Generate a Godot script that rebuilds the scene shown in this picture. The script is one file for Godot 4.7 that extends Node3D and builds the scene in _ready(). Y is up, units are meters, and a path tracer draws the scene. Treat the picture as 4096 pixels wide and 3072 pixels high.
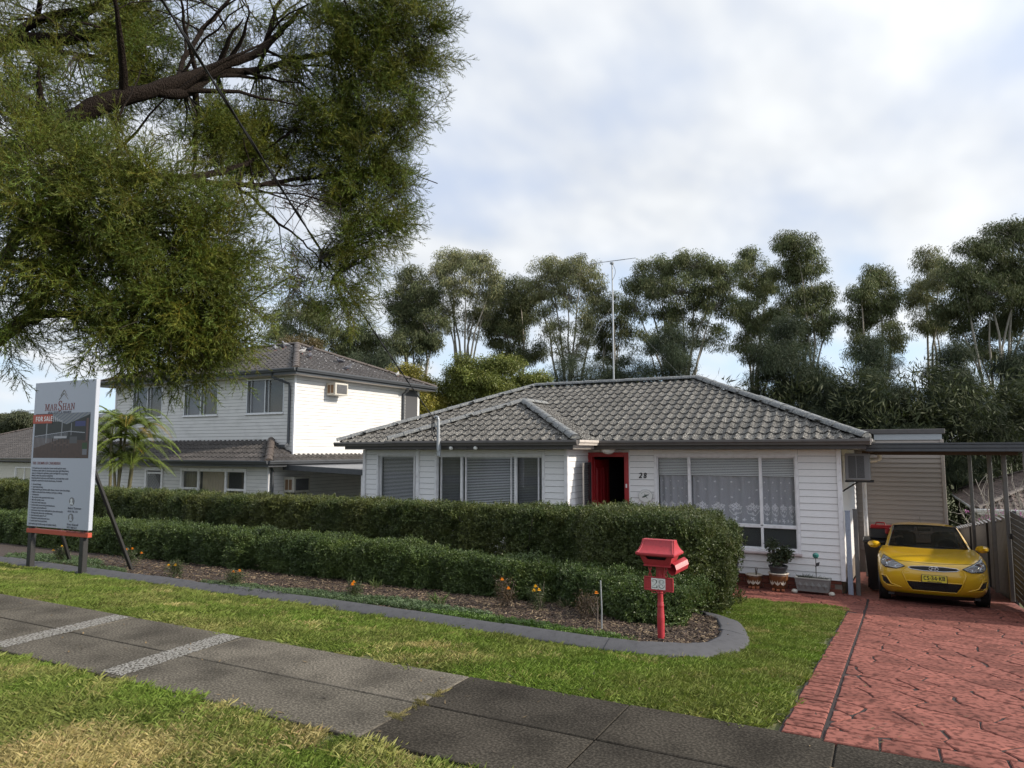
extends Node3D
# A weatherboard house seen from the footpath, with hedges, a for-sale board, a neighbour's house and gum trees behind.
# World: x runs along the street (right is +x), -z goes from the street to the house, y is up; the footpath lies at y = 0.

const EYE := Vector3(0, 1.7, 0)
const SUN := Vector3(0.43, 0.235, -0.10)      # towards the sun
const FOCAL := 2800.0            # in pixels of a 4096 x 3072 picture
var eye_basis: Basis
var rng := RandomNumberGenerator.new()
var M := {}
var names_used := {}
var fn_ground := FastNoiseLite.new()
var fn_patch := FastNoiseLite.new()


func _ready():
	rng.seed = 4711
	# ---- camera
	var cam := Camera3D.new()
	cam.name = "camera"
	cam.fov = rad_to_deg(2.0 * atan(1536.0 / FOCAL))
	cam.rotation = Vector3(deg_to_rad(5.45), deg_to_rad(28.0), 0)
	cam.position = EYE
	cam.near = 0.05
	cam.far = 2000
	add_child(cam)
	cam.current = true
	eye_basis = cam.basis
	# ---- sky, exposure, air
	var env := Environment.new()
	env.background_mode = Environment.BG_SKY
	var sky := Sky.new()
	var pan := PanoramaSkyMaterial.new()
	pan.panorama = ImageTexture.create_from_image(sky_image())
	sky.sky_material = pan
	env.sky = sky
	env.tonemap_mode = Environment.TONE_MAPPER_LINEAR
	env.tonemap_exposure = 1.64
	env.sdfgi_enabled = true
	env.ssao_enabled = true
	env.ssil_enabled = true
	var we := WorldEnvironment.new()
	we.name = "world_environment"
	we.environment = env
	add_child(we)
	# ---- sun: low, from the right and a little behind the facades (read off the shadow of the neighbour's air conditioner)
	var sun := DirectionalLight3D.new()
	sun.name = "sun"
	sun.light_energy = 0.95
	sun.light_color = Color(1.0, 0.955, 0.89)
	sun.light_angular_distance = 2.0
	sun.shadow_enabled = true
	add_child(sun)
	sun.look_at_from_position(Vector3.ZERO, -SUN, Vector3.UP)
	# ---- the place
	fn_ground.seed = 5
	fn_ground.frequency = 0.35
	fn_patch.seed = 19
	fn_patch.frequency = 0.7
	materials()
	build_ground()
	build_footpath()
	build_driveway()
	build_kerb()
	build_house()
	build_neighbour()
	build_far_houses()
	build_carport()
	build_big_tree()
	build_gums()
	build_hedges()
	build_sign()
	build_mailbox()
	build_car()
	build_house_fittings()
	build_small_things()
	build_plants()
	build_lawn()


func sky_image() -> Image:
	# thin broken cloud: pale sheets with soft bluish gaps, clearer and bluer low on the left
	var w := 1024
	var h := 512
	var im := Image.create(w, h, false, Image.FORMAT_RGBAF)
	var a := FastNoiseLite.new()
	a.seed = 11
	a.frequency = 1.0
	a.fractal_octaves = 5
	a.fractal_gain = 0.52
	var sun_dir := SUN.normalized()
	var b := FastNoiseLite.new()
	b.seed = 23
	b.frequency = 0.6
	b.fractal_octaves = 3
	for j in h:
		var lat := (0.5 - (j + 0.5) / h) * PI
		if lat < -0.05:
			for i in w:
				im.set_pixel(i, j, Color(0.25, 0.26, 0.27))
			continue
		var sy := sin(lat)
		var cy := cos(lat)
		for i in w:
			var lon := (i + 0.5) / w * TAU
			var d := Vector3(sin(lon) * cy, sy, -cos(lon) * cy)
			# a cloud sheet at some height, seen in perspective
			var k := 1.0 / (sy + 0.22)
			var px := d.x * k
			var pz := d.z * k
			var n := a.get_noise_3d(px * 2.2 + pz * 0.5 + 3.0, pz * 1.3 - px * 0.4, 0.3) * 0.5 + 0.5
			var m := b.get_noise_3d(px * 1.5, pz * 1.5 + 7.0, 4.1) * 0.5 + 0.5
			var fine := a.get_noise_3d(px * 5.0 + pz * 1.4, pz * 3.6 - px, 9.0) * 0.5 + 0.5
			var cover := smoothstep(0.30, 0.70, 0.44 * n + 0.38 * m + 0.22 * fine)
			var blue := Color(0.34, 0.41, 0.55).lerp(Color(0.40, 0.60, 0.78), smoothstep(0.35, 0.0, sy))
			var cloud := Color(0.955, 0.985, 1.02) * (0.37 + 0.17 * n + 0.14 * fine)
			var c := blue.lerp(cloud, 0.22 + 0.78 * cover)
			# thin cloud glows round the sun
			var off := rad_to_deg(d.angle_to(sun_dir))
			c *= 1.0 + 2.6 * exp(-off / 20.0)
			im.set_pixel(i, j, Color(c.r, c.g, c.b, 1.0))
	return im


# ------------------------------------------------------------------ places
func ray(x: float, y: float) -> Vector3:
	return (eye_basis * Vector3((x - 2048.0) / FOCAL, -(y - 1536.0) / FOCAL, -1.0))


func at_z(x: float, y: float, z: float) -> Vector3:
	var d := ray(x, y)
	return EYE + d * ((z - EYE.z) / d.z)


func at_depth(x: float, y: float, depth: float) -> Vector3:
	return EYE + ray(x, y) * depth


func gy(_x: float, z: float) -> float:
	if z > -4.65:
		return 0.0
	if z > -14.0:
		return (z + 4.65) / 9.35
	if z > -16.0:
		return -1.0 + (z + 14.0) * 0.025
	return -1.05 + maxf(z + 16.0, -45.0) * 0.1


func R(a: float, b: float) -> float:
	return rng.randf_range(a, b)


func rdir() -> Vector3:
	var v := Vector3(rng.randfn(), rng.randfn(), rng.randfn())
	return v.normalized() if v.length() > 1e-4 else Vector3.UP


# ------------------------------------------------------------------ naming and labels
func numbered(called: String) -> String:
	if not names_used.has(called):
		names_used[called] = 0
		return called
	names_used[called] += 1
	return "%s_%03d" % [called, names_used[called]]


func tag(o: Node, label: String, category: String, group := "") -> Node:
	o.set_meta("label", label)
	o.set_meta("category", category)
	if group:
		o.set_meta("group", group)
	return o


func thing(called: String, label: String, category: String, at := Vector3.ZERO, group := "") -> Node3D:
	var o := Node3D.new()
	o.name = numbered(called)
	o.position = at
	add_child(o)
	tag(o, label, category, group)
	return o


func part(m: Mesh, called: String, mat: Material, parent: Node, t := Transform3D()) -> MeshInstance3D:
	var o := MeshInstance3D.new()
	o.mesh = m
	o.name = called if parent != self else numbered(called)
	if mat:
		o.material_override = mat
	o.transform = t
	parent.add_child(o, true)
	return o


func piece(b: MB, called: String, mat: Material, parent: Node) -> MeshInstance3D:
	return part(b.done(), called, mat, parent)


func structure(m: Mesh, called: String, mat: Material) -> MeshInstance3D:
	var o := part(m, called, mat, self)
	o.set_meta("kind", "structure")
	return o


func group_part(called: String, parent: Node, at := Vector3.ZERO) -> Node3D:
	var o := Node3D.new()
	o.name = called
	o.position = at
	parent.add_child(o, true)
	return o


func scatter(called: String, m: Mesh, mat: Material, where: Array, tint: Array, parent: Node) -> MultiMeshInstance3D:
	var mm := MultiMesh.new()
	mm.transform_format = MultiMesh.TRANSFORM_3D
	mm.use_colors = tint.size() > 0
	mm.mesh = m
	mm.instance_count = where.size()
	for i in where.size():
		mm.set_instance_transform(i, where[i])
	if tint.size() > 0:
		for i in where.size():
			mm.set_instance_color(i, tint[i])
	var o := MultiMeshInstance3D.new()
	o.multimesh = mm
	o.material_override = mat
	o.name = called if parent != self else numbered(called)
	parent.add_child(o, true)
	o.set_meta("kind", "stuff")
	return o


# ------------------------------------------------------------------ mesh builder: faces are given counter-clockwise seen from outside
class MB:
	var v := PackedVector3Array()
	var n := PackedVector3Array()
	var uv := PackedVector2Array()
	var c := PackedColorArray()
	var off := Vector3.ZERO
	var col := Color.WHITE
	var colored := false
	func _init(o := Vector3.ZERO):
		off = o
	func put(p: Vector3, nn: Vector3, t := Vector2.ZERO):
		v.push_back(p - off)
		n.push_back(nn)
		uv.push_back(t)
		c.push_back(col)
	func tri(p: Vector3, q: Vector3, r: Vector3):
		var nn := (q - p).cross(r - p)
		if nn.length_squared() < 1e-16:
			return
		nn = nn.normalized()
		put(p, nn)
		put(r, nn)
		put(q, nn)
	func tri_n(p: Vector3, q: Vector3, r: Vector3, np: Vector3, nq: Vector3, nr: Vector3):
		put(p, np)
		put(r, nr)
		put(q, nq)
	func quad(p: Vector3, q: Vector3, r: Vector3, s: Vector3):
		var nn := (r - p).cross(s - q)
		if nn.length_squared() < 1e-16:
			return
		nn = nn.normalized()
		put(p, nn, Vector2(0, 1))
		put(r, nn, Vector2(1, 0))
		put(q, nn, Vector2(1, 1))
		put(p, nn, Vector2(0, 1))
		put(s, nn, Vector2(0, 0))
		put(r, nn, Vector2(1, 0))
	func box(ctr: Vector3, size: Vector3, b := Basis()):
		var x := b.x * size.x * 0.5
		var y := b.y * size.y * 0.5
		var z := b.z * size.z * 0.5
		quad(ctr - x - y + z, ctr + x - y + z, ctr + x + y + z, ctr - x + y + z)
		quad(ctr + x - y - z, ctr - x - y - z, ctr - x + y - z, ctr + x + y - z)
		quad(ctr + x - y + z, ctr + x - y - z, ctr + x + y - z, ctr + x + y + z)
		quad(ctr - x - y - z, ctr - x - y + z, ctr - x + y + z, ctr - x + y - z)
		quad(ctr - x + y + z, ctr + x + y + z, ctr + x + y - z, ctr - x + y - z)
		quad(ctr - x - y - z, ctr + x - y - z, ctr + x - y + z, ctr - x - y + z)
	func span(a: Vector3, b: Vector3):
		box((a + b) * 0.5, (b - a).abs())
	# a box with chamfered edges
	func cbox(ctr: Vector3, size: Vector3, ch := 0.01, b := Basis()):
		var h := size * 0.5
		var e := minf(ch, minf(h.x, minf(h.y, h.z)) * 0.9)
		var P := func(sx, sy, sz, w): 
			var q := Vector3(sx * (h.x - (0.0 if w == 0 else e)), sy * (h.y - (0.0 if w == 1 else e)), sz * (h.z - (0.0 if w == 2 else e)))
			return ctr + b * q
		for s in [1, -1]:
			var f := []
			for k in [[-1, -1], [1, -1], [1, 1], [-1, 1]]:
				f.append(P.call(s, k[0] * s, k[1], 0))
			quad(f[0], f[1], f[2], f[3])
			f = []
			for k in [[-1, -1], [1, -1], [1, 1], [-1, 1]]:
				f.append(P.call(k[1], s, k[0] * s, 1))
			quad(f[0], f[1], f[2], f[3])
			f = []
			for k in [[-1, -1], [1, -1], [1, 1], [-1, 1]]:
				f.append(P.call(k[0] * s, k[1], s, 2))
			quad(f[0], f[1], f[2], f[3])
		for s in [1, -1]:
			for t in [1, -1]:
				facing(ctr, [P.call(s, t, -1, 0), P.call(s, t, 1, 0), P.call(s, t, 1, 1), P.call(s, t, -1, 1)])
				facing(ctr, [P.call(s, -1, t, 0), P.call(s, 1, t, 0), P.call(s, 1, t, 2), P.call(s, -1, t, 2)])
				facing(ctr, [P.call(-1, s, t, 1), P.call(1, s, t, 1), P.call(1, s, t, 2), P.call(-1, s, t, 2)])
				for w in [1, -1]:
					facing(ctr, [P.call(s, t, w, 0), P.call(s, t, w, 1), P.call(s, t, w, 2)])
	func facing(ctr: Vector3, f: Array):
		var m := Vector3.ZERO
		for p in f:
			m += p
		m /= f.size()
		var nn: Vector3 = (f[1] - f[0]).cross(f[2] - f[0])
		if nn.dot(m - ctr) < 0:
			f.reverse()
		if f.size() == 3:
			tri(f[0], f[1], f[2])
		else:
			quad(f[0], f[1], f[2], f[3])
	# a tube through points with a radius at each
	func tube(pts: Array, rad: Array, seg := 6, caps := true):
		var rings := []
		var prev := Vector3.ZERO
		for i in pts.size():
			var d: Vector3 = (pts[mini(i + 1, pts.size() - 1)] - pts[maxi(i - 1, 0)])
			d = d.normalized() if d.length() > 1e-9 else Vector3.UP
			var sx: Vector3
			if i == 0:
				sx = d.cross(Vector3.UP if absf(d.y) < 0.9 else Vector3.RIGHT).normalized()
			else:
				sx = (prev - d * prev.dot(d)).normalized()
			prev = sx
			var sy := d.cross(sx)
			var ring := []
			for k in seg:
				var a := TAU * k / seg
				ring.append(sx * cos(a) + sy * sin(a))
			rings.append(ring)
		for i in pts.size() - 1:
			for k in seg:
				var l := (k + 1) % seg
				var a0: Vector3 = pts[i] + rings[i][k] * rad[i]
				var a1: Vector3 = pts[i] + rings[i][l] * rad[i]
				var b0: Vector3 = pts[i + 1] + rings[i + 1][k] * rad[i + 1]
				var b1: Vector3 = pts[i + 1] + rings[i + 1][l] * rad[i + 1]
				tri_n(a0, a1, b1, rings[i][k], rings[i][l], rings[i + 1][l])
				tri_n(a0, b1, b0, rings[i][k], rings[i + 1][l], rings[i + 1][k])
		if caps:
			var z := pts.size() - 1
			for k in range(1, seg - 1):
				tri(pts[0] + rings[0][0] * rad[0], pts[0] + rings[0][k + 1] * rad[0], pts[0] + rings[0][k] * rad[0])
				tri(pts[z] + rings[z][0] * rad[z], pts[z] + rings[z][k] * rad[z], pts[z] + rings[z][k + 1] * rad[z])
	func rod(a: Vector3, b: Vector3, r: float, seg := 6):
		tube([a, b], [r, r], seg)
	# profile of (radius, height) turned round the y axis of basis b at o
	func lathe(prof: Array, seg: int, o := Vector3.ZERO, b := Basis()):
		for i in prof.size() - 1:
			var p: Vector2 = prof[i]
			var q: Vector2 = prof[i + 1]
			var t := (q - p)
			var nr := Vector2(t.y, -t.x).normalized()
			for k in seg:
				var a := TAU * k / seg
				var e := TAU * (k + 1) / seg
				var ua := Vector3(cos(a), 0, -sin(a))
				var ue := Vector3(cos(e), 0, -sin(e))
				var na := b * (ua * nr.x + Vector3.UP * nr.y)
				var ne := b * (ue * nr.x + Vector3.UP * nr.y)
				var p0 := o + b * (ua * p.x + Vector3.UP * p.y)
				var p1 := o + b * (ue * p.x + Vector3.UP * p.y)
				var q0 := o + b * (ua * q.x + Vector3.UP * q.y)
				var q1 := o + b * (ue * q.x + Vector3.UP * q.y)
				if p.x > 1e-6:
					tri_n(p0, p1, q1, na, ne, ne)
				if q.x > 1e-6:
					tri_n(p0, q1, q0, na, ne, na)
	# a 2D outline (counter-clockwise, x right, y up) pushed along +z of transform t by depth
	func prism(poly: PackedVector2Array, depth: float, t := Transform3D()):
		if Geometry2D.is_polygon_clockwise(poly):
			pass
		var pp := poly.duplicate()
		var area := 0.0
		for i in pp.size():
			var a := pp[i]
			var b := pp[(i + 1) % pp.size()]
			area += a.x * b.y - b.x * a.y
		if area < 0:
			pp.reverse()
		var ix := Geometry2D.triangulate_polygon(pp)
		for i in range(0, ix.size(), 3):
			var a := pp[ix[i]]
			var b := pp[ix[i + 1]]
			var d := pp[ix[i + 2]]
			if (b - a).cross(d - a) < 0:
				var s := b
				b = d
				d = s
			tri(t * Vector3(a.x, a.y, depth), t * Vector3(b.x, b.y, depth), t * Vector3(d.x, d.y, depth))
			tri(t * Vector3(a.x, a.y, 0), t * Vector3(d.x, d.y, 0), t * Vector3(b.x, b.y, 0))
		for i in pp.size():
			var a := pp[i]
			var b := pp[(i + 1) % pp.size()]
			quad(t * Vector3(a.x, a.y, 0), t * Vector3(b.x, b.y, 0), t * Vector3(b.x, b.y, depth), t * Vector3(a.x, a.y, depth))
	# rows of points joined into a smooth sheet; rows run so that (next in row) x (next row) points outwards
	func sheet(rows: Array, flip := false):
		var nu: int = rows[0].size()
		var nv := rows.size()
		var nn := []
		for j in nv:
			var line := []
			for i in nu:
				var a: Vector3 = rows[j][mini(i + 1, nu - 1)] - rows[j][maxi(i - 1, 0)]
				var b: Vector3 = rows[mini(j + 1, nv - 1)][i] - rows[maxi(j - 1, 0)][i]
				var w := a.cross(b)
				w = w.normalized() if w.length() > 1e-9 else Vector3.UP
				line.append(-w if flip else w)
			nn.append(line)
		for j in nv - 1:
			for i in nu - 1:
				var t0 := Vector2(float(i) / (nu - 1), 1.0 - float(j) / (nv - 1))
				var t1 := Vector2(float(i + 1) / (nu - 1), 1.0 - float(j + 1) / (nv - 1))
				var q := [[rows[j][i], nn[j][i], t0], [rows[j][i + 1], nn[j][i + 1], Vector2(t1.x, t0.y)], [rows[j + 1][i + 1], nn[j + 1][i + 1], t1], [rows[j + 1][i], nn[j + 1][i], Vector2(t0.x, t1.y)]]
				if flip:
					q.reverse()
				for k in [0, 2, 1, 0, 3, 2]:
					put(q[k][0], q[k][1], q[k][2])
	func add(m: MB, t: Transform3D):
		for i in m.v.size():
			v.push_back(t * m.v[i] - off)
			n.push_back((t.basis * m.n[i]).normalized())
			uv.push_back(m.uv[i])
			c.push_back(m.c[i] * col)
	func done() -> ArrayMesh:
		var a := []
		a.resize(Mesh.ARRAY_MAX)
		a[Mesh.ARRAY_VERTEX] = v
		a[Mesh.ARRAY_NORMAL] = n
		a[Mesh.ARRAY_TEX_UV] = uv
		if colored:
			a[Mesh.ARRAY_COLOR] = c
		var m := ArrayMesh.new()
		if v.size() > 0:
			m.add_surface_from_arrays(Mesh.PRIMITIVE_TRIANGLES, a)
		return m


# ------------------------------------------------------------------ materials (colours are linear base colours)
func lin(r: float, g: float, b: float) -> Color:
	return Color(r, g, b).linear_to_srgb()


func ntex(sd: int, freq: float, ramp: Array, size := 512, octaves := 4, type := FastNoiseLite.TYPE_SIMPLEX_SMOOTH) -> NoiseTexture2D:
	var f := FastNoiseLite.new()
	f.seed = sd
	f.frequency = freq
	f.noise_type = type
	f.fractal_octaves = octaves
	var t := NoiseTexture2D.new()
	t.width = size
	t.height = size
	t.seamless = true
	t.noise = f
	if ramp.size():
		var g := Gradient.new()
		var offs := PackedFloat32Array()
		var cols := PackedColorArray()
		for r in ramp:
			offs.push_back(r[0])
			cols.push_back(lin(r[1], r[2], r[3]) if r.size() > 3 else lin(r[1], r[1], r[1]))
		g.offsets = offs
		g.colors = cols
		t.color_ramp = g
	return t


func mk(key: String, r: float, g: float, b: float, rough := 0.8, o := {}) -> StandardMaterial3D:
	var m := StandardMaterial3D.new()
	m.resource_name = key
	m.albedo_color = lin(r, g, b)
	m.roughness = rough
	m.metallic_specular = o.get("spec", 0.5)
	m.metallic = o.get("metal", 0.0)
	if o.has("tex"):
		m.albedo_texture = o.tex
	if o.has("tri"):
		m.uv1_triplanar = true
		m.uv1_world_triplanar = o.get("world", true)
		m.uv1_scale = o.tri
		m.uv1_triplanar_sharpness = 4.0
	if o.has("uv"):
		m.uv1_scale = o.uv
	if o.has("bump"):
		m.heightmap_enabled = true
		m.heightmap_texture = o.bump
		m.heightmap_scale = o.get("depth", 0.3)
	if o.get("vc", false):
		m.vertex_color_use_as_albedo = true
	if o.has("coat"):
		m.clearcoat_enabled = true
		m.clearcoat = o.coat
		m.clearcoat_roughness = 0.05
	if o.has("back"):
		m.backlight_enabled = true
		m.backlight = lin(o.back[0], o.back[1], o.back[2])
	if o.has("alpha"):
		m.transparency = BaseMaterial3D.TRANSPARENCY_ALPHA
		m.albedo_color.a = o.alpha
	if o.has("cut"):
		m.transparency = BaseMaterial3D.TRANSPARENCY_ALPHA_SCISSOR
		m.alpha_scissor_threshold = o.cut
	m.cull_mode = BaseMaterial3D.CULL_DISABLED
	M[key] = m
	return m


func materials():
	var fine := ntex(1, 0.06, [], 512, 4)
	var grain := ntex(2, 0.03, [[0.0, 0.84], [0.4, 0.96], [1.0, 1.0]], 512, 5)
	var grime := ntex(3, 0.012, [[0.0, 0.72], [0.35, 0.93], [0.6, 1.0], [1.0, 1.0]], 512, 5)
	var speck := ntex(4, 0.09, [[0.0, 0.55], [0.5, 0.95], [1.0, 1.0]], 512, 3)
	# walls
	mk("board", 0.84, 0.83, 0.825, 0.5, {"tex": grain, "tri": Vector3(0.5, 5.0, 0.5), "bump": ntex(6, 0.05, [], 512, 3), "depth": 0.12})
	mk("trim", 0.80, 0.79, 0.80, 0.45, {"tex": grime, "tri": Vector3(0.9, 0.9, 0.9)})
	mk("trim_pink", 0.60, 0.52, 0.52, 0.5, {"tex": grime, "tri": Vector3(0.9, 0.9, 0.9)})
	mk("old_board", 0.64, 0.63, 0.61, 0.6, {"tex": ntex(7, 0.010, [[0.0, 0.84], [0.28, 0.92], [0.5, 0.99], [1.0, 1.0]], 512, 6), "tri": Vector3(0.22, 0.5, 0.22)})
	mk("beige_board", 0.36, 0.315, 0.28, 0.55, {"tex": grain, "tri": Vector3(0.5, 4.0, 0.5)})
	mk("fascia", 0.088, 0.080, 0.078, 0.5, {"tex": grime, "tri": Vector3(0.8, 0.8, 0.8)})
	mk("fascia_cream", 0.52, 0.47, 0.42, 0.5, {"tex": grime, "tri": Vector3(0.8, 0.8, 0.8)})
	mk("gutter", 0.115, 0.105, 0.10, 0.4, {"tex": grime, "tri": Vector3(0.8, 0.8, 0.8)})
	mk("slate_metal", 0.065, 0.07, 0.077, 0.42, {"tex": grime, "tri": Vector3(0.8, 0.8, 0.8)})
	mk("post_grey", 0.13, 0.125, 0.12, 0.5, {"tex": grime, "tri": Vector3(1, 1, 1)})
	mk("soffit", 0.55, 0.50, 0.45, 0.7)
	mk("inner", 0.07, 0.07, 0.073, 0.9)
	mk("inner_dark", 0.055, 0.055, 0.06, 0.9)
	# roofs
	var lichen := ntex(8, 0.05, [[0.0, 0.034, 0.033, 0.032], [0.45, 0.066, 0.063, 0.060], [0.61, 0.105, 0.100, 0.094], [0.69, 0.32, 0.31, 0.28], [1.0, 0.50, 0.49, 0.45]], 512, 4)
	for i in 4:
		var k: float = [0.85, 1.0, 1.18, 0.95][i]
		mk("tile_%d" % i, k, k * 0.99, k * 0.97, 0.75, {"tex": lichen, "tri": Vector3(1.1, 1.1, 1.1), "bump": fine, "depth": 0.2, "spec": 0.35})
	var cap_tex := ntex(9, 0.045, [[0.0, 0.10, 0.105, 0.11], [0.5, 0.165, 0.17, 0.175], [0.64, 0.20, 0.205, 0.20], [0.72, 0.42, 0.42, 0.36], [1.0, 0.55, 0.55, 0.48]], 512, 4)
	mk("ridge_cap", 1, 1, 1, 0.7, {"tex": cap_tex, "tri": Vector3(0.9, 0.9, 0.9), "bump": fine, "depth": 0.2})
	var brown := ntex(10, 0.04, [[0.0, 0.030, 0.027, 0.026], [0.5, 0.055, 0.049, 0.046], [0.7, 0.085, 0.076, 0.07], [1.0, 0.15, 0.13, 0.12]], 512, 4)
	for i in 4:
		var k: float = [0.85, 1.0, 1.15, 0.92][i]
		mk("ntile_%d" % i, k, k, k, 0.6, {"tex": brown, "tri": Vector3(0.8, 0.8, 0.8)})
		mk("rtile_%d" % i, k * 1.5, k * 1.2, k * 1.05, 0.65, {"tex": brown, "tri": Vector3(0.8, 0.8, 0.8)})
	mk("ncap", 1.5, 1.35, 1.25, 0.65, {"tex": brown, "tri": Vector3(1.2, 1.2, 1.2)})
	mk("sarking", 0.03, 0.03, 0.03, 0.9)
	mk("tin", 0.20, 0.21, 0.23, 0.45, {"tex": grime, "tri": Vector3(0.5, 0.5, 0.5)})
	# glass
	mk("glass", 0.5, 0.53, 0.53, 0.02, {"alpha": 0.10, "spec": 0.7})
	mk("car_glass", 0.01, 0.012, 0.012, 0.02, {"alpha": 0.62, "spec": 0.7})
	mk("alu", 0.55, 0.56, 0.57, 0.35, {"metal": 0.6})
	mk("galv", 0.42, 0.44, 0.46, 0.45, {"metal": 0.55, "tex": speck, "tri": Vector3(2, 2, 2)})
	mk("galv_blue", 0.30, 0.34, 0.42, 0.5, {"metal": 0.1, "tex": grime, "tri": Vector3(3, 3, 3)})
	mk("chrome", 0.75, 0.76, 0.78, 0.12, {"metal": 1.0})
	mk("slat", 0.62, 0.64, 0.66, 0.5)
	mk("slat_olive", 0.12, 0.105, 0.06, 0.6)
	mk("slat_dark", 0.10, 0.105, 0.115, 0.55)
	mk("drape", 0.42, 0.36, 0.26, 0.9)
	mk("lace", 1, 1, 1, 0.9, {"tex": ImageTexture.create_from_image(lace_image()), "alpha": 1.0})
	mk("valance", 0.50, 0.49, 0.47, 0.9)
	# door and red things
	mk("red_door", 0.30, 0.012, 0.016, 0.35, {"tex": grime, "tri": Vector3(1, 1, 1)})
	mk("red_frame", 0.36, 0.022, 0.025, 0.4, {"tex": grime, "tri": Vector3(1, 1, 1)})
	mk("red_enamel", 0.40, 0.035, 0.045, 0.42, {"tex": ntex(12, 0.02, [[0.0, 0.75, 0.75, 0.75], [0.5, 1, 1, 1], [0.75, 1.0, 1.1, 1.1], [1.0, 1.0, 1.6, 1.6]], 512, 5), "tri": Vector3(2.5, 2.5, 2.5), "bump": fine, "depth": 0.05})
	mk("screen_mesh", 0.035, 0.035, 0.037, 0.7)
	mk("black", 0.012, 0.012, 0.013, 0.5)
	mk("black_plastic", 0.022, 0.022, 0.024, 0.4)
	mk("black_timber", 0.020, 0.019, 0.018, 0.6, {"tex": grain, "tri": Vector3(9, 0.8, 9)})
	mk("brown_timber", 0.085, 0.055, 0.04, 0.75, {"tex": grain, "tri": Vector3(9, 0.8, 9)})
	mk("rubber", 0.014, 0.014, 0.014, 0.8)
	mk("white", 0.78, 0.78, 0.78, 0.5)
	mk("porcelain", 0.75, 0.75, 0.72, 0.2)
	mk("cream", 0.55, 0.52, 0.45, 0.55, {"tex": grime, "tri": Vector3(1.5, 1.5, 1.5)})
	mk("rust_grille", 0.22, 0.13, 0.07, 0.8, {"tex": speck, "tri": Vector3(3, 3, 3)})
	mk("dark_grey", 0.05, 0.05, 0.052, 0.6)
	mk("mid_grey", 0.20, 0.20, 0.205, 0.6)
	# paving
	var conc := ntex(13, 0.075, [[0.0, 0.34], [0.38, 0.52], [0.5, 0.64], [0.62, 0.76], [0.72, 1.0], [1.0, 1.0]], 512, 3)
	for i in 4:
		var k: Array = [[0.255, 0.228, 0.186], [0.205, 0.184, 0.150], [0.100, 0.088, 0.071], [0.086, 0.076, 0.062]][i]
		mk("slab_%d" % i, k[0], k[1], k[2], 0.95, {"tex": conc, "tri": Vector3(1.1, 1.1, 1.1), "bump": fine, "depth": 0.25, "spec": 0.2})
		var d: StandardMaterial3D = M["slab_%d" % i]
		d.detail_enabled = true
		d.detail_uv_layer = BaseMaterial3D.DETAIL_UV_2
		d.detail_blend_mode = BaseMaterial3D.BLEND_MODE_MUL
		d.detail_albedo = ntex(14, 0.008, [[0.0, 0.45], [0.40, 0.72], [0.60, 0.85], [1.0, 1.0]], 512, 6)
		d.uv2_triplanar = true
		d.uv2_world_triplanar = true
		d.uv2_scale = Vector3(0.37, 0.37, 0.37)
	mk("joint", 0.035, 0.032, 0.028, 0.95)
	var worn := ntex(15, 0.05, [], 512, 5)
	mk("stripe", 0.38, 0.365, 0.33, 0.8, {"tex": worn_image(), "cut": 0.5, "uv": Vector3(1, 1, 1)})
	var red_conc := ntex(16, 0.03, [[0.0, 0.30, 0.28, 0.28], [0.36, 0.55, 0.53, 0.53], [0.47, 0.93, 0.92, 0.92], [0.7, 1.0, 1.0, 1.0], [1.0, 1.12, 1.12, 1.12]], 512, 6)
	for i in 4:
		var k: float = [0.90, 1.0, 1.08, 0.96][i]
		mk("stone_%d" % i, 0.290 * k, 0.110 * k, 0.086 * k, 0.85, {"tex": red_conc, "tri": Vector3(0.9, 0.9, 0.9), "bump": fine, "depth": 0.15, "spec": 0.25})
	for i in 4:
		var d: StandardMaterial3D = M["stone_%d" % i]
		d.detail_enabled = true
		d.detail_uv_layer = BaseMaterial3D.DETAIL_UV_2
		d.detail_blend_mode = BaseMaterial3D.BLEND_MODE_MUL
		d.detail_albedo = ntex(26, 0.010, [[0.0, 0.50], [0.35, 0.74], [0.55, 0.94], [1.0, 1.0]], 512, 6)
		d.uv2_triplanar = true
		d.uv2_world_triplanar = true
		d.uv2_scale = Vector3(0.31, 0.31, 0.31)
	mk("stone_joint", 0.024, 0.016, 0.015, 0.9, {"tex": speck, "tri": Vector3(2, 2, 2)})
	mk("red_slab", 0.25, 0.090, 0.072, 0.8, {"tex": red_conc, "tri": Vector3(0.7, 0.7, 0.7)})
	mk("kerb", 0.090, 0.090, 0.096, 0.9, {"spec": 0.25, "tex": grime, "tri": Vector3(1.2, 1.2, 1.2), "bump": fine, "depth": 0.15})
	mk("brick", 0.20, 0.060, 0.038, 0.85, {"tex": speck, "tri": Vector3(2.5, 2.5, 2.5), "bump": fine, "depth": 0.2})
	mk("mortar", 0.20, 0.17, 0.14, 0.95)
	mk("cast_stone", 0.24, 0.24, 0.23, 0.9, {"tex": speck, "tri": Vector3(3, 3, 3), "bump": fine, "depth": 0.3})
	mk("asphalt", 0.075, 0.075, 0.078, 0.9, {"tex": conc, "tri": Vector3(1.2, 1.2, 1.2)})
	# ground and plants
	mk("turf_soil", 1, 1, 1, 0.95, {"tex": ntex(17, 0.03, [[0.0, 0.045, 0.05, 0.018], [0.45, 0.075, 0.085, 0.026], [0.7, 0.12, 0.115, 0.045], [1.0, 0.17, 0.14, 0.065]], 512, 5), "tri": Vector3(0.45, 0.45, 0.45)})
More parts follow.
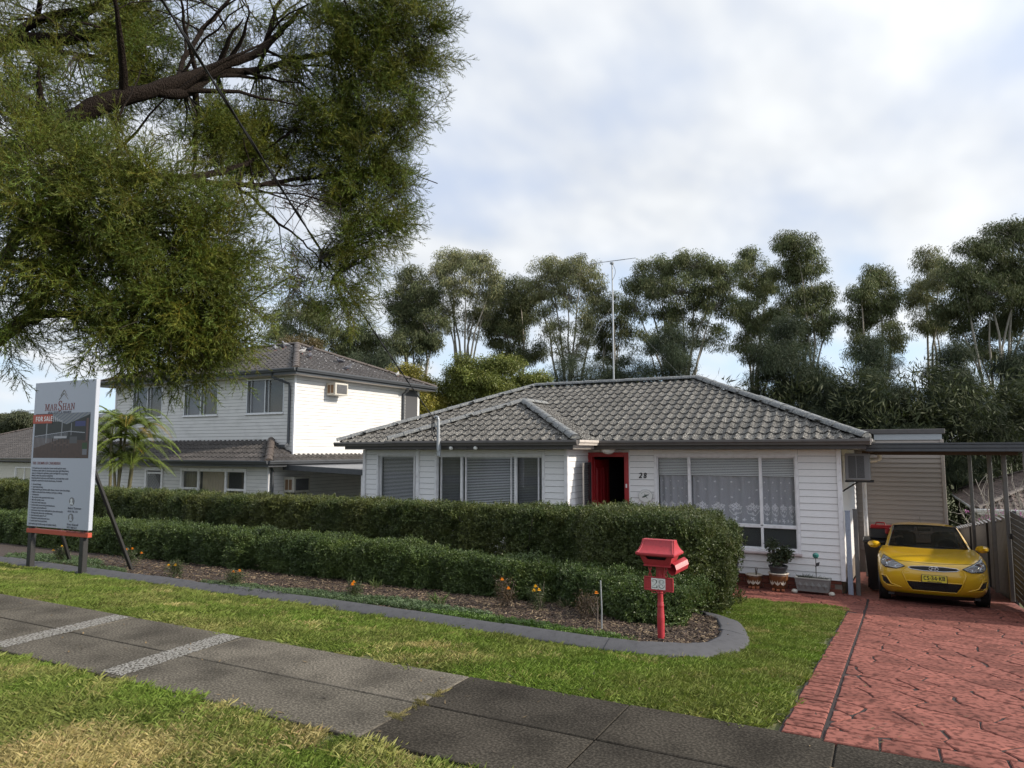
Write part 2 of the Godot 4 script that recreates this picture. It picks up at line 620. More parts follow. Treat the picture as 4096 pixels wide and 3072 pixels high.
	mk("bed_soil", 1, 1, 1, 0.95, {"tex": ntex(18, 0.05, [[0.0, 0.022, 0.015, 0.012], [0.5, 0.050, 0.034, 0.026], [1.0, 0.10, 0.07, 0.05]], 512, 5), "tri": Vector3(0.9, 0.9, 0.9), "bump": fine, "depth": 1.5})
	mk("chip", 1, 1, 1, 0.9, {"vc": true})
	mk("grass", 1, 1, 1, 0.6, {"vc": true, "back": [0.35, 0.40, 0.12], "spec": 0.35})
	mk("leaf", 1, 1, 1, 0.45, {"vc": true, "back": [0.22, 0.28, 0.08], "spec": 0.4})
	mk("gum_leaf", 1, 1, 1, 0.6, {"vc": true, "back": [0.20, 0.24, 0.10], "spec": 0.25})
	mk("needle", 1, 1, 1, 0.55, {"vc": true, "back": [0.32, 0.36, 0.08], "spec": 0.35})
	mk("bark", 0.028, 0.021, 0.017, 0.95, {"spec": 0.2, "tex": ntex(20, 0.04, [[0.0, 0.45], [0.5, 0.9], [1.0, 1.35]], 512, 5), "tri": Vector3(3.0, 1.2, 3.0), "bump": ntex(21, 0.05, [], 512, 4), "depth": 2.5})
	mk("twig", 0.13, 0.105, 0.085, 0.95)
	mk("gum_bark", 0.34, 0.31, 0.26, 0.9, {"tex": grime, "tri": Vector3(0.8, 0.3, 0.8)})
	mk("dark_bark", 0.05, 0.042, 0.036, 0.95)
	mk("palm_leaf", 1, 1, 1, 0.45, {"vc": true, "back": [0.30, 0.34, 0.10]})
	mk("palm_stem", 0.17, 0.15, 0.075, 0.7, {"tex": grime, "tri": Vector3(2, 6, 2)})
	mk("petal", 0.80, 0.30, 0.008, 0.6, {"back": [0.3, 0.15, 0.0]})
	mk("petal_yellow", 0.82, 0.48, 0.010, 0.6, {"back": [0.3, 0.2, 0.0]})


func worn_image() -> ImageTexture:
	# which flecks of paint are left on the rough concrete
	var im := Image.create(128, 512, false, Image.FORMAT_RGBA8)
	var f := FastNoiseLite.new()
	f.seed = 77
	f.frequency = 0.09
	f.fractal_octaves = 4
	for j in 512:
		for i in 128:
			var edge := minf(i, 127 - i) / 64.0
			var n := f.get_noise_2d(i, j * 0.8) * 0.5 + 0.5
			var s := 1.0 if n < 0.44 + 0.10 * smoothstep(0.0, 0.3, edge) - 0.22 * (1.0 - smoothstep(0.0, 0.12, edge)) else 0.0
			var t := 0.8 + 0.2 * n
			im.set_pixel(i, j, Color(t, t, t, s))
	return ImageTexture.create_from_image(im)


func lace_image() -> Image:
	# woven net with small sprigs above and a row of flower baskets below; alpha is how closely it is woven
	var im := Image.create(512, 512, false, Image.FORMAT_RGBA8)
	var f := FastNoiseLite.new()
	f.seed = 9
	f.frequency = 0.02
	for j in 512:
		for i in 512:
			var stripe := 0.05 * sin(i * 0.9) + 0.04 * f.get_noise_2d(i * 6.0, j * 0.6)
			im.set_pixel(i, j, Color(0.86, 0.87, 0.90, clampf(0.50 + stripe, 0.0, 1.0)))
	for k in 4:
		var cx := 64.0 + k * 128.0
		for row in 3:
			lace_sprig(im, Vector2(cx + (32.0 if row % 2 == 1 else -24.0), 60.0 + row * 80.0), 11.0)
		# a spray of roses in a scrolled vase
		for q in [[0, -40, 20], [-24, -24, 18], [24, -24, 18], [0, -8, 22], [-36, 0, 13], [36, 0, 13], [-16, 14, 15], [16, 14, 15], [-44, -18, 10], [44, -18, 10], [0, 52, 12], [0, 70, 9]]:
			lace_sprig(im, Vector2(cx + q[0], 330 + q[1]), q[2])
		for q in 60:
			var t := q / 59.0
			for sd in [-1, 1]:
				var p := Vector2(cx + sd * (40.0 * cos(t * 2.2) + 4.0), 330 + 20.0 + 44.0 * sin(t * 1.9))
				for e in 16:
					im.set_pixel(int(clampf(p.x + e % 4, 0, 511)), int(clampf(p.y + e / 4, 0, 511)), Color(0.92, 0.93, 0.95, 0.92))
		lace_sprig(im, Vector2(cx, 440), 24.0)
		lace_sprig(im, Vector2(cx + 64, 452), 18.0)
	return im


func lace_sprig(im: Image, p: Vector2, r: float):
	for j in range(int(-r), int(r)):
		for i in range(int(-r), int(r)):
			var d := Vector2(i, j)
			if d.length() < r * (0.55 + 0.4 * cos(atan2(j, i) * 5.0)):
				var q := p + d
				if q.x >= 0 and q.x < 512 and q.y >= 0 and q.y < 512:
					im.set_pixel(int(q.x), int(q.y), Color(0.93, 0.93, 0.95, 0.97))


# ------------------------------------------------------------------ ground, paths, paving
func build_ground():
	var xs := []
	for x in [-700, -400, -220, -120, -80, -60, -45, -35]:
		xs.append(float(x))
	for i in range(-28, 13):
		xs.append(float(i))
	for x in [16, 22, 30, 45, 70, 120, 240, 420, 700]:
		xs.append(float(x))
	var zs := []
	for z in [700, 400, 220, 110, 60, 35, 20, 12, 9]:
		zs.append(float(z))
	for i in range(8, -4, -1):
		zs.append(float(i))
	for z in [-4.64, -4.66]:
		zs.append(z)
	for i in range(-5, -32, -1):
		zs.append(float(i))
	for z in [-36, -42, -50, -61, -90, -140, -240, -420, -700]:
		zs.append(float(z))
	var rows := []
	for z in zs:
		var line := []
		for x in xs:
			var dug := 0.16 if x > -1.5 and x < 2.5 and z < -14.9 and z > -23.0 else 0.0      # under the carport slab
			line.append(Vector3(x, gy(x, z) - 0.004 - dug, z))
		rows.append(line)
	var b := MB.new()
	b.sheet(rows)
	structure(b.done(), "ground", M.turf_soil)
	# the street behind the camera
	var r := MB.new()
	r.quad(Vector3(-120, 0.004, 10.4), Vector3(60, 0.004, 10.4), Vector3(60, 0.004, 3.4), Vector3(-120, 0.004, 3.4))
	structure(r.done(), "road", M.asphalt)
	var k := MB.new()
	k.cbox(Vector3(-30, 0.05, 3.25), Vector3(180, 0.16, 0.3), 0.03)
	k.cbox(Vector3(-30, 0.05, 10.55), Vector3(180, 0.16, 0.3), 0.03)
	structure(k.done(), "street_kerb", M.kerb)
	# soil of the garden bed, from the kerb back past the hedges
	var edge := bed_edge()
	var bed := MB.new()
	var rows2 := []
	for j in 26:
		var line := []
		for i in 60:
			var x := -26.0 + i * (24.9 / 59.0)
			var z0 := -6.72
			var t := j / 25.0
			var z := lerpf(z0, -12.3, t)
			var xm := minf(x, bed_right(z) - 0.06)
			line.append(Vector3(xm, gy(xm, z) + 0.04 + 0.02 * fn_ground.get_noise_2d(xm * 6.0, z * 6.0), z))
		rows2.append(line)
	bed.sheet(rows2)
	structure(bed.done(), "garden_bed", M.bed_soil)


func bed_edge() -> Array:
	# outer foot of the concrete edging
	return [Vector2(-27, -6.55), Vector2(-20, -6.55), Vector2(-13, -6.53), Vector2(-10, -6.54), Vector2(-8, -6.58), Vector2(-6, -6.58), Vector2(-4.7, -6.52), Vector2(-3.5, -6.42), Vector2(-2.6, -6.36), Vector2(-1.96, -6.40), Vector2(-1.58, -6.66), Vector2(-1.38, -7.12), Vector2(-1.36, -7.79), Vector2(-1.50, -8.67), Vector2(-1.73, -9.5), Vector2(-2.05, -10.0), Vector2(-2.40, -10.35)]


func bed_right(z: float) -> float:
	if z > -6.9:
		return -1.75
	var e := bed_edge()
	for i in range(10, e.size() - 1):
		if z <= e[i].y and z >= e[i + 1].y:
			return lerpf(e[i].x, e[i + 1].x, (z - e[i].y) / (e[i + 1].y - e[i].y)) - 0.2
	return -2.6


func build_footpath():
	var base := MB.new()
	base.quad(Vector3(-60, 0.0, -3.40), Vector3(30, 0.0, -3.40), Vector3(30, 0.0, -4.63), Vector3(-60, 0.0, -4.63))
	var root := structure(base.done(), "footpath", M.joint)
	var joints := [-60.0, -45.0, -33.0, -24.0, -18.8, -17.3, -15.8, -14.3, -12.8, -11.3, -9.8, -8.3, -6.8, -5.2, -2.83, -1.58, -0.33, 0.92, 2.17, 3.42, 4.7, 12.0, 30.0]
	for i in joints.size() - 1:
		var a: float = joints[i]
		var e: float = joints[i + 1]
		for row in 2:
			var z0 := -3.38 if row == 0 else -4.01
			var z1 := -4.0 if row == 0 else -4.65
			var b := MB.new()
			b.cbox(Vector3((a + e) * 0.5, -0.014 + R(0, 0.004), (z0 + z1) * 0.5), Vector3(e - a - 0.008, 0.06, z0 - z1 - 0.008), 0.006)
			var m := 0
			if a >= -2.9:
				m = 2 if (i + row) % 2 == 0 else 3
			elif a < -6.7:
				m = 1
			else:
				m = (i + row) % 2
			piece(b, "slab", M["slab_%d" % m], root)
	# two worn painted lines across the path
	for x in [-6.97, -5.36]:
		var s := MB.new()
		var o := 0.14
		s.quad(Vector3(x - o + 0.10, 0.0215, -3.42), Vector3(x + o + 0.10, 0.0215, -3.42), Vector3(x + o, 0.0215, -4.62), Vector3(x - o, 0.0215, -4.62))
		piece(s, "painted_line", M.stripe, root)


func clip_half(poly: PackedVector2Array, p: Vector2, d: Vector2) -> PackedVector2Array:
	# keep the side of the line through p where (q - p) . d < 0
	var out := PackedVector2Array()
	for i in poly.size():
		var a := poly[i]
		var b := poly[(i + 1) % poly.size()]
		var sa := (a - p).dot(d)
		var sb := (b - p).dot(d)
		if sa <= 0:
			out.push_back(a)
		if (sa < 0 and sb > 0) or (sa > 0 and sb < 0):
			out.push_back(a.lerp(b, sa / (sa - sb)))
	return out


func stone_mesh(poly: PackedVector2Array, lift: float) -> ArrayMesh:
	var b := MB.new()
	var inner := PackedVector2Array()
	var c := Vector2.ZERO
	for p in poly:
		c += p
	c /= poly.size()
	for p in poly:
		inner.push_back(p - (p - c).normalized() * 0.008)
	var P := func(p: Vector2, h: float): return Vector3(p.x, gy(p.x, p.y) + h, p.y)
	var top: Vector3 = P.call(c, 0.027 + lift)
	for i in poly.size():
		var j := (i + 1) % poly.size()
		var a: Vector3 = P.call(inner[i], 0.025 + lift)
		var e: Vector3 = P.call(inner[j], 0.025 + lift)
		var ao: Vector3 = P.call(poly[i], 0.019 + lift)
		var eo: Vector3 = P.call(poly[j], 0.019 + lift)
		var ab: Vector3 = P.call(poly[i], -0.02)
		var eb: Vector3 = P.call(poly[j], -0.02)
		if (a - top).cross(e - top).y > 0:
			b.tri(top, a, e)
			b.quad(ao, eo, e, a)
			b.quad(ab, eb, eo, ao)
		else:
			b.tri(top, e, a)
			b.quad(eo, ao, a, e)
			b.quad(eb, ab, ao, eo)
	return b.done()


func crazy_paving(root: Node, outline: PackedVector2Array, x0: float, x1: float, z0: float, z1: float, sx: float, sz: float):
	var seeds := []
	var nz := int((z0 - z1) / sz)
	var nx := int((x1 - x0) / sx)
	for j in range(-1, nz + 2):
		for i in range(-1, nx + 2):
			var sh := 0.5 if j % 2 else 0.0
			seeds.append(Vector2(x0 + (i + 0.5 + sh + R(-0.48, 0.48)) * sx, z0 - (j + 0.5 + R(-0.50, 0.50)) * sz))
	for s in seeds:
		var cell := PackedVector2Array([s + Vector2(-1.2, -1.2), s + Vector2(1.2, -1.2), s + Vector2(1.2, 1.2), s + Vector2(-1.2, 1.2)])
		for t in seeds:
			if t != s and s.distance_to(t) < 1.6:
				cell = clip_half(cell, (s + t) * 0.5, t - s)
				if cell.size() < 3:
					break
		if cell.size() < 3:
			continue
		for cut in Geometry2D.intersect_polygons(cell, outline):
			var shrunk := Geometry2D.offset_polygon(cut, -0.034, Geometry2D.JOIN_MITER)
			if shrunk.size() == 0:
				continue
			var grown := Geometry2D.offset_polygon(shrunk[0], 0.0255 + R(-0.002, 0.002), Geometry2D.JOIN_SQUARE)
			if grown.size() == 0 or grown[0].size() < 3:
				continue
			part(stone_mesh(wavy(grown[0]), R(0.0, 0.002)), "paving_stone", M["stone_%d" % (rng.randi() % 4)], root)


func wavy(p: PackedVector2Array) -> PackedVector2Array:
	# hand-cut joints: the same bend on both sides of a joint
	var out := PackedVector2Array()
	for i in p.size():
		var a := p[i]
		var b := p[(i + 1) % p.size()]
		var n := maxi(1, int(a.distance_to(b) / 0.09))
		for k in n:
			var q := a.lerp(b, float(k) / n)
			var off := Vector2(fn_patch.get_noise_2d(q.x * 4.0, q.y * 4.0), fn_patch.get_noise_2d(q.x * 4.0 + 50.0, q.y * 4.0)) * 0.05
			var edge := clampf(minf(minf(absf(q.x + 0.40), absf(q.y + 4.86)), absf(q.y + 14.62)) / 0.10, 0.0, 1.0)
			out.push_back(q + off * edge)
	return out


func build_driveway():
	var outline := PackedVector2Array([Vector2(-0.40, -4.86), Vector2(3.3, -4.86), Vector2(3.3, -14.62), Vector2(-0.40, -14.62)])
	var west := PackedVector2Array([Vector2(-6.0, -14.98), Vector2(-6.0, -12.98), Vector2(-0.95, -12.80), Vector2(-0.60, -12.45), Vector2(-0.42, -12.25), Vector2(-0.42, -14.62), Vector2(-0.8, -14.98)])
	var b := MB.new()
	for j in 30:
		var z := -4.62 - j * (10.0 / 30.0)
		var zn := -4.62 - (j + 1) * (10.0 / 30.0)
		b.quad(Vector3(-0.65, gy(0, z) + 0.0175, z), Vector3(3.34, gy(0, z) + 0.0175, z), Vector3(3.34, gy(0, zn) + 0.0175, zn), Vector3(-0.65, gy(0, zn) + 0.0175, zn))
	for j in 6:
		var z := -12.97 - j * (2.0 / 6.0)
		var zn := -12.97 - (j + 1) * (2.0 / 6.0)
		b.quad(Vector3(-6.0, gy(0, z) + 0.0155, z), Vector3(-0.65, gy(0, z) + 0.0155, z), Vector3(-0.65, gy(0, zn) + 0.0155, zn), Vector3(-6.0, gy(0, zn) + 0.0155, zn))
	var root := structure(b.done(), "driveway", M.stone_joint)
	crazy_paving(root, outline, -0.4, 3.3, -4.86, -14.7, 0.44, 0.31)
	crazy_paving(root, west, -6.0, -0.42, -12.2, -15.0, 0.46, 0.34)
	# border of header bricks along the lawn and of long ones at the footpath
	var z := -4.63
	while z > -12.25:
		var l := 0.165 + R(-0.008, 0.008)
		var x0 := -0.635 + R(-0.006, 0.006)
		part(stone_mesh(PackedVector2Array([Vector2(x0, z), Vector2(-0.418, z - R(0, 0.006)), Vector2(-0.418, z - l + 0.024), Vector2(x0, z - l + 0.024 - R(0, 0.006))]), R(0.0, 0.004)), "border_brick", M["stone_%d" % (rng.randi() % 4)], root)
		z -= l
	var x := -0.395
	while x < 3.2:
		var l := 0.31 + R(-0.03, 0.03)
		part(stone_mesh(PackedVector2Array([Vector2(x, -4.60), Vector2(x + l - 0.012, -4.60), Vector2(x + l - 0.012 + R(-0.006, 0.006), -4.845), Vector2(x, -4.845)]), R(0.0, 0.004)), "border_brick", M["stone_%d" % (rng.randi() % 4)], root)
		x += l
	# plain slab under the carport
	var s := MB.new()
	s.prism(PackedVector2Array([Vector2(14.64, -0.993), Vector2(14.64, -2.4), Vector2(22.0, -2.4), Vector2(22.0, -1.62)]), 2.8, Transform3D(Basis(Vector3(0, 0, -1), Vector3.UP, Vector3.RIGHT), Vector3(-0.80, 0, 0)))
	structure(s.done(), "carport_floor", M.red_slab)


func build_kerb():
	var root := thing("garden_kerb", "low grey concrete edging along the front of the garden bed", "edging", Vector3(-6, gy(0, -6.6), -6.6))
	var cv := Curve2D.new()
	var e := bed_edge()
	for i in e.size():
		var t: Vector2 = (e[mini(i + 1, e.size() - 1)] - e[maxi(i - 1, 0)]) / 6.0
		cv.add_point(e[i], -t, t)
	var total := cv.get_baked_length()
	var s := 0.0
	var prof := [Vector2(0, -0.12), Vector2(0.0, 0.020), Vector2(0.02, 0.040), Vector2(0.12, 0.066), Vector2(0.22, 0.084), Vector2(0.25, 0.074), Vector2(0.26, -0.12)]
	while s < total - 0.1:
		var p := cv.sample_baked(s)
		var l := 0.42 if p.x < -6.6 else 1.35
		l *= R(0.88, 1.12)
		var s1 := minf(s + l, total)
		var n := maxi(2, int((s1 - s) / 0.14) + 1)
		var rows := []
		var lift := R(-0.008, 0.008)
		var push := R(-0.012, 0.012)
		for k in n:
			var u := lerpf(s + 0.003, s1 - 0.003, float(k) / (n - 1))
			var q := cv.sample_baked(u)
			var q2 := cv.sample_baked(minf(u + 0.05, total))
			var q1 := cv.sample_baked(maxf(u - 0.05, 0))
			var d := (q2 - q1).normalized()
			var inn := Vector2(d.y, -d.x)      # towards the bed
			var line := []
			for w in prof:
				var g: Vector2 = q + inn * (w.x + push) * (1.25 if q.x > -2.0 else 1.0)
				line.append(Vector3(g.x, gy(q.x, q.y) + w.y + lift, g.y))
			rows.append(line)
		var b := MB.new(root.position)
		b.sheet(rows, true)
		for side in [0, n - 1]:
			var c: Vector3 = (rows[side][0] + rows[side][3] + rows[side][6]) / 3.0
			for k in prof.size() - 1:
				if side == 0:
					b.tri(c, rows[side][k], rows[side][k + 1])
				else:
					b.tri(c, rows[side][k + 1], rows[side][k])
		piece(b, "kerb_stone", M.kerb, root)
		s = s1


# ------------------------------------------------------------------ pieces of houses
# A wall seen from outside: p is its lower left corner, u points to the right, n outwards.
func unit_board(lip: float) -> ArrayMesh:
	# one lapped board: 1 long, 1 high, leaning out towards its lower edge
	var b := MB.new()
	var o := [Vector2(0.0, 0.0), Vector2(lip, 0.0), Vector2(lip, 0.05), Vector2(0.004, 1.0), Vector2(0.0, 1.0)]
	for i in 3:
		var p: Vector2 = o[i]
		var q: Vector2 = o[i + 1]
		b.quad(Vector3(0, p.y, p.x), Vector3(1, p.y, p.x), Vector3(1, q.y, q.x), Vector3(0, q.y, q.x))
	b.quad(Vector3(0, 0, 0), Vector3(0, 0.0, lip), Vector3(0, 0.05, lip), Vector3(0, 1, 0.004))
	b.quad(Vector3(1, 0, 0), Vector3(1, 1, 0.004), Vector3(1, 0.05, lip), Vector3(1, 0.0, lip))
	return b.done()


func boards(parent: Node3D, p: Vector3, u: Vector3, n: Vector3, length: float, y0: float, y1: float, pitch: float, holes: Array, mat: Material, mesh: ArrayMesh, join := 3.9, called := "weatherboard"):
	var o := p - parent.position
	var y := y0
	while y < y1 - 0.02:
		var h := minf(pitch, y1 - y)
		var cuts := [0.0, length]
		for w in holes:
			if w[2] < y + h - 0.005 and w[3] > y + 0.005:
				cuts.append(w[0])
				cuts.append(w[1])
		cuts.sort()
		var spans := []
		for i in cuts.size() - 1:
			if cuts[i + 1] - cuts[i] < 0.01:
				continue
			var mid: float = (cuts[i] + cuts[i + 1]) * 0.5
			var lo := y
			var hi := y + h
			for w in holes:
				if mid > w[0] and mid < w[1] and w[2] < hi - 0.005 and w[3] > lo + 0.005:
					if w[2] > lo + 0.01 and w[3] >= hi:
						hi = w[2]
					elif w[3] < hi - 0.01 and w[2] <= lo:
						lo = w[3]
					else:
						hi = lo
			if hi - lo > 0.012:
				spans.append([cuts[i], cuts[i + 1], lo, hi])
		# join neighbours of the same height
		var k := 0
		while k < spans.size() - 1:
			if absf(spans[k][1] - spans[k + 1][0]) < 0.005 and absf(spans[k][2] - spans[k + 1][2]) < 0.002 and absf(spans[k][3] - spans[k + 1][3]) < 0.002:
				spans[k][1] = spans[k + 1][1]
				spans.remove_at(k + 1)
			else:
				k += 1
		for s in spans:
			var bits := [s[0], s[1]]
			if s[1] - s[0] > join:
				bits = [s[0], lerpf(s[0], s[1], R(0.3, 0.7)), s[1]]
			for q in bits.size() - 1:
				var l: float = bits[q + 1] - bits[q] - 0.004
				var t := Transform3D(Basis(u * l, Vector3.UP * (s[3] - s[2] - 0.007), n), o + u * (bits[q] + 0.002) + Vector3.UP * (s[2] - p.y) + n * R(0.0, 0.0012))
				part(mesh, called, mat, parent, t)
		y += pitch


func wall_shell(parent: Node3D, p: Vector3, u: Vector3, n: Vector3, length: float, y0: float, y1: float, holes: Array, mat: Material, thick := 0.14):
	# the solid wall behind the boards, with its openings
	var xs := [0.0, length]
	var ys := [y0, y1]
	for w in holes:
		xs.append_array([w[0], w[1]])
		ys.append_array([clampf(w[2], y0, y1), clampf(w[3], y0, y1)])
	xs.sort()
	ys.sort()
	var b := MB.new(parent.position)
	for i in xs.size() - 1:
		for j in ys.size() - 1:
			if xs[i + 1] - xs[i] < 0.005 or ys[j + 1] - ys[j] < 0.005:
				continue
			var mx: float = (xs[i] + xs[i + 1]) * 0.5
			var my: float = (ys[j] + ys[j + 1]) * 0.5
			var open := false
			for w in holes:
				if mx > w[0] and mx < w[1] and my > w[2] and my < w[3]:
					open = true
			if not open:
				b.box(Vector3(p.x, 0, p.z) + u * mx + Vector3.UP * my - n * (thick * 0.5 + 0.003), Vector3(xs[i + 1] - xs[i], ys[j + 1] - ys[j], thick), Basis(u, Vector3.UP, n))
	piece(b, "wall", mat, parent)


# a window in such a wall; uprights and rails are places of its inner bars, fractions of width and height
func window(parent: Node3D, p: Vector3, u: Vector3, n: Vector3, u0: float, u1: float, y0: float, y1: float, bars: Array, o := {}) -> Node3D:
	var fw: float = o.get("frame", 0.06)
	var mat: Material = o.get("mat", M.trim)
	var base := Vector3(p.x, 0, p.z) + u * u0 + Vector3.UP * y0
	var w := group_part("window", parent, base - parent.position)
	var bas := Basis(u, Vector3.UP, n)
	var W := u1 - u0
	var H := y1 - y0
	var f := MB.new()
	var pr: float = o.get("proud", 0.03)
	var dp := 0.09
	var zc := pr - dp * 0.5
	var bx := func(a: Vector2, b: Vector2, z: float, d: float): f.cbox(bas * Vector3((a.x + b.x) * 0.5, (a.y + b.y) * 0.5, z), Vector3(absf(b.x - a.x), absf(b.y - a.y), d), 0.006, bas)
	bx.call(Vector2(0, 0), Vector2(fw, H), zc, dp)
	bx.call(Vector2(W - fw, 0), Vector2(W, H), zc, dp)
	bx.call(Vector2(fw, H - fw), Vector2(W - fw, H), zc, dp)
	bx.call(Vector2(fw, 0), Vector2(W - fw, fw), zc, dp)
	if o.get("double", true):
		# a second, thinner sash rim inside the outer one
		var g := fw
		var t := 0.022
		bx.call(Vector2(g, g), Vector2(g + t, H - g), zc - 0.012, 0.05)
		bx.call(Vector2(W - g - t, g), Vector2(W - g, H - g), zc - 0.012, 0.05)
		bx.call(Vector2(g + t, H - g - t), Vector2(W - g - t, H - g), zc - 0.012, 0.05)
		bx.call(Vector2(g + t, g), Vector2(W - g - t, g + t), zc - 0.012, 0.05)
	for k in bars:      # [x0, y0, x1, y1] in metres from the lower left corner
		bx.call(Vector2(k[0], k[1]), Vector2(k[2], k[3]), zc - 0.004, 0.06)
	piece(f, "frame", mat, w)
	# panes between the uprights
	for k in o.get("panes", [[fw, fw, W - fw, H - fw]]):
		var g := MB.new()
		var zg := zc - 0.02
		g.quad(bas * Vector3(k[0], k[1], zg), bas * Vector3(k[2], k[1], zg), bas * Vector3(k[2], k[3], zg), bas * Vector3(k[0], k[3], zg))
		piece(g, "pane", M.glass, w)
	if o.get("sill", true):
		var s := MB.new()
		s.cbox(bas * Vector3(W * 0.5, -0.02, pr + 0.012), Vector3(W + 0.04, 0.045, 0.075), 0.008, bas)
		piece(s, "sill", o.get("sill_mat", mat), w)
	# blinds: [x0, y0, x1, y1, slat height, material, tilt]
	for k in o.get("blinds", []):
		var s := MB.new()
		var y: float = k[1]
		var sb := bas * Basis(Vector3.RIGHT, k[6])
		while y < k[3]:
			s.box(bas * Vector3((k[0] + k[2]) * 0.5, y, -0.11), Vector3(k[2] - k[0], 0.0025, k[4] * 0.98), sb)
			y += k[4] * 1.2
		s.box(bas * Vector3((k[0] + k[2]) * 0.5, k[3], -0.11), Vector3(k[2] - k[0], 0.04, 0.04), bas)
		piece(s, "blind", k[5], w)
	for k in o.get("drapes", []):
		# hanging cloth with folds: [x0, y0, x1, y1, fold width, material, scallop]
		var s := MB.new()
		var rows := []
		var nx := 60
		for j in 13:
			var line := []
			for i in nx + 1:
				var x := lerpf(k[0], k[2], float(i) / nx)
				var low: float = k[1] + k[6] * absf(sin((x - k[0]) * PI / 0.14))
				var y := lerpf(low, k[3], float(j) / 12.0)
				line.append(bas * Vector3(x, y, -0.16 + 0.022 * sin(x * TAU / k[4]) + 0.01 * sin(x * 17.0 + 1.3)))
			rows.append(line)
		s.sheet(rows)
		piece(s, "curtain", k[5], w)
	return w


# ------------------------------------------------------------------ roofs
func tile_shape(w: float, l: float) -> MB:
	# one interlocking tile: a roll and a pan, its lower end lifted over the course below
	var b := MB.new()
	var k := 7
	var prof := []
	for i in k + 1:
		var t := float(i) / k
		prof.append(Vector2(t * w, 0.020 * cos(t * TAU) + 0.007 * cos(t * 2.0 * TAU)))
	var low := 0.038
	for i in k:
		var p: Vector2 = prof[i]
		var q: Vector2 = prof[i + 1]
		var np := Vector3(-(prof[mini(i + 1, k)].y - prof[maxi(i - 1, 0)].y), w / k * 2.0, 0).normalized()
		var nq := Vector3(-(prof[mini(i + 2, k)].y - prof[i].y), w / k * 2.0, 0).normalized()
		# x across, z down the slope, y out of the roof
		var a := Vector3(p.x, p.y + low, 0.0)
		var c := Vector3(q.x, q.y + low, 0.0)
		var d := Vector3(q.x, q.y + 0.012, -l)
		var e := Vector3(p.x, p.y + 0.012, -l)
		b.tri_n(a, c, d, np, nq, nq)
		b.tri_n(a, d, e, np, nq, np)
		b.quad(a - Vector3(0, 0.017, 0), c - Vector3(0, 0.017, 0), c, a)
	return b


# tiles over a polygon given in (along the eave, up the slope) metres
func lay_tiles(list: Array, o: Vector3, u: Vector3, up: Vector3, poly: PackedVector2Array, w: float, l: float):
	var n := u.cross(up).normalized()
	var lo := Vector2(1e9, 1e9)
	var hi := Vector2(-1e9, -1e9)
	for p in poly:
		lo = lo.min(p)
		hi = hi.max(p)
	var row := 0
	var y := lo.y - 0.03
	while y < hi.y:
		var x := lo.x - w
		while x < hi.x + w:
			if Geometry2D.is_point_in_polygon(Vector2(x + w * 0.5, y + l * 0.5), poly):
				list.append(Transform3D(Basis(u, n, -up), o + u * x + up * y + n * 0.012))
			x += w
		y += l
		row += 1


func roof_base(b: MB, o: Vector3, u: Vector3, up: Vector3, poly: PackedVector2Array):
	var ix := Geometry2D.triangulate_polygon(poly)
	for i in range(0, ix.size(), 3):
		var q := []
		for k in 3:
			var p := poly[ix[i + k]]
			q.append(o + u * p.x + up * p.y)
		if (q[1] - q[0]).cross(q[2] - q[0]).dot(u.cross(up)) < 0:
			q.reverse()
		b.tri(q[0], q[1], q[2])


func place_tiles(roof: Node3D, world: Vector3, list: Array, shape: MB, mats: String, most: int):
	# those that show largest (turned to the street and near) as pieces of their own, the rest joined
	var scored := []
	for t in list:
		var to_eye: Vector3 = (EYE - t.origin)
		var seen: bool = t.basis.y.dot(to_eye) > 0
		scored.append([to_eye.length() + (0.0 if seen else 1000.0), t])
	scored.sort_custom(func(a, b): return a[0] < b[0])
	var mesh := shape.done()
	var rest := [MB.new(), MB.new(), MB.new(), MB.new()]
	for i in scored.size():
		var t: Transform3D = scored[i][1]
		t.origin += -world + t.basis.y * R(-0.003, 0.004)
		t.basis = t.basis * Basis(Vector3.UP, R(-0.012, 0.012))
		if i < most:
			part(mesh, "roof_tile", M["%s_%d" % [mats, rng.randi() % 4]], roof, t)
		else:
			rest[rng.randi() % 4].add(shape, t)
	for k in 4:
		if rest[k].v.size() > 0:
			var o := piece(rest[k], "roof_tiles", M["%s_%d" % [mats, k]], roof)
			o.set_meta("kind", "stuff")


func caps(roof: Node3D, world: Vector3, a: Vector3, b: Vector3, mat: Material, r := 0.125):
	# bedded half-round cappings along a ridge or hip
	var s := MB.new()
	var k := 8
	for i in k:
		var p := PI * i / k
		var q := PI * (i + 1) / k
		var P := func(t: float, z: float, rr: float): return Vector3(cos(t) * rr, sin(t) * rr * 0.72, z)
		var N := func(t: float): return Vector3(cos(t), sin(t), 0)
		var r0 := 1.0
		var r1 := 0.90
		s.tri_n(P.call(p, 0.0, r0), P.call(p, -1.0, r1), P.call(q, -1.0, r1), N.call(p), N.call(p), N.call(q))
		s.tri_n(P.call(p, 0.0, r0), P.call(q, -1.0, r1), P.call(q, 0.0, r0), N.call(p), N.call(q), N.call(q))
		s.tri(Vector3(0, -0.2, 0), P.call(p, 0.0, r0), P.call(q, 0.0, r0))
		s.quad(P.call(p, 0.0, r0), P.call(q, 0.0, r0), P.call(q, 0.0, 0.86), P.call(p, 0.0, 0.86))
	var m := s.done()
	var d := b - a
	var n := maxi(1, int(d.length() / 0.37))
	var f := d.normalized()
	var x := f.cross(Vector3.UP).normalized()
	var y := x.cross(f)
	for i in n:
		var o := a + d * (float(i) / n)
		var t := Transform3D(Basis(x * r, y * r, -f * (d.length() / n * 1.04)), o - world + y * R(0.0, 0.008))
		part(m, "ridge_cap", mat, roof, t)


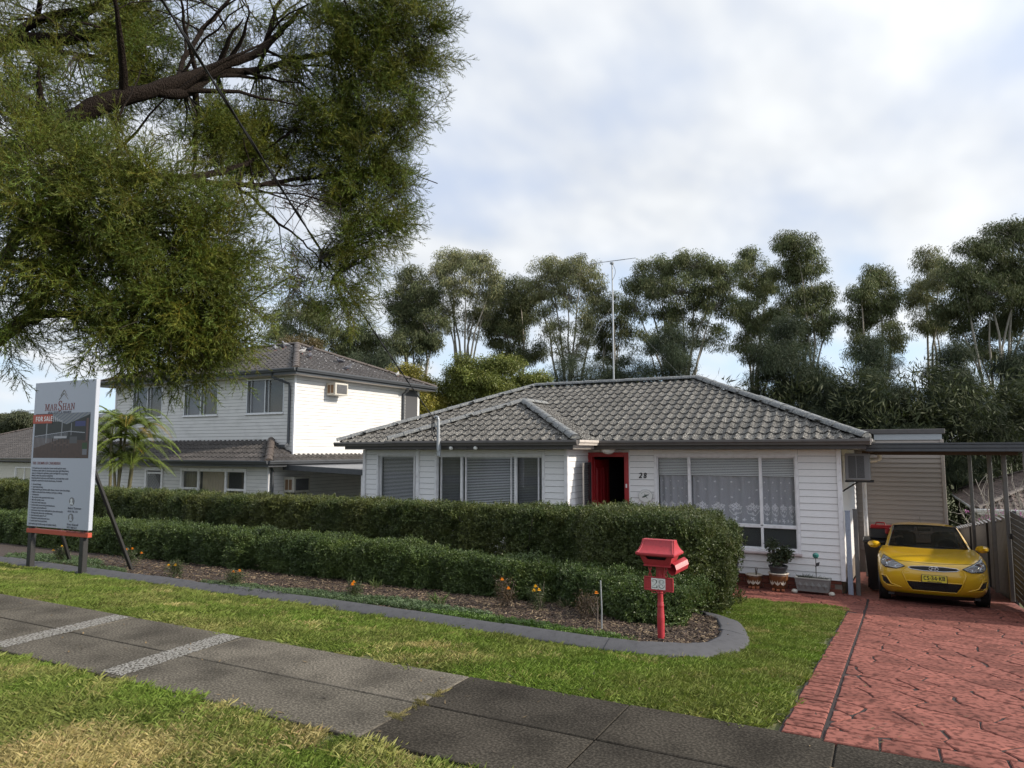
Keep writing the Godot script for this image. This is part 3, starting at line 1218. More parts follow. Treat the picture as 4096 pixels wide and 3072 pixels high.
func gutter_run(b: MB, a: Vector3, e: Vector3, out: Vector3, h := 0.11, w := 0.115):
	# quad gutter: an open trough with a rolled front lip
	var d := (e - a).normalized()
	var prof := [Vector2(0, 0), Vector2(w * 0.72, 0.0), Vector2(w * 0.80, h * 0.35), Vector2(w, h * 0.55), Vector2(w, h * 0.92), Vector2(w * 0.93, h), Vector2(w * 0.86, h * 0.94), Vector2(w * 0.86, h * 0.5), Vector2(w * 0.7, 0.012), Vector2(0.0, 0.012)]
	for i in prof.size() - 1:
		var p: Vector2 = prof[i]
		var q: Vector2 = prof[i + 1]
		var f := [a + out * p.x + Vector3.UP * p.y, e + out * p.x + Vector3.UP * p.y, e + out * q.x + Vector3.UP * q.y, a + out * q.x + Vector3.UP * q.y]
		var nn: Vector3 = (f[1] - f[0]).cross(f[2] - f[0])
		var want := (out * (q.y - p.y) - Vector3.UP * (q.x - p.x))
		if nn.dot(want) < 0:
			f.reverse()
		b.quad(f[0], f[1], f[2], f[3])
	for en in [a, e]:
		b.quad(en, en + out * w * 0.72, en + out * w + Vector3.UP * h * 0.55, en + Vector3.UP * h * 0.95)
		b.quad(en + Vector3.UP * h * 0.95, en + out * w + Vector3.UP * h * 0.55, en + out * w + Vector3.UP * h * 0.92, en + out * w * 0.93 + Vector3.UP * h)


# ------------------------------------------------------------------ number 28
func build_house():
	var o := Vector3(-6.6, -1.05, -15.0)
	var house := thing("weatherboard_house", "single-storey white weatherboard house with grey tiled hip roof and red front door", "house", o)
	var bm := unit_board(0.019)
	var X := Vector3.RIGHT
	var Z := Vector3.BACK
	var lo := -0.77
	var hi := 1.735
	var pitch := 0.1317
	# facade right of the front wing: z = -15, from x = -6 to -0.8
	var p1 := Vector3(-6.0, lo, -15.0)
	var h1 := [[0.0, 0.965, -1.0, 1.665], [1.53, 4.45, -0.31, 1.635]]
	boards(house, p1, X, Z, 5.2, lo, hi, pitch, h1, M.board, bm)
	wall_shell(house, p1, X, Z, 5.2, -0.75, 1.9, h1, M.inner)
	# front wing: z = -13.8, x = -9.88 to -6
	var p2 := Vector3(-9.88, lo, -13.8)
	var h2 := [[0.49, 3.35, 0.0, 1.635]]
	boards(house, p2, X, Z, 3.88, lo, hi, pitch, h2, M.board, bm)
	wall_shell(house, p2, X, Z, 3.88, -0.75, 1.9, h2, M.inner)
	# its return wall, facing the driveway, and its other side
	boards(house, Vector3(-6.0, lo, -13.8), Vector3.FORWARD, X, 1.2, lo, hi, pitch, [], M.board, bm)
	wall_shell(house, Vector3(-6.0, lo, -13.8), Vector3.FORWARD, X, 1.2, -0.75, 1.9, [], M.inner)
	boards(house, Vector3(-9.88, lo, -15.0), Z, Vector3.LEFT, 1.2, lo, hi, pitch, [], M.board, bm)
	wall_shell(house, Vector3(-9.88, lo, -15.0), Z, Vector3.LEFT, 1.2, -0.75, 1.9, [], M.inner)
	# left end of the facade
	var p3 := Vector3(-12.5, lo, -15.0)
	var h3 := [[0.42, 2.0, 0.0, 1.63]]
	boards(house, p3, X, Z, 2.62, lo, hi, pitch, h3, M.board, bm)
	wall_shell(house, p3, X, Z, 2.62, -0.75, 1.9, h3, M.inner)
	# sides and back
	boards(house, Vector3(-0.8, lo, -15.0), Vector3.FORWARD, X, 7.0, lo, hi, pitch, [], M.board, bm)
	wall_shell(house, Vector3(-0.8, lo, -15.0), Vector3.FORWARD, X, 7.0, -0.75, 1.9, [], M.inner)
	boards(house, Vector3(-12.5, lo, -22.0), Z, Vector3.LEFT, 7.0, lo, hi, pitch, [], M.board, bm)
	wall_shell(house, Vector3(-12.5, lo, -22.0), Z, Vector3.LEFT, 7.0, -0.75, 1.9, [], M.inner)
	wall_shell(house, Vector3(-0.8, lo, -22.0), Vector3.LEFT, Vector3.FORWARD, 11.7, -0.75, 1.9, [], M.board)
	# corner boards
	var tr := MB.new(o)
	for c in [Vector3(-0.815, 0, -14.985), Vector3(-6.015, 0, -13.785), Vector3(-9.865, 0, -13.785), Vector3(-12.485, 0, -14.985)]:
		tr.cbox(Vector3(c.x, (lo + hi) * 0.5 - 0.004, c.z), Vector3(0.085, hi - lo, 0.085), 0.006)
	piece(tr, "corner_board", M.trim, house)
	# ceiling, floor and partitions, so that the rooms are as dark as rooms are
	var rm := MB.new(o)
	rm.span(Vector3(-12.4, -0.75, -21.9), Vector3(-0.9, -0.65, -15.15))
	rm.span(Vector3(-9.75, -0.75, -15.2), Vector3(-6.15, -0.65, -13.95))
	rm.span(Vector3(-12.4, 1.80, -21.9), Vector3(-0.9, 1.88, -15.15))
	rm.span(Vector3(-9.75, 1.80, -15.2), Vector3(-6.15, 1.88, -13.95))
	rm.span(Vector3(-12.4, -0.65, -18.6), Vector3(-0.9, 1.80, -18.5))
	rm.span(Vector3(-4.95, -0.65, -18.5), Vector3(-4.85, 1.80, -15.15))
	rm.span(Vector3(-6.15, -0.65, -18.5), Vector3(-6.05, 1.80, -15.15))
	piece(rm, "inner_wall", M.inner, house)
	var pic := MB.new(o)
	pic.cbox(Vector3(-4.965, 1.0, -16.3), Vector3(0.03, 0.75, 0.5), 0.008)
	piece(pic, "hall_picture", M.inner_dark, house)
	# brick base under the boards
	var base := group_part("brick_base", house)
	var mo := MB.new(o)
	for s in [[Vector3(-0.85, 0, -15.02), Vector3(-6.0, 0, -15.02)], [Vector3(-6.0, 0, -13.82), Vector3(-9.88, 0, -13.82)], [Vector3(-9.88, 0, -15.02), Vector3(-12.5, 0, -15.02)]]:
		mo.span(Vector3(s[1].x, -1.6, s[0].z - 0.16), Vector3(s[0].x, lo + 0.05, s[0].z - 0.012))
	mo.span(Vector3(-0.99, -2.6, -22.0), Vector3(-0.85, lo + 0.05, -15.04))
	mo.span(Vector3(-12.5, -2.6, -22.0), Vector3(-12.36, lo + 0.05, -15.04))
	piece(mo, "mortar", M.mortar, base)
	var bk := MB.new()
	bk.cbox(Vector3.ZERO, Vector3(0.228, 0.074, 0.05), 0.006)
	var bmesh := bk.done()
	for row in 5:
		var y := lo + 0.005 - 0.043 - row * 0.085
		var x := -0.97 - (0.12 if row % 2 else 0.0)
		while x > -5.9:
			part(bmesh, "brick", M.brick, base, Transform3D(Basis(), Vector3(x, y, -15.035 + R(-0.003, 0.003)) - o))
			x -= 0.24
	build_house_windows(house, p1, p2, p3)
	build_house_roof(house, o)


func build_house_windows(house: Node3D, p1: Vector3, p2: Vector3, p3: Vector3):
	var X := Vector3.RIGHT
	var Z := Vector3.BACK
	# living room: three lights above, awning lights below
	var W := 2.92
	var H := 1.945
	var rl := 0.50
	var a := 0.755
	var c := 2.20
	window(house, p1, X, Z, 1.53, 4.45, -0.31, 1.635, [[a - 0.03, rl, a + 0.03, H - 0.06], [c - 0.03, rl, c + 0.03, H - 0.06], [0.06, rl - 0.035, W - 0.06, rl + 0.035], [c - 0.025, 0.06, c + 0.025, rl - 0.035], [0.95, 0.06, 1.0, rl - 0.035]],
		{"panes": [[0.06, rl, a, H - 0.06], [a, rl, c, H - 0.06], [c, rl, W - 0.06, H - 0.06], [0.06, 0.06, 0.97, rl], [0.97, 0.06, c, rl], [c, 0.06, W - 0.06, rl]], "sill_mat": M.trim_pink,
		"blinds": [[0.08, H - 0.44, W - 0.08, H - 0.07, 0.028, M.slat, 0.9]],
		"drapes": [[0.08, rl - 0.06, a + 0.02, H - 0.46, 0.16, M.lace, 0.05], [a + 0.04, rl - 0.06, c - 0.02, H - 0.46, 0.22, M.lace, 0.05], [c, rl - 0.06, W - 0.08, H - 0.46, 0.18, M.lace, 0.05]]})
	# front bedroom: sliding window with venetian blinds
	W = 2.86
	H = 1.635
	a = 0.735
	c = 2.14
	window(house, p2, X, Z, 0.49, 3.35, 0.0, 1.635, [[a - 0.03, 0.06, a + 0.03, H - 0.06], [c - 0.03, 0.06, c + 0.03, H - 0.06], [a + 0.10, 0.08, a + 0.125, H - 0.08], [c - 0.125, 0.08, c - 0.10, H - 0.08], [W - 0.17, 0.08, W - 0.15, H - 0.08], [0.16, 0.08, 0.18, H - 0.08]],
		{"panes": [[0.06, 0.06, a, H - 0.06], [a, 0.06, c, H - 0.06], [c, 0.06, W - 0.06, H - 0.06]],
		"blinds": [[0.09, 0.05, a - 0.02, H - 0.09, 0.03, M.slat_dark, 0.75], [a + 0.03, 0.05, c - 0.03, H - 0.09, 0.03, M.slat, 0.55], [c + 0.03, 0.05, W - 0.09, H - 0.09, 0.03, M.slat_dark, 0.75]]})
	# left bedroom
	W = 1.58
	H = 1.63
	window(house, p3, X, Z, 0.42, 2.0, 0.0, 1.63, [[1.20, 0.06, 1.26, H - 0.06], [0.12, 0.08, 0.15, H - 0.08]],
		{"panes": [[0.06, 0.06, 1.23, H - 0.06], [1.23, 0.06, W - 0.06, H - 0.06]],
		"blinds": [[0.14, 0.05, 1.19, H - 0.09, 0.03, M.slat, 0.5], [1.27, 0.05, W - 0.08, H - 0.09, 0.03, M.slat_dark, 0.8]]})


func build_house_roof(house: Node3D, o: Vector3):
	var roof := group_part("roof", house)
	var k := 0.4125                       # rise per metre
	var sl := sqrt(1.0 + k * k)
	var ye := 1.90
	var x0 := -13.05
	var x1 := -0.30
	var zf := -14.5
	var zb := -22.5
	var h := 4.0
	var base := MB.new(o)
	var tiles := []
	var tw := 0.212
	var tl := 0.333
	var wing_x0 := -10.4
	var wing_x1 := -5.6
	var zw := -13.3
	var hw := 2.4
	# main front slope; the wing's roof runs up into it from its eave at wing_x0..wing_x1
	var up_f := Vector3(0, k, -1).normalized()
	var L := x1 - x0
	var s := func(d: float): return d * sl
	var apex_run := hw - (zf - zw) * -1.0      # how far up the main slope the wing's ridge meets it
	apex_run = hw + 0.0 - 0.0
	var f := PackedVector2Array([Vector2(0, 0), Vector2(wing_x0 - x0, 0), Vector2(wing_x0 + hw - x0, s.call(hw)), Vector2(wing_x1 - x0, 0), Vector2(L, 0), Vector2(L - h, s.call(h)), Vector2(h, s.call(h))])
	var of := Vector3(x0, ye, zf)
	roof_base(base, of, Vector3.RIGHT, up_f, f)
	lay_tiles(tiles, of, Vector3.RIGHT, up_f, f, tw, tl)
	# back, left and right slopes
	var up_b := Vector3(0, k, 1).normalized()
	var fb := PackedVector2Array([Vector2(0, 0), Vector2(L, 0), Vector2(L - h, s.call(h)), Vector2(h, s.call(h))])
	roof_base(base, Vector3(x1, ye, zb), Vector3.LEFT, up_b, fb)
	lay_tiles(tiles, Vector3(x1, ye, zb), Vector3.LEFT, up_b, fb, tw, tl)
	var up_r := Vector3(-1, k, 0).normalized()
	var fr := PackedVector2Array([Vector2(0, 0), Vector2(8, 0), Vector2(4, s.call(h))])
	roof_base(base, Vector3(x1, ye, zf), Vector3.FORWARD, up_r, fr)
	lay_tiles(tiles, Vector3(x1, ye, zf), Vector3.FORWARD, up_r, fr, tw, tl)
	var up_l := Vector3(1, k, 0).normalized()
	roof_base(base, Vector3(x0, ye, zb), Vector3.BACK, up_l, fr)
	lay_tiles(tiles, Vector3(x0, ye, zb), Vector3.BACK, up_l, fr, tw, tl)
	# the wing: front hip and two flanks running back to the valleys
	var ow := Vector3(wing_x0, ye, zw)
	var fw := PackedVector2Array([Vector2(0, 0), Vector2(2.0 * hw, 0), Vector2(hw, s.call(hw))])
	roof_base(base, ow, Vector3.RIGHT, up_f, fw)
	lay_tiles(tiles, ow, Vector3.RIGHT, up_f, fw, tw, tl)
	var dz := zw - zf                      # 1.2: how far the wing's eave stands before the main one
	var fl := PackedVector2Array([Vector2(0, 0), Vector2(dz, 0), Vector2(dz + hw, s.call(hw)), Vector2(hw, s.call(hw))])
	roof_base(base, Vector3(wing_x1, ye, zw), Vector3.FORWARD, up_r, fl)
	lay_tiles(tiles, Vector3(wing_x1, ye, zw), Vector3.FORWARD, up_r, fl, tw, tl)
	var fl2 := PackedVector2Array([Vector2(0, 0), Vector2(dz, 0), Vector2(dz + hw - hw, s.call(0.0)), Vector2(dz, s.call(0.0))])
	fl2 = PackedVector2Array([Vector2(0, 0), Vector2(dz, 0), Vector2(dz - hw, s.call(hw)), Vector2(-hw, s.call(hw))])
	roof_base(base, Vector3(wing_x0, ye, zf), Vector3.BACK, up_l, fl2)
	lay_tiles(tiles, Vector3(wing_x0, ye, zf), Vector3.BACK, up_l, fl2, tw, tl)
	piece(base, "roof_base", M.sarking, roof)
	place_tiles(roof, o, tiles, tile_shape(tw, tl + 0.05), "tile", 300)
	# cappings
	var yr := ye + h * k
	var A := Vector3(x0 + h, yr + 0.05, zf - h)
	var B := Vector3(x1 - h, yr + 0.05, zf - h)
	var lift := Vector3(0, 0.05, 0)
	caps(roof, o, A, B, M.ridge_cap)
	caps(roof, o, Vector3(x0, ye, zf) + lift, A, M.ridge_cap)
	caps(roof, o, Vector3(x1, ye, zf) + lift, B, M.ridge_cap)
	caps(roof, o, Vector3(x0, ye, zb) + lift, A, M.ridge_cap)
	caps(roof, o, Vector3(x1, ye, zb) + lift, B, M.ridge_cap)
	var C := Vector3(wing_x0 + hw, ye + hw * k + 0.05, zw - hw)
	caps(roof, o, Vector3(wing_x0, ye, zw) + lift, C, M.ridge_cap)
	caps(roof, o, Vector3(wing_x1, ye, zw) + lift, C, M.ridge_cap)
	caps(roof, o, C, C + Vector3(0, 0, -dz), M.ridge_cap)
	# gutters, fascia and soffit
	var g := MB.new(o)
	gutter_run(g, Vector3(x0 - 0.05, 1.815, zf - 0.03), Vector3(wing_x0 + 0.05, 1.815, zf - 0.03), Vector3.BACK)
	gutter_run(g, Vector3(wing_x1 - 0.05, 1.815, zf - 0.03), Vector3(x1 + 0.05, 1.815, zf - 0.03), Vector3.BACK)
	gutter_run(g, Vector3(wing_x0 - 0.05, 1.815, zw - 0.03), Vector3(wing_x1 + 0.05, 1.815, zw - 0.03), Vector3.BACK)
	gutter_run(g, Vector3(x0 + 0.03, 1.815, zf), Vector3(x0 + 0.03, 1.815, zb), Vector3.LEFT)
	gutter_run(g, Vector3(wing_x0 + 0.03, 1.815, zw), Vector3(wing_x0 + 0.03, 1.815, zf), Vector3.LEFT)
	piece(g, "gutter", M.gutter, house)
	var g2 := MB.new(o)
	gutter_run(g2, Vector3(wing_x1 - 0.03, 1.815, zw - 0.03), Vector3(wing_x1 - 0.03, 1.815, zf + 0.06), Vector3.RIGHT)
	gutter_run(g2, Vector3(x1 - 0.03, 1.815, zf - 0.03), Vector3(x1 - 0.03, 1.815, zf - 0.5), Vector3.RIGHT)
	piece(g2, "gutter", M.fascia_cream, house)
	var fa := MB.new(o)
	fa.span(Vector3(x0 + 0.25, 1.735, zf - 0.06), Vector3(wing_x0 + 0.1, 1.86, zf - 0.035))
	fa.span(Vector3(wing_x1 - 0.12, 1.735, zf - 0.06), Vector3(x1 - 0.02, 1.86, zf - 0.035))
	fa.span(Vector3(wing_x0 + 0.08, 1.735, zw - 0.06), Vector3(wing_x1 - 0.08, 1.86, zw - 0.035))
	fa.span(Vector3(x0 + 0.25, 1.735, zb), Vector3(x0 + 0.27, 1.86, zf - 0.065))
	fa.span(Vector3(x1 - 0.06, 1.735, zb), Vector3(x1 - 0.035, 1.86, zf - 0.065))
	piece(fa, "fascia", M.fascia, house)
	var fc := MB.new(o)
	fc.span(Vector3(wing_x1 - 0.105, 1.735, zf - 0.03), Vector3(wing_x1 - 0.078, 1.86, zw - 0.062))
	piece(fc, "fascia", M.fascia_cream, house)
	var so := MB.new(o)
	so.span(Vector3(x0 + 0.28, 1.74, -22.0), Vector3(-12.51, 1.75, -14.57))
	so.span(Vector3(-12.5, 1.74, -14.99), Vector3(wing_x0 + 0.1, 1.75, -14.57))
	so.span(Vector3(-5.99, 1.74, -14.99), Vector3(x1 - 0.07, 1.75, -14.57))
	so.span(Vector3(-0.79, 1.74, -22.0), Vector3(x1 - 0.07, 1.75, -15.0))
	so.span(Vector3(wing_x0 + 0.1, 1.74, -13.79), Vector3(wing_x1 - 0.11, 1.75, -13.37))
	so.span(Vector3(-5.99, 1.741, -14.56), Vector3(wing_x1 - 0.11, 1.751, -13.8))
	so.span(Vector3(wing_x0 + 0.1, 1.741, -14.98), Vector3(-9.89, 1.751, -13.8))
	piece(so, "soffit", M.soffit, house)


# ------------------------------------------------------------------ houses next door and beyond
func hip_roof(roof: Node3D, o: Vector3, x0: float, x1: float, zf: float, zb: float, ye: float, k: float, tw: float, tl: float, mats: String, cap: Material, most: int):
	var sl := sqrt(1.0 + k * k)
	var h := minf((zf - zb) * 0.5, (x1 - x0) * 0.5)
	var L := x1 - x0
	var D := zf - zb
	var base := MB.new(o)
	var tiles := []
	var front := PackedVector2Array([Vector2(0, 0), Vector2(L, 0), Vector2(L - h, h * sl), Vector2(h, h * sl)])
	var side := PackedVector2Array([Vector2(0, 0), Vector2(D, 0), Vector2(D - h, h * sl), Vector2(h - 0.001, h * sl)])
	for s in [[Vector3(x0, ye, zf), Vector3.RIGHT, Vector3(0, k, -1), front], [Vector3(x1, ye, zb), Vector3.LEFT, Vector3(0, k, 1), front], [Vector3(x1, ye, zf), Vector3.FORWARD, Vector3(-1, k, 0), side], [Vector3(x0, ye, zb), Vector3.BACK, Vector3(1, k, 0), side]]:
		roof_base(base, s[0], s[1], s[2].normalized(), s[3])
		lay_tiles(tiles, s[0], s[1], s[2].normalized(), s[3], tw, tl)
	piece(base, "roof_base", M.sarking, roof)
	place_tiles(roof, o, tiles, tile_shape(tw, tl + 0.05), mats, most)
	var yr := ye + h * k + 0.05
	var A := Vector3(x0 + h, yr, zf - h)
	var B := Vector3(x1 - h, yr, zf - h)
	if B.x - A.x > 0.2:
		caps(roof, o, A, B, cap)
	for c in [[Vector3(x0, ye + 0.05, zf), A], [Vector3(x1, ye + 0.05, zf), B], [Vector3(x0, ye + 0.05, zb), A], [Vector3(x1, ye + 0.05, zb), B]]:
		caps(roof, o, c[0], c[1], cap)


func eaves(house: Node3D, o: Vector3, x0: float, x1: float, zf: float, zb: float, y: float, g: Material, f: Material, wall := [0.0, 0.0, 0.0, 0.0]):
	# gutter, fascia and soffit round a rectangle; wall holds the rectangle of the walls inside it
	var b := MB.new(o)
	gutter_run(b, Vector3(x0, y, zf - 0.03), Vector3(x1, y, zf - 0.03), Vector3.BACK)
	gutter_run(b, Vector3(x1 - 0.03, y, zf), Vector3(x1 - 0.03, y, zb), Vector3.RIGHT)
	gutter_run(b, Vector3(x0 + 0.03, y, zf), Vector3(x0 + 0.03, y, zb), Vector3.LEFT)
	piece(b, "gutter", g, house)
	var c := MB.new(o)
	c.span(Vector3(x0 + 0.03, y - 0.09, zf - 0.06), Vector3(x1 - 0.03, y + 0.05, zf - 0.035))
	c.span(Vector3(x1 - 0.06, y - 0.09, zb), Vector3(x1 - 0.035, y + 0.05, zf - 0.062))
	c.span(Vector3(x0 + 0.035, y - 0.09, zb), Vector3(x0 + 0.06, y + 0.05, zf - 0.062))
	piece(c, "fascia", f, house)
	if wall[1] > wall[0]:
		var s := MB.new(o)
		s.span(Vector3(x0 + 0.06, y - 0.085, wall[2] + 0.004), Vector3(x1 - 0.06, y - 0.075, zf - 0.064))
		s.span(Vector3(wall[1] + 0.004, y - 0.085, zb), Vector3(x1 - 0.064, y - 0.075, wall[2]))
		s.span(Vector3(x0 + 0.064, y - 0.085, zb), Vector3(wall[0] - 0.004, y - 0.075, wall[2]))
		piece(s, "soffit", M.soffit, house)


func aircon(called: String, label: String, at: Vector3, size: Vector3, out: Vector3, group := "") -> Node3D:
	# a box unit through a wall: at is the middle of its back, out points away from the wall
	var a := thing(called, label, "air conditioner", at, group)
	var side := Vector3.UP.cross(out)
	var bas := Basis(side, Vector3.UP, out)
	var b := MB.new()
	b.cbox(out * size.z * 0.5, size, 0.012, bas)
	piece(b, "casing", M.cream, a)
	var g := MB.new()
	g.box(out * (size.z + 0.002), Vector3(size.x * 0.78, size.y * 0.74, 0.004), bas)
	piece(g, "coil", M.dark_grey, a)
	var l := MB.new()
	var n := 11
	for i in n:
		l.box(out * (size.z + 0.010) + Vector3.UP * ((float(i) / (n - 1) - 0.5) * size.y * 0.70), Vector3(size.x * 0.78, size.y * 0.022, 0.012), bas)
	piece(l, "louvre", M.mid_grey, a)
	for s in [-1, 1]:
		var v := MB.new()
		for k in 2:
			v.box(side * s * (size.x * 0.5 + 0.002) + out * size.z * (0.30 + 0.36 * k), Vector3(0.006, size.y * 0.66, size.z * 0.28), bas)
		piece(v, "side_vent", M.rust_grille, a)
	return a


func build_neighbour():
	var o := Vector3(-22, -1.4, -18)
	var house := thing("two_storey_house", "two-storey white weatherboard house with dark brown tiled roofs", "house", o)
	var bm := unit_board(0.014)
	var X := Vector3.RIGHT
	var Z := Vector3.BACK
	var lo := 1.50
	var hi := 4.20
	# upper storey
	var p := Vector3(-26.7, lo, -17.0)
	var holes := [[7.29, 9.05, 2.96, 4.13], [4.03, 5.85, 2.96, 4.13], [1.04, 2.80, 2.96, 4.13]]
	boards(house, p, X, Z, 9.55, lo, hi, 0.1165, holes, M.old_board, bm, 3.2)
	wall_shell(house, p, X, Z, 9.55, lo, 4.3, holes, M.inner)
	boards(house, Vector3(-17.15, lo, -17.0), Vector3.FORWARD, X, 6.0, lo, hi, 0.1165, [], M.old_board, bm, 2.6)
	wall_shell(house, Vector3(-17.15, lo, -17.0), Vector3.FORWARD, X, 7.0, lo, 4.3, [], M.inner)
	wall_shell(house, Vector3(-26.7, lo, -24.0), Z, Vector3.LEFT, 7.0, lo, 4.3, [], M.old_board)
	wall_shell(house, Vector3(-17.15, lo, -24.0), Vector3.LEFT, Vector3.FORWARD, 9.55, lo, 4.3, [], M.old_board)
	var cb := MB.new(o)
	cb.cbox(Vector3(-17.16, (lo + hi) * 0.5, -16.99), Vector3(0.07, hi - lo, 0.07), 0.006)
	cb.cbox(Vector3(-26.69, (lo + hi) * 0.5, -16.99), Vector3(0.07, hi - lo, 0.07), 0.006)
	piece(cb, "corner_board", M.trim, house)
	for h in holes:
		var W: float = h[1] - h[0]
		var a := W * 0.49
		window(house, p, X, Z, h[0], h[1], h[2], h[3], [[a - 0.02, 0.03, a + 0.02, 1.14], [a + 0.17, 0.03, a + 0.19, 1.14], [0.19, 0.03, 0.205, 1.14]],
			{"frame": 0.035, "double": false, "proud": 0.025, "panes": [[0.03, 0.03, a, 1.14], [a, 0.03, W - 0.03, 1.14]], "mat": M.alu, "sill_mat": M.trim,
			"blinds": [[a + 0.03, 0.04, W - 0.04, 1.10, 0.03, M.slat_olive, 0.8], [0.04, 0.04, a - 0.03, 1.10, 0.03, M.slat_dark, 1.2]]})
	var roof := group_part("roof", house)
	hip_roof(roof, o, -27.2, -16.65, -16.5, -24.5, 4.31, 0.40, 0.215, 0.333, "ntile", M.ncap, 300)
	eaves(house, o, -27.2, -16.65, -16.5, -24.5, 4.27, M.slate_metal, M.slate_metal, [-26.7, -17.15, -17.0, -24.0])
	# floors between the storeys keep the rooms dark
	var fl := MB.new(o)
	fl.span(Vector3(-26.6, 1.56, -23.9), Vector3(-17.25, 1.64, -17.16))
	fl.span(Vector3(-26.6, 4.24, -23.9), Vector3(-17.25, 4.30, -17.16))
	fl.span(Vector3(-26.6, 1.3, -20.1), Vector3(-17.25, 4.24, -20.0))
	fl.span(Vector3(-27.0, -1.0, -20.1), Vector3(-17.25, 1.3, -20.0))
	fl.span(Vector3(-27.0, -1.0, -20.0), Vector3(-17.25, -0.95, -16.2))
	piece(fl, "inner_wall", M.inner, house)
	# ground floor
	var q := Vector3(-27.2, -1.0, -16.0)
	var h2 := [[3.97, 4.95, -1.0, 1.12], [5.85, 9.05, -0.2, 1.12]]
	boards(house, q, X, Z, 10.05, -1.0, 1.24, 0.12, h2, M.old_board, bm, 3.2)
	wall_shell(house, q, X, Z, 10.05, -1.6, 1.4, h2, M.inner)
	boards(house, Vector3(-17.15, -1.0, -16.0), Vector3.FORWARD, X, 7.0, -1.0, 1.24, 0.12, [], M.old_board, bm, 2.6)
	wall_shell(house, Vector3(-17.15, -1.0, -16.0), Vector3.FORWARD, X, 8.0, -1.8, 1.6, [], M.inner)
	wall_shell(house, Vector3(-27.2, -1.0, -24.0), Z, Vector3.LEFT, 8.0, -1.8, 1.6, [], M.old_board)
	var cb2 := MB.new(o)
	cb2.cbox(Vector3(-17.16, 0.1, -15.99), Vector3(0.075, 2.26, 0.075), 0.006)
	piece(cb2, "corner_board", M.trim, house)
	window(house, q, X, Z, 5.85, 9.05, -0.2, 1.12, [[0.85, 0.05, 0.93, 1.26], [2.18, 0.05, 2.26, 1.26], [0.06, 0.60, 0.85, 0.67], [2.26, 0.60, 3.14, 0.67]],
		{"frame": 0.09, "panes": [[0.09, 0.07, 0.85, 1.24], [0.93, 0.07, 2.18, 1.24], [2.26, 0.07, 3.11, 1.24]], "drapes": [[0.93, 0.05, 2.18, 1.24, 0.13, M.drape, 0.0], [0.1, 0.05, 0.85, 1.24, 0.2, M.slat_olive, 0.0]]})
	# screen door with diamond grille
	var d := group_part("door", house, Vector3(-23.23, -1.0, -16.0) - o)
	var df := MB.new()
	for s in [[0.0, 0.10], [0.88, 0.98]]:
		df.cbox(Vector3((s[0] + s[1]) * 0.5, 1.06, 0.01), Vector3(s[1] - s[0], 2.12, 0.08), 0.006)
	df.cbox(Vector3(0.49, 2.065, 0.01), Vector3(0.78, 0.11, 0.08), 0.006)
	df.cbox(Vector3(0.49, 1.93, 0.0), Vector3(0.78, 0.07, 0.05), 0.006)
	piece(df, "frame", M.trim, d)
	var dg := MB.new()
	for i in 26:
		for s in [-1, 1]:
			var a := Vector3(0.10, -0.6 + i * 0.12, 0.012)
			var e := a + Vector3(0.78, 0.78 * s * 1.35, 0)
			var lo_y := 0.02
			var hi_y := 1.90
			var ta := 0.0
			var tb := 1.0
			var dy := e.y - a.y
			var t0 := (lo_y - a.y) / dy
			var t1 := (hi_y - a.y) / dy
			ta = maxf(ta, minf(t0, t1))
			tb = minf(tb, maxf(t0, t1))
			if tb > ta:
				dg.rod(a.lerp(e, ta), a.lerp(e, tb), 0.006, 4)
	piece(dg, "grille", M.white, d)
	var dl := MB.new()
	dl.span(Vector3(0.1, 0, -0.08), Vector3(0.88, 1.98, -0.05))
	piece(dl, "door_leaf", M.inner_dark, d)
	# the skirt of roof round the upper storey
	var k := 0.467
	var sl := sqrt(1.0 + k * k)
	var low := group_part("lower_roof", house)
	var base := MB.new(o)
	var tiles := []
	var x0 := -27.7
	var x1 := -16.67
	var zf := -15.5
	var ye := 1.33
	var f := PackedVector2Array([Vector2(0, 0), Vector2(x1 - x0, 0), Vector2(x1 - x0 - 1.5, 1.5 * sl), Vector2(0, 1.5 * sl)])
	var up := Vector3(0, k, -1).normalized()
	roof_base(base, Vector3(x0, ye, zf), X, up, f)
	lay_tiles(tiles, Vector3(x0, ye, zf), X, up, f, 0.215, 0.333)
	var fs := PackedVector2Array([Vector2(0, 0), Vector2(8.6, 0), Vector2(8.6, 0.5 * sl), Vector2(1.5, 0.5 * sl), Vector2(1.5, 1.5 * sl)])
	var ur := Vector3(-1, k, 0).normalized()
	roof_base(base, Vector3(x1, ye, zf), Vector3.FORWARD, ur, fs)
	lay_tiles(tiles, Vector3(x1, ye, zf), Vector3.FORWARD, ur, fs, 0.215, 0.333)
	piece(base, "roof_base", M.sarking, low)
	place_tiles(low, o, tiles, tile_shape(0.215, 0.383), "ntile", 300)
	caps(low, o, Vector3(x1, ye + 0.05, zf), Vector3(x1 - 1.5, ye + 1.5 * k + 0.05, zf - 1.5), M.ncap)
	eaves(house, o, x0, x1, zf, -24.0, 1.29, M.slate_metal, M.slate_metal, [-27.2, -17.15, -16.0, -24.0])
	# downpipes
	var dp := MB.new(o)
	dp.tube([Vector3(-17.75, 4.28, -16.50), Vector3(-17.75, 4.12, -16.55), Vector3(-17.38, 3.92, -16.93), Vector3(-17.36, 3.7, -16.95), Vector3(-17.36, 1.95, -16.95), Vector3(-17.36, 1.86, -16.82)], [0.05, 0.05, 0.05, 0.05, 0.05, 0.05], 4)
	dp.cbox(Vector3(-17.62, 1.86, -16.8), Vector3(0.62, 0.09, 0.07), 0.01)
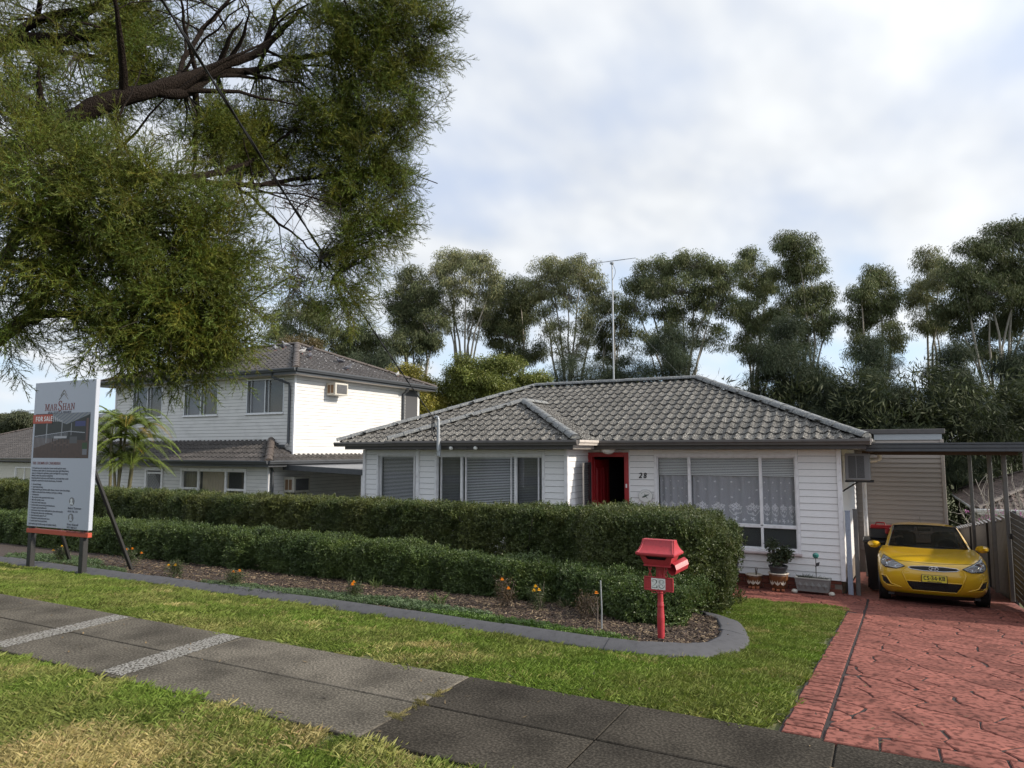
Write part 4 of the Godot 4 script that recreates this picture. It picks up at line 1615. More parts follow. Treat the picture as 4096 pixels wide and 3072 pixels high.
	dp.tube([Vector3(-16.75, 4.25, -22.6), Vector3(-16.8, 4.1, -22.7), Vector3(-17.08, 3.98, -22.8), Vector3(-17.08, 1.5, -22.8)], [0.06, 0.06, 0.06, 0.06], 4)
	dp.tube([Vector3(-17.0, 1.2, -15.9), Vector3(-17.06, 1.05, -16.05), Vector3(-17.06, -1.0, -16.05)], [0.05, 0.05, 0.05], 4)
	piece(dp, "downpipe", M.slate_metal, house)
	aircon("air_conditioner", "cream box air conditioner on the sunlit upper side wall of the two-storey house", Vector3(-17.13, 3.84, -18.75), Vector3(0.66, 0.43, 0.42), X)
	var ac := aircon("air_conditioner", "cream box air conditioner on brackets below the two-storey house's side eave", Vector3(-17.13, 0.62, -16.95), Vector3(0.72, 0.50, 0.45), X)
	var br := MB.new()
	for s in [-0.25, 0.25]:
		br.tube([Vector3(0, -0.62, s), Vector3(0.38, -0.27, s)], [0.012, 0.012], 4)
		br.tube([Vector3(0, -0.27, s), Vector3(0.4, -0.27, s)], [0.012, 0.012], 4)
	piece(br, "bracket", M.black, ac)
	# flat-roofed carport between the houses
	var cp := thing("side_carport", "low flat carport roof with dark beam beside the two-storey house", "carport", Vector3(-15.3, -1.2, -17.5))
	var c := MB.new(cp.position)
	c.cbox(Vector3(-15.25, 1.12, -16.35), Vector3(3.3, 0.17, 0.10), 0.01, Basis(Vector3.BACK, -0.035))
	piece(c, "beam", M.slate_metal, cp)
	var rf := MB.new(cp.position)
	rf.box(Vector3(-15.27, 1.17, -19.5), Vector3(3.25, 0.04, 6.2), Basis(Vector3.BACK, -0.03))
	piece(rf, "roof", M.tin, cp)
	for s in [[-13.72, -16.4], [-13.72, -19.5], [-13.72, -22.4]]:
		var w := MB.new(cp.position)
		w.cbox(Vector3(s[0], 0.0, s[1]), Vector3(0.09, 2.1, 0.09), 0.008)
		piece(w, "post", M.trim, cp)
	var bw := thing("back_fence", "tall dark board fence closing the carport beside the two-storey house", "fence", Vector3(-15, -1.6, -22.8))
	for i in 22:
		var w := MB.new(bw.position)
		w.cbox(Vector3(-17.0 + i * 0.155, -0.25 + R(-0.01, 0.01), -22.8 + R(-0.004, 0.004)), Vector3(0.148, 2.7, 0.02), 0.004)
		piece(w, "board", M.dark_grey, bw)


func build_far_houses():
	# low house beyond the sign
	var o := Vector3(-45, -1.6, -26)
	var a := thing("cream_house", "cream house with dark tiled roof beyond the for-sale board", "house", o)
	var w := MB.new(o)
	w.span(Vector3(-56, -1.7, -32), Vector3(-36.5, 1.05, -22))
	piece(w, "wall", M.cream, a)
	var bm := unit_board(0.016)
	boards(a, Vector3(-48, -1.7, -21.99), Vector3.RIGHT, Vector3.BACK, 11.5, -1.7, 1.05, 0.16, [[4.6, 6.4, -0.4, 0.8]], M.cream, bm, 4.0)
	window(a, Vector3(-48, -1.7, -21.95), Vector3.RIGHT, Vector3.BACK, 4.6, 6.4, -0.4, 0.8, [[0.9, 0.05, 0.95, 1.15]], {"panes": [[0.05, 0.05, 1.75, 1.15]], "blinds": [[0.06, 0.05, 1.74, 1.12, 0.04, M.slat_olive, 1.2]]})
	var roof := group_part("roof", a)
	hip_roof(roof, o, -56.6, -36.0, -21.5, -32.5, 1.25, 0.36, 0.215, 0.34, "ntile", M.ncap, 120)
	eaves(a, o, -56.6, -36.0, -21.5, -32.5, 1.2, M.gutter, M.gutter)
	tv_antenna("tv_antenna", "rooftop television antenna with slanting pole beyond the for-sale board", Vector3(-41.3, 1.3, -21.9), 2.6, 2.2, 0.12)
	# tin-roofed house further back
	var p := Vector3(-66, -2, -44)
	var t := thing("tin_roof_house", "grey metal hip-roofed house behind the cream house", "house", p)
	var tw := MB.new(p)
	tw.span(Vector3(-86, -3.5, -58), Vector3(-57, 2.6, -40))
	piece(tw, "wall", M.cream, t)
	var tr := MB.new(p)
	for i in 84:
		var x0 := -87.0 + i * 0.37
		var top := func(x: float) -> float: return 2.6 + minf(minf(x + 87.0, -56.0 - x), 9.5) * 0.38
		for s in 2:
			var xa := x0 + s * 0.185
			var xb := xa + 0.185
			var lift := 0.03 if s == 0 else 0.0
			var da := minf(minf(xa + 87.0, -56.0 - xa), 9.5)
			var db := minf(minf(xb + 87.0, -56.0 - xb), 9.5)
			tr.quad(Vector3(xa, 2.6 + lift, -39.5), Vector3(xb, 2.6 + lift, -39.5), Vector3(xb, 2.6 + db * 0.38 + lift, -39.5 - db), Vector3(xa, 2.6 + da * 0.38 + lift, -39.5 - da))
	var D := 19.0
	tr.quad(Vector3(-56, 2.6, -39.5), Vector3(-56, 2.6, -58.5), Vector3(-65.5, 6.21, -49), Vector3(-65.5, 6.21, -49.0))
	tr.quad(Vector3(-87, 2.6, -58.5), Vector3(-87, 2.6, -39.5), Vector3(-77.5, 6.21, -49), Vector3(-77.5, 6.21, -49.0))
	tr.quad(Vector3(-56, 2.6, -58.5), Vector3(-87, 2.6, -58.5), Vector3(-77.5, 6.21, -49), Vector3(-65.5, 6.21, -49.0))
	piece(tr, "roof", M.tin, t)
	var rc := MB.new(p)
	rc.tube([Vector3(-56, 2.65, -39.5), Vector3(-65.5, 6.26, -49)], [0.16, 0.16], 6)
	rc.tube([Vector3(-77.5, 6.26, -49), Vector3(-65.5, 6.26, -49)], [0.16, 0.16], 6)
	piece(rc, "ridge_cap", M.galv, t)
	# brown-roofed house down the slope on the right
	var b := Vector3(8, -3, -33)
	var h := thing("brown_roof_house", "cream house with brown tiled roof down behind the driveway fence", "house", b)
	var hw := MB.new(b)
	hw.span(Vector3(3.4, -3.6, -40.5), Vector3(15, -0.45, -30.4))
	piece(hw, "wall", M.cream, h)
	var hr := group_part("roof", h)
	hip_roof(hr, b, 2.75, 15.6, -29.8, -41.1, -0.38, 0.42, 0.23, 0.36, "rtile", M.ncap, 300)
	eaves(h, b, 2.75, 15.6, -29.8, -41.1, -0.44, M.trim, M.trim, [3.4, 15.0, -30.4, -40.5])
	var wn := window(h, Vector3(3.4, -3.0, -30.38), Vector3.RIGHT, Vector3.BACK, 0.55, 2.2, -1.75, -0.75, [], {"frame": 0.05, "panes": [[0.05, 0.05, 1.6, 0.95]]})
	var lt := MB.new()
	for i in 22:
		for s in [-1, 1]:
			var x := -0.6 + i * 0.14
			var a0 := Vector3(x, 0.05 if s > 0 else 0.95, 0.03)
			var e0 := a0 + Vector3(0.9, 0.9 * s, 0)
			var ta := maxf(0.0, (0.05 - a0.x) / 0.9)
			var tb := minf(1.0, (1.6 - a0.x) / 0.9)
			if tb > ta:
				lt.rod(a0.lerp(e0, ta), a0.lerp(e0, tb), 0.007, 4)
	piece(lt, "lattice", M.white, wn)
	# the house across the street, which the front windows mirror
	var s := Vector3(-6, 0, 20)
	var ac := thing("opposite_house", "low white house across the street, seen mirrored in the front windows", "house", s)
	var aw := MB.new(s)
	aw.span(Vector3(-14, 0, 16.5), Vector3(1.5, 2.8, 24))
	piece(aw, "wall", M.cream, ac)
	var ar := group_part("roof", ac)
	hip_roof(ar, s, -14.6, 2.1, 24.6, 15.9, 2.85, 0.42, 0.42, 0.66, "rtile", M.ncap, 0)


func tv_antenna(called: String, label: String, foot: Vector3, height: float, boom: float, lean := 0.0):
	var t := thing(called, label, "antenna", foot)
	var m := MB.new()
	var top := Vector3(-lean * height, height, 0)
	m.tube([Vector3(0, -0.1, 0), top], [0.024, 0.022], 8)
	piece(m, "mast", M.galv, t)
	var e := MB.new()
	var b0 := top + Vector3(0, -0.03, 0)
	e.rod(b0 + Vector3(-0.08, 0, 0.25), b0 + Vector3(0.22, 0.20, -0.45), 0.012)
	for k in 5:
		var c := b0 + Vector3(-0.08, 0, 0.25).lerp(Vector3(0.22, 0.20, -0.45), k / 4.0)
		var half: float = boom * 0.5 * [1.0, 0.92, 0.86, 0.76, 0.70][k]
		e.rod(c - Vector3(half, 0, 0), c + Vector3(half, 0, 0), 0.010, 5)
	e.cbox(b0 + Vector3(0.0, 0.0, 0.02), Vector3(0.10, 0.06, 0.08), 0.01)
	piece(e, "element", M.galv, t)
	var cb := MB.new()
	var pts := []
	var rr := []
	for i in 9:
		var u := i / 8.0
		pts.append(b0 + Vector3(0.10 * sin(u * PI), -0.5 * u, 0.02))
		rr.append(0.006)
	cb.tube(pts, rr, 4)
	piece(cb, "lead", M.black, t)
	return t


# ------------------------------------------------------------------ carport, fence, rear extension
func build_carport():
	var cp := thing("carport", "flat-roofed grey metal carport over the yellow car", "carport", Vector3(0.8, -1.03, -18))
	var o := cp.position
	var b := MB.new(o)
	# front beam: folded metal with two pressed ribs
	var prof := [Vector2(1.69, 0.0), Vector2(1.69, 0.03), Vector2(1.735, 0.03), Vector2(1.745, 0.018), Vector2(1.755, 0.03), Vector2(1.80, 0.03), Vector2(1.81, 0.018), Vector2(1.82, 0.03), Vector2(1.85, 0.03), Vector2(1.85, 0.0)]
	for i in prof.size() - 1:
		var p: Vector2 = prof[i]
		var q: Vector2 = prof[i + 1]
		b.quad(Vector3(-0.34, p.x, -15.0 + p.y), Vector3(3.6, p.x, -15.0 + p.y), Vector3(3.6, q.x, -15.0 + q.y), Vector3(-0.34, q.x, -15.0 + q.y))
	b.span(Vector3(-0.34, 1.69, -15.1), Vector3(3.6, 1.85, -15.002))
	b.span(Vector3(2.12, 1.66, -21.6), Vector3(2.2, 1.84, -15.11))
	piece(b, "beam", M.slate_metal, cp)
	var r := MB.new(o)
	var x := -0.45
	while x < 2.1:
		r.cbox(Vector3(x + 0.09, 1.745, -18.4), Vector3(0.15, 0.05, 6.5), 0.01)
		x += 0.18
	r.span(Vector3(-0.5, 1.775, -21.65), Vector3(2.1, 1.785, -15.12))
	piece(r, "roof", M.tin, cp)
	var w := MB.new(o)
	w.cbox(Vector3(0.95, 1.655, -15.45), Vector3(2.3, 0.07, 0.06), 0.006)
	w.cbox(Vector3(0.8, 1.655, -18.4), Vector3(2.6, 0.09, 0.05), 0.006)
	piece(w, "purlin", M.brown_timber, cp)
	for p in [[1.80, -16.77, 1.70], [1.93, -15.9, 1.70], [2.14, -15.05, 1.70], [1.80, -20.5, 1.70]]:
		var s := MB.new(o)
		s.cbox(Vector3(p[0], (p[2] - 1.05) * 0.5, p[1]), Vector3(0.075, p[2] + 1.05, 0.075), 0.008)
		piece(s, "post", M.post_grey, cp)
	# slatted screen
	var g := thing("slat_screen", "dark horizontal slat screen at the driveway's right edge", "screen", Vector3(1.98, -1.0, -14.4))
	for i in 15:
		var s := MB.new(g.position)
		var y := -0.93 + i * 0.105
		s.cbox(Vector3(1.98, y, -14.3), Vector3(0.025, 0.092, 3.1), 0.004)
		piece(s, "slat", M.dark_grey, g)
	for z in [-15.82, -13.4]:
		var s := MB.new(g.position)
		s.cbox(Vector3(2.03, -0.22, z), Vector3(0.06, 1.64, 0.06), 0.006)
		piece(s, "post", M.dark_grey, g)
	var lt := MB.new(g.position)
	lt.cbox(Vector3(1.95, 0.14, -15.78), Vector3(0.05, 0.09, 0.10), 0.01)
	piece(lt, "latch", M.black, g)
	# sheet fence falling with the ground
	var f := thing("sheet_fence", "grey metal sheet fence stepping down behind the carport posts", "fence", Vector3(2.1, -1.2, -22))
	var z := -16.25
	var k := 0
	while z > -34.0:
		var wd := 0.80
		var zm := z - wd * 0.5
		var top := 0.46 + (zm + 16.25) * 0.113
		var bot := gy(0, zm) - 0.2
		var s := MB.new(f.position)
		for rib in 4:
			var za := z - rib * 0.2
			s.quad(Vector3(2.06, bot, za), Vector3(2.06, bot, za - 0.12), Vector3(2.06, top, za - 0.12), Vector3(2.06, top, za))
			s.quad(Vector3(2.06, bot, za - 0.12), Vector3(2.085, bot, za - 0.15), Vector3(2.085, top, za - 0.15), Vector3(2.06, top, za - 0.12))
			s.quad(Vector3(2.085, bot, za - 0.15), Vector3(2.06, bot, za - 0.2), Vector3(2.06, top, za - 0.2), Vector3(2.085, top, za - 0.15))
		piece(s, "sheet", M.post_grey, f)
		var c := MB.new(f.position)
		c.cbox(Vector3(2.06, top + 0.01, zm), Vector3(0.06, 0.04, wd - 0.004), 0.006)
		piece(c, "rail", M.mid_grey, f)
		if k % 5 == 0:
			var pst := MB.new(f.position)
			pst.cbox(Vector3(2.045, (top + bot) * 0.5, z - 0.005), Vector3(0.05, top - bot + 0.06, 0.05), 0.006)
			piece(pst, "post", M.dark_grey, f)
		z -= wd
		k += 1
	# flat-roofed rear extension of the house, clad in mauve-brown boards
	var e := thing("rear_extension", "flat-roofed extension with mauve-brown cladding behind the car", "building", Vector3(0.2, -1.7, -24))
	var eo := e.position
	boards(e, Vector3(-0.8, -1.05, -22.2), Vector3.RIGHT, Vector3.BACK, 2.13, -1.05, 1.98, 0.1275, [], M.beige_board, unit_board(0.03), 9.0, "cladding_board")
	var ew := MB.new(eo)
	ew.span(Vector3(-0.8, -2.3, -28), Vector3(1.32, 2.0, -22.21))
	piece(ew, "wall", M.beige_board, e)
	var et := MB.new(eo)
	et.cbox(Vector3(1.34, 0.48, -22.19), Vector3(0.08, 3.06, 0.08), 0.006)
	piece(et, "corner_board", M.beige_board, e)
	var ef := MB.new(eo)
	ef.span(Vector3(-0.28, 2.0, -22.25), Vector3(1.35, 2.16, -22.17))
	piece(ef, "flashing", M.galv, e)
	var er := MB.new(eo)
	er.cbox(Vector3(0.25, 2.23, -25.2), Vector3(2.35, 0.13, 6.2), 0.01)
	piece(er, "roof", M.fascia, e)


# ------------------------------------------------------------------ leaves
func blade(b: MB, a: Vector3, dir: Vector3, side: Vector3, length: float, width: float, bend := Vector3.ZERO):
	# a pointed leaf of two triangles
	var mid := a + dir * length * 0.45 + side * width * 0.5
	var mid2 := a + dir * length * 0.45 - side * width * 0.5
	var tip := a + dir * length + bend * length
	b.tri(a, mid, mid2)
	b.tri(mid2, mid, tip)


func needle_spray(sd: int) -> ArrayMesh:
	# a branchlet: a bent twig carrying a fan of needle-clad shoots, about 0.4 m long
	var keep := rng.seed
	rng.seed = sd
	var b := MB.new()
	b.colored = true
	var wood := Color(0.9, 0.62, 0.42)
	var spine := [Vector3.ZERO, Vector3(R(-0.02, 0.02), 0.13, 0.01), Vector3(R(-0.04, 0.04), 0.26, 0.03), Vector3(R(-0.05, 0.05), 0.38, 0.06)]
	b.col = wood
	b.tube(spine, [0.004, 0.003, 0.002, 0.001], 3, false)
	var shoots := []
	for i in 17:
		var t := 0.12 + 0.88 * i / 16.0
		var f := t * 3.0
		var p: Vector3 = spine[mini(int(f), 2)].lerp(spine[mini(int(f), 2) + 1], f - mini(int(f), 2))
		var a := i * 2.4 + R(-0.5, 0.5)
		var d := Vector3(cos(a) * 0.8, R(0.55, 1.0), sin(a) * 0.8).normalized()
		if i == 16:
			d = Vector3(0.05, 1, 0.15).normalized()
		var l := R(0.11, 0.19) * (1.1 - 0.35 * t)
		shoots.append([p, d, l])
		if i % 2 == 0:
			var m := p + d * l * 0.45
			shoots.append([m, (d + rdir() * 0.6).normalized(), l * 0.5])
	for s in shoots:
		b.col = wood
		b.tube([s[0], s[0] + s[1] * s[2]], [0.0018, 0.0008], 3, false)
		var n := int(s[2] / 0.0075)
		var tone := R(0.65, 1.35)
		for k in n:
			var p: Vector3 = s[0] + s[1] * (s[2] * (k + 1.0) / n)
			var d: Vector3 = (s[1] * R(0.6, 1.2) + rdir() * 0.8).normalized()
			var v := tone * R(0.8, 1.2)
			b.col = Color(v, v * R(0.95, 1.05), v * R(0.8, 1.0))
			var sd2: Vector3 = d.cross(rdir()).normalized()
			b.tri(p - sd2 * 0.0023, p + sd2 * 0.0023, p + d * R(0.020, 0.034))
	rng.seed = keep
	return b.done()


func leaf_clump(sd: int, count: int, radius: float, length: float, width: float, droop: float) -> ArrayMesh:
	var keep := rng.seed
	rng.seed = sd
	var b := MB.new()
	b.colored = true
	for i in count:
		var p := rdir() * radius * pow(R(0, 1), 0.45)
		var d := (p.normalized() * 0.6 + rdir() * 0.7 + Vector3(0, -droop, 0)).normalized()
		var s := d.cross(rdir()).normalized()
		var v := R(0.70, 1.30)
		b.col = Color(v, v * R(0.96, 1.05), v * R(0.85, 1.05))
		blade(b, p, d, s, length * R(0.75, 1.25), width * R(0.8, 1.2), Vector3(0, -0.08 * droop, 0))
	rng.seed = keep
	return b.done()


func smooth_path(p: Array) -> Array:
	var out := []
	for i in p.size() - 1:
		var a: Vector3 = p[maxi(i - 1, 0)]
		var b: Vector3 = p[i]
		var c: Vector3 = p[i + 1]
		var d: Vector3 = p[mini(i + 2, p.size() - 1)]
		for k in 4:
			out.append(b.cubic_interpolate(c, a, d, k / 4.0) + (rdir() * 0.012 if k else Vector3.ZERO))
	out.append(p[p.size() - 1])
	return out


func smooth_radii(r: Array) -> Array:
	var out := []
	for i in r.size() - 1:
		for k in 4:
			out.append(lerpf(r[i], r[i + 1], k / 4.0) * R(0.94, 1.06))
	out.append(r[r.size() - 1])
	return out


func limb(b: MB, a: Vector3, e: Vector3, ra: float, rb: float, wig := 0.08, seg := 6):
	var pts := []
	var rr := []
	var n := 6
	var l := a.distance_to(e)
	var off := Vector3(R(-1, 1), R(-0.4, 1.0), R(-1, 1)) * l * wig
	for i in n + 1:
		var t := float(i) / n
		pts.append(a.lerp(e, t) + off * sin(t * PI) + (rdir() * l * wig * 0.18 if i > 0 and i < n else Vector3.ZERO))
		rr.append(lerpf(ra, rb, t))
	b.tube(pts, rr, seg, false)


# ------------------------------------------------------------------ the big needle-leaved tree over the footpath
func build_big_tree():
	var foot := Vector3(-8.7, 0.0, -3.05)
	var tree := thing("needle_leaved_tree", "large dark needle-leaved street tree overhanging the footpath and sign", "tree", foot)
	var P := func(x: float, y: float, d: float) -> Vector3: return at_depth(x * 1.85172, y * 1.85172, d)
	var tb := MB.new(foot)
	var crotch := Vector3(-8.3, 2.3, -3.3)
	tb.tube([foot + Vector3(0, -0.1, 0), foot + Vector3(0.02, 0.4, 0), foot + Vector3(0.1, 1.2, -0.05), crotch], [0.42, 0.33, 0.29, 0.27], 12)
	# main limbs as seen: [points (x, y in the 2212-wide view, depth), radii]
	var limbs := [
		[[crotch, P.call(-60, 420, 6.7), P.call(110, 290, 6.7), P.call(230, 222, 6.8), P.call(330, 195, 7.0), P.call(420, 165, 7.3), P.call(480, 140, 7.6), P.call(545, 120, 7.8), P.call(600, 75, 8.0), P.call(650, 20, 8.1)], [0.26, 0.22, 0.19, 0.165, 0.14, 0.12, 0.105, 0.085, 0.06, 0.04]],
		[[P.call(330, 195, 7.0), P.call(400, 200, 7.2), P.call(470, 160, 7.6), P.call(560, 150, 7.9), P.call(640, 128, 8.0), P.call(720, 110, 8.1), P.call(800, 60, 8.1)], [0.12, 0.10, 0.085, 0.07, 0.055, 0.04, 0.025]],
		[[crotch, P.call(-120, 260, 7.2), P.call(0, 100, 7.5), P.call(120, 86, 7.6), P.call(230, 70, 7.8), P.call(300, 20, 8.0), P.call(345, -40, 8.1)], [0.25, 0.2, 0.15, 0.125, 0.105, 0.085, 0.06]],
		[[P.call(0, 100, 7.5), P.call(90, 40, 7.6), P.call(200, 15, 7.8), P.call(280, -20, 8.0)], [0.1, 0.09, 0.07, 0.05]],
		[[P.call(90, 105, 7.4), P.call(170, 118, 7.5), P.call(240, 116, 7.6), P.call(300, 80, 7.8)], [0.05, 0.04, 0.03, 0.02]],
		[[P.call(385, 180, 7.2), P.call(392, 140, 7.4), P.call(430, 75, 7.7), P.call(470, 30, 7.9), P.call(510, -20, 8.0)], [0.06, 0.05, 0.045, 0.035, 0.025]],
		[[P.call(560, 120, 7.9), P.call(585, 60, 8.0), P.call(600, 10, 8.1), P.call(640, -30, 8.2)], [0.06, 0.05, 0.04, 0.03]],
		[[P.call(300, 380, 6.5), P.call(400, 385, 6.9), P.call(480, 372, 7.3), P.call(520, 358, 7.5), P.call(570, 330, 7.8), P.call(630, 280, 8.0)], [0.09, 0.075, 0.06, 0.05, 0.035, 0.018]],
		[[P.call(400, 385, 6.9), P.call(500, 402, 7.4), P.call(580, 396, 7.8), P.call(660, 385, 8.0), P.call(760, 378, 8.1), P.call(820, 350, 8.1)], [0.06, 0.055, 0.05, 0.04, 0.03, 0.015]],
		[[P.call(500, 402, 7.4), P.call(550, 430, 7.6), P.call(600, 482, 7.8), P.call(640, 510, 7.9), P.call(690, 560, 7.9), P.call(720, 600, 7.9)], [0.04, 0.033, 0.028, 0.022, 0.015, 0.01]],
		[[P.call(600, 482, 7.8), P.call(610, 540, 7.8), P.call(625, 600, 7.8)], [0.014, 0.01, 0.006]],
		[[P.call(650, 390, 8.0), P.call(700, 375, 8.0), P.call(740, 330, 8.0), P.call(770, 300, 8.0)], [0.03, 0.024, 0.018, 0.01]],
		[[P.call(-160, 820, 5.6), P.call(0, 730, 5.6), P.call(60, 690, 5.6), P.call(130, 678, 5.6), P.call(230, 690, 5.6), P.call(330, 720, 5.5)], [0.13, 0.11, 0.09, 0.06, 0.04, 0.02]],
		[[P.call(-100, 640, 5.8), P.call(0, 570, 5.8), P.call(50, 490, 5.8), P.call(140, 420, 5.8), P.call(260, 330, 6.0)], [0.11, 0.09, 0.075, 0.055, 0.035]],
		[[P.call(60, 690, 5.6), P.call(90, 640, 5.5), P.call(160, 560, 5.4), P.call(280, 500, 5.4)], [0.06, 0.05, 0.035, 0.02]],
	]
	for l in limbs:
		tb.tube(smooth_path(l[0]), smooth_radii(l[1].map(func(q): return q * 0.52)), 9, false)
		# side boughs
		for k in range(1, l[0].size()):
			for q in (2 if l[1][0] > 0.1 and l[0][0].y > 2.9 or l[1][0] == 0.06 else 1):
				if l[0][k].y < 3.4:
					continue
				var from: Vector3 = l[0][k - 1].lerp(l[0][k], R(0, 1))
				var to := from + (eye_basis * Vector3(R(-0.3, 1.1), R(-0.5, 0.9), R(-0.6, 0.6))).normalized() * R(0.5, 1.3)
				limb(tb, from, to, l[1][k] * 0.34, 0.006, 0.09, 5)
	piece(tb, "trunk", M.bark, tree)
	# how the limbs out of view join the trunk
	var jb := MB.new(foot)
	jb.tube([crotch - Vector3(0, 0.5, 0), P.call(-160, 820, 5.6)], [0.2, 0.14], 8, false)
	jb.tube([crotch, P.call(-100, 640, 5.8)], [0.2, 0.12], 8, false)
	jb.tube([P.call(110, 290, 6.7), P.call(200, 350, 6.5), P.call(300, 380, 6.5)], [0.12, 0.1, 0.09], 8, false)
	piece(jb, "limb", M.bark, tree)
	# foliage masses: x, y, half width, half height (2212-wide view), depth, sprays, set (0 hangs low over the path, 1 and 2 higher); all one leaf colour
	var lobes := [
		[60, 400, 120, 90, 5.0, 520, 0], [190, 430, 130, 110, 5.1, 520, 0], [330, 440, 120, 110, 5.2, 460, 0], [70, 520, 90, 80, 5.0, 300, 0],
		[230, 560, 140, 90, 5.1, 420, 0], [370, 560, 120, 110, 5.2, 480, 0], [470, 540, 70, 110, 5.4, 330, 0], [420, 650, 110, 80, 5.3, 420, 0],
		[310, 690, 110, 80, 5.2, 380, 0], [500, 650, 55, 60, 5.5, 240, 0], [340, 770, 80, 45, 5.3, 300, 0], [420, 740, 70, 60, 5.3, 260, 0], [240, 760, 70, 40, 5.3, 130, 0],
		[160, 700, 70, 50, 5.4, 90, 0], [20, 720, 45, 35, 5.2, 60, 0], [5, 655, 50, 28, 5.2, 70, 0], [90, 610, 80, 50, 5.3, 130, 0], [370, 800, 30, 16, 5.4, 50, 0],
		[130, 330, 110, 60, 6.2, 260, 0], [20, 280, 70, 80, 5.8, 260, 0], [60, 190, 80, 60, 6.9, 240, 1], [170, 200, 90, 60, 7.2, 260, 1], [240, 150, 70, 40, 7.5, 150, 1],
		[70, 40, 110, 60, 7.6, 330, 1], [200, 30, 90, 50, 7.8, 260, 1], [310, 100, 60, 60, 7.9, 260, 1], [290, 40, 60, 40, 8.0, 170, 1], [330, 160, 50, 36, 8.0, 150, 1], [390, 20, 60, 40, 8.2, 80, 1],
		[440, 300, 70, 50, 7.6, 270, 1], [530, 300, 55, 55, 7.9, 260, 1], [500, 350, 60, 30, 7.8, 160, 1], [470, 250, 60, 36, 7.9, 120, 1], [560, 240, 60, 40, 8.1, 110, 1], [600, 290, 50, 50, 8.1, 160, 1],
		[470, 70, 60, 50, 8.3, 70, 1], [540, 40, 50, 40, 8.3, 60, 1], [620, 190, 70, 40, 8.2, 110, 1], [690, 50, 70, 60, 8.2, 260, 2], [780, 40, 80, 60, 8.2, 330, 2],
		[870, 50, 65, 60, 8.2, 300, 2], [910, 90, 40, 50, 8.2, 180, 2], [830, 120, 80, 55, 8.2, 330, 2], [740, 130, 80, 55, 8.2, 280, 2], [880, 150, 40, 40, 8.2, 140, 2], [690, 210, 60, 50, 8.2, 170, 2],
		[770, 210, 75, 55, 8.2, 280, 2], [850, 235, 50, 42, 8.2, 200, 2], [890, 240, 24, 24, 8.2, 50, 2], [660, 290, 55, 50, 8.2, 200, 1], [740, 290, 70, 50, 8.2, 250, 2], [820, 310, 50, 45, 8.2, 190, 2],
		[860, 375, 30, 30, 8.2, 80, 2], [790, 380, 60, 50, 8.2, 230, 2], [710, 370, 60, 40, 8.2, 170, 1], [830, 440, 35, 36, 8.2, 110, 2], [770, 460, 60, 45, 8.2, 230, 2], [800, 505, 45, 40, 8.2, 160, 2], [740, 520, 45, 40, 8.1, 110, 1],
		[770, 555, 40, 32, 8.1, 120, 2], [690, 590, 28, 30, 8.0, 50, 1], [735, 620, 36, 40, 8.0, 130, 2], [640, 610, 34, 26, 7.9, 40, 1], [755, 655, 20, 22, 8.0, 40, 2],
	]
	var tint := Color(0.118, 0.156, 0.028)
	var meshes := [needle_spray(101), needle_spray(202), needle_spray(303)]
	var where := [[], [], []]
	var cols := [[], [], []]
	var tw := MB.new(foot)
	for l in lobes:
		var c: Vector3 = P.call(l[0], l[1] - maxf(0.0, l[1] - 640.0) * (0.28 if l[6] == 0 else 0.0), l[4])
		var s: float = l[4] / 1512.0
		var shrink := 0.76 if l[6] == 0 else 0.86
		var r := Vector3(l[2] * s, l[3] * s, l[2] * s * 0.9) * shrink
		var spread := int(l[5] / 55) + 2
		var tips := []
		for i in spread:
			var d := rdir()
			tips.append(c + eye_basis * (d * r * 0.75))
		# nearest limb point feeds the mass
		var best := Vector3.ZERO
		var bd := 1e9
		for m in limbs:
			for q in m[0]:
				var dd: float = q.distance_to(c)
				if dd < bd:
					bd = dd
					best = q
		for t in tips:
			limb(tw, best if bd < 2.5 else c, t, 0.014, 0.004, 0.10, 4)
			for k in 3:
				limb(tw, t, t + rdir() * R(0.15, 0.4), 0.005, 0.0015, 0.1, 3)
		var bunches := maxi(3, int(l[5] / 16.0))
		var bunch := Vector3.ZERO
		var way := Vector3.UP
		var total := int(l[5] * (0.21 if l[6] == 0 else 0.34))
		for i in total:
			# branchlets come in bunches that fan from one bough, with gaps between bunches
			if i % maxi(1, int(total / bunches)) == 0:
				var d := rdir()
				bunch = c + eye_basis * (d * pow(R(0.05, 1.0), 0.40) * r * 0.86)
				way = (eye_basis * d * 0.7 + rdir() * 0.5 + Vector3(0.22, -0.22, 0.0)).normalized()
			var pos: Vector3 = bunch + rdir() * R(0.02, 0.13) * l[4] / 6.0
			var dir := (way + rdir() * 0.62).normalized()
			var sx := dir.cross(rdir()).normalized()
			var sc := R(0.70, 1.15)
			var bas := Basis(sx, dir, sx.cross(dir)) * Basis.from_scale(Vector3(sc, sc, sc))
			var v := rng.randi() % 3
			where[v].append(Transform3D(bas, pos - foot))
			var any := R(0.7, 1.3)
			cols[v].append(Color(tint.r * any * R(0.85, 1.2), tint.g * any, tint.b * any * R(0.7, 1.3)))
	piece(tw, "twig", M.dark_bark, tree)
	for v in 3:
		scatter("foliage", meshes[v], M.needle, where[v], cols[v], tree)
	# bare dead twigs hanging under the right-hand limb
	var dt := MB.new(foot)
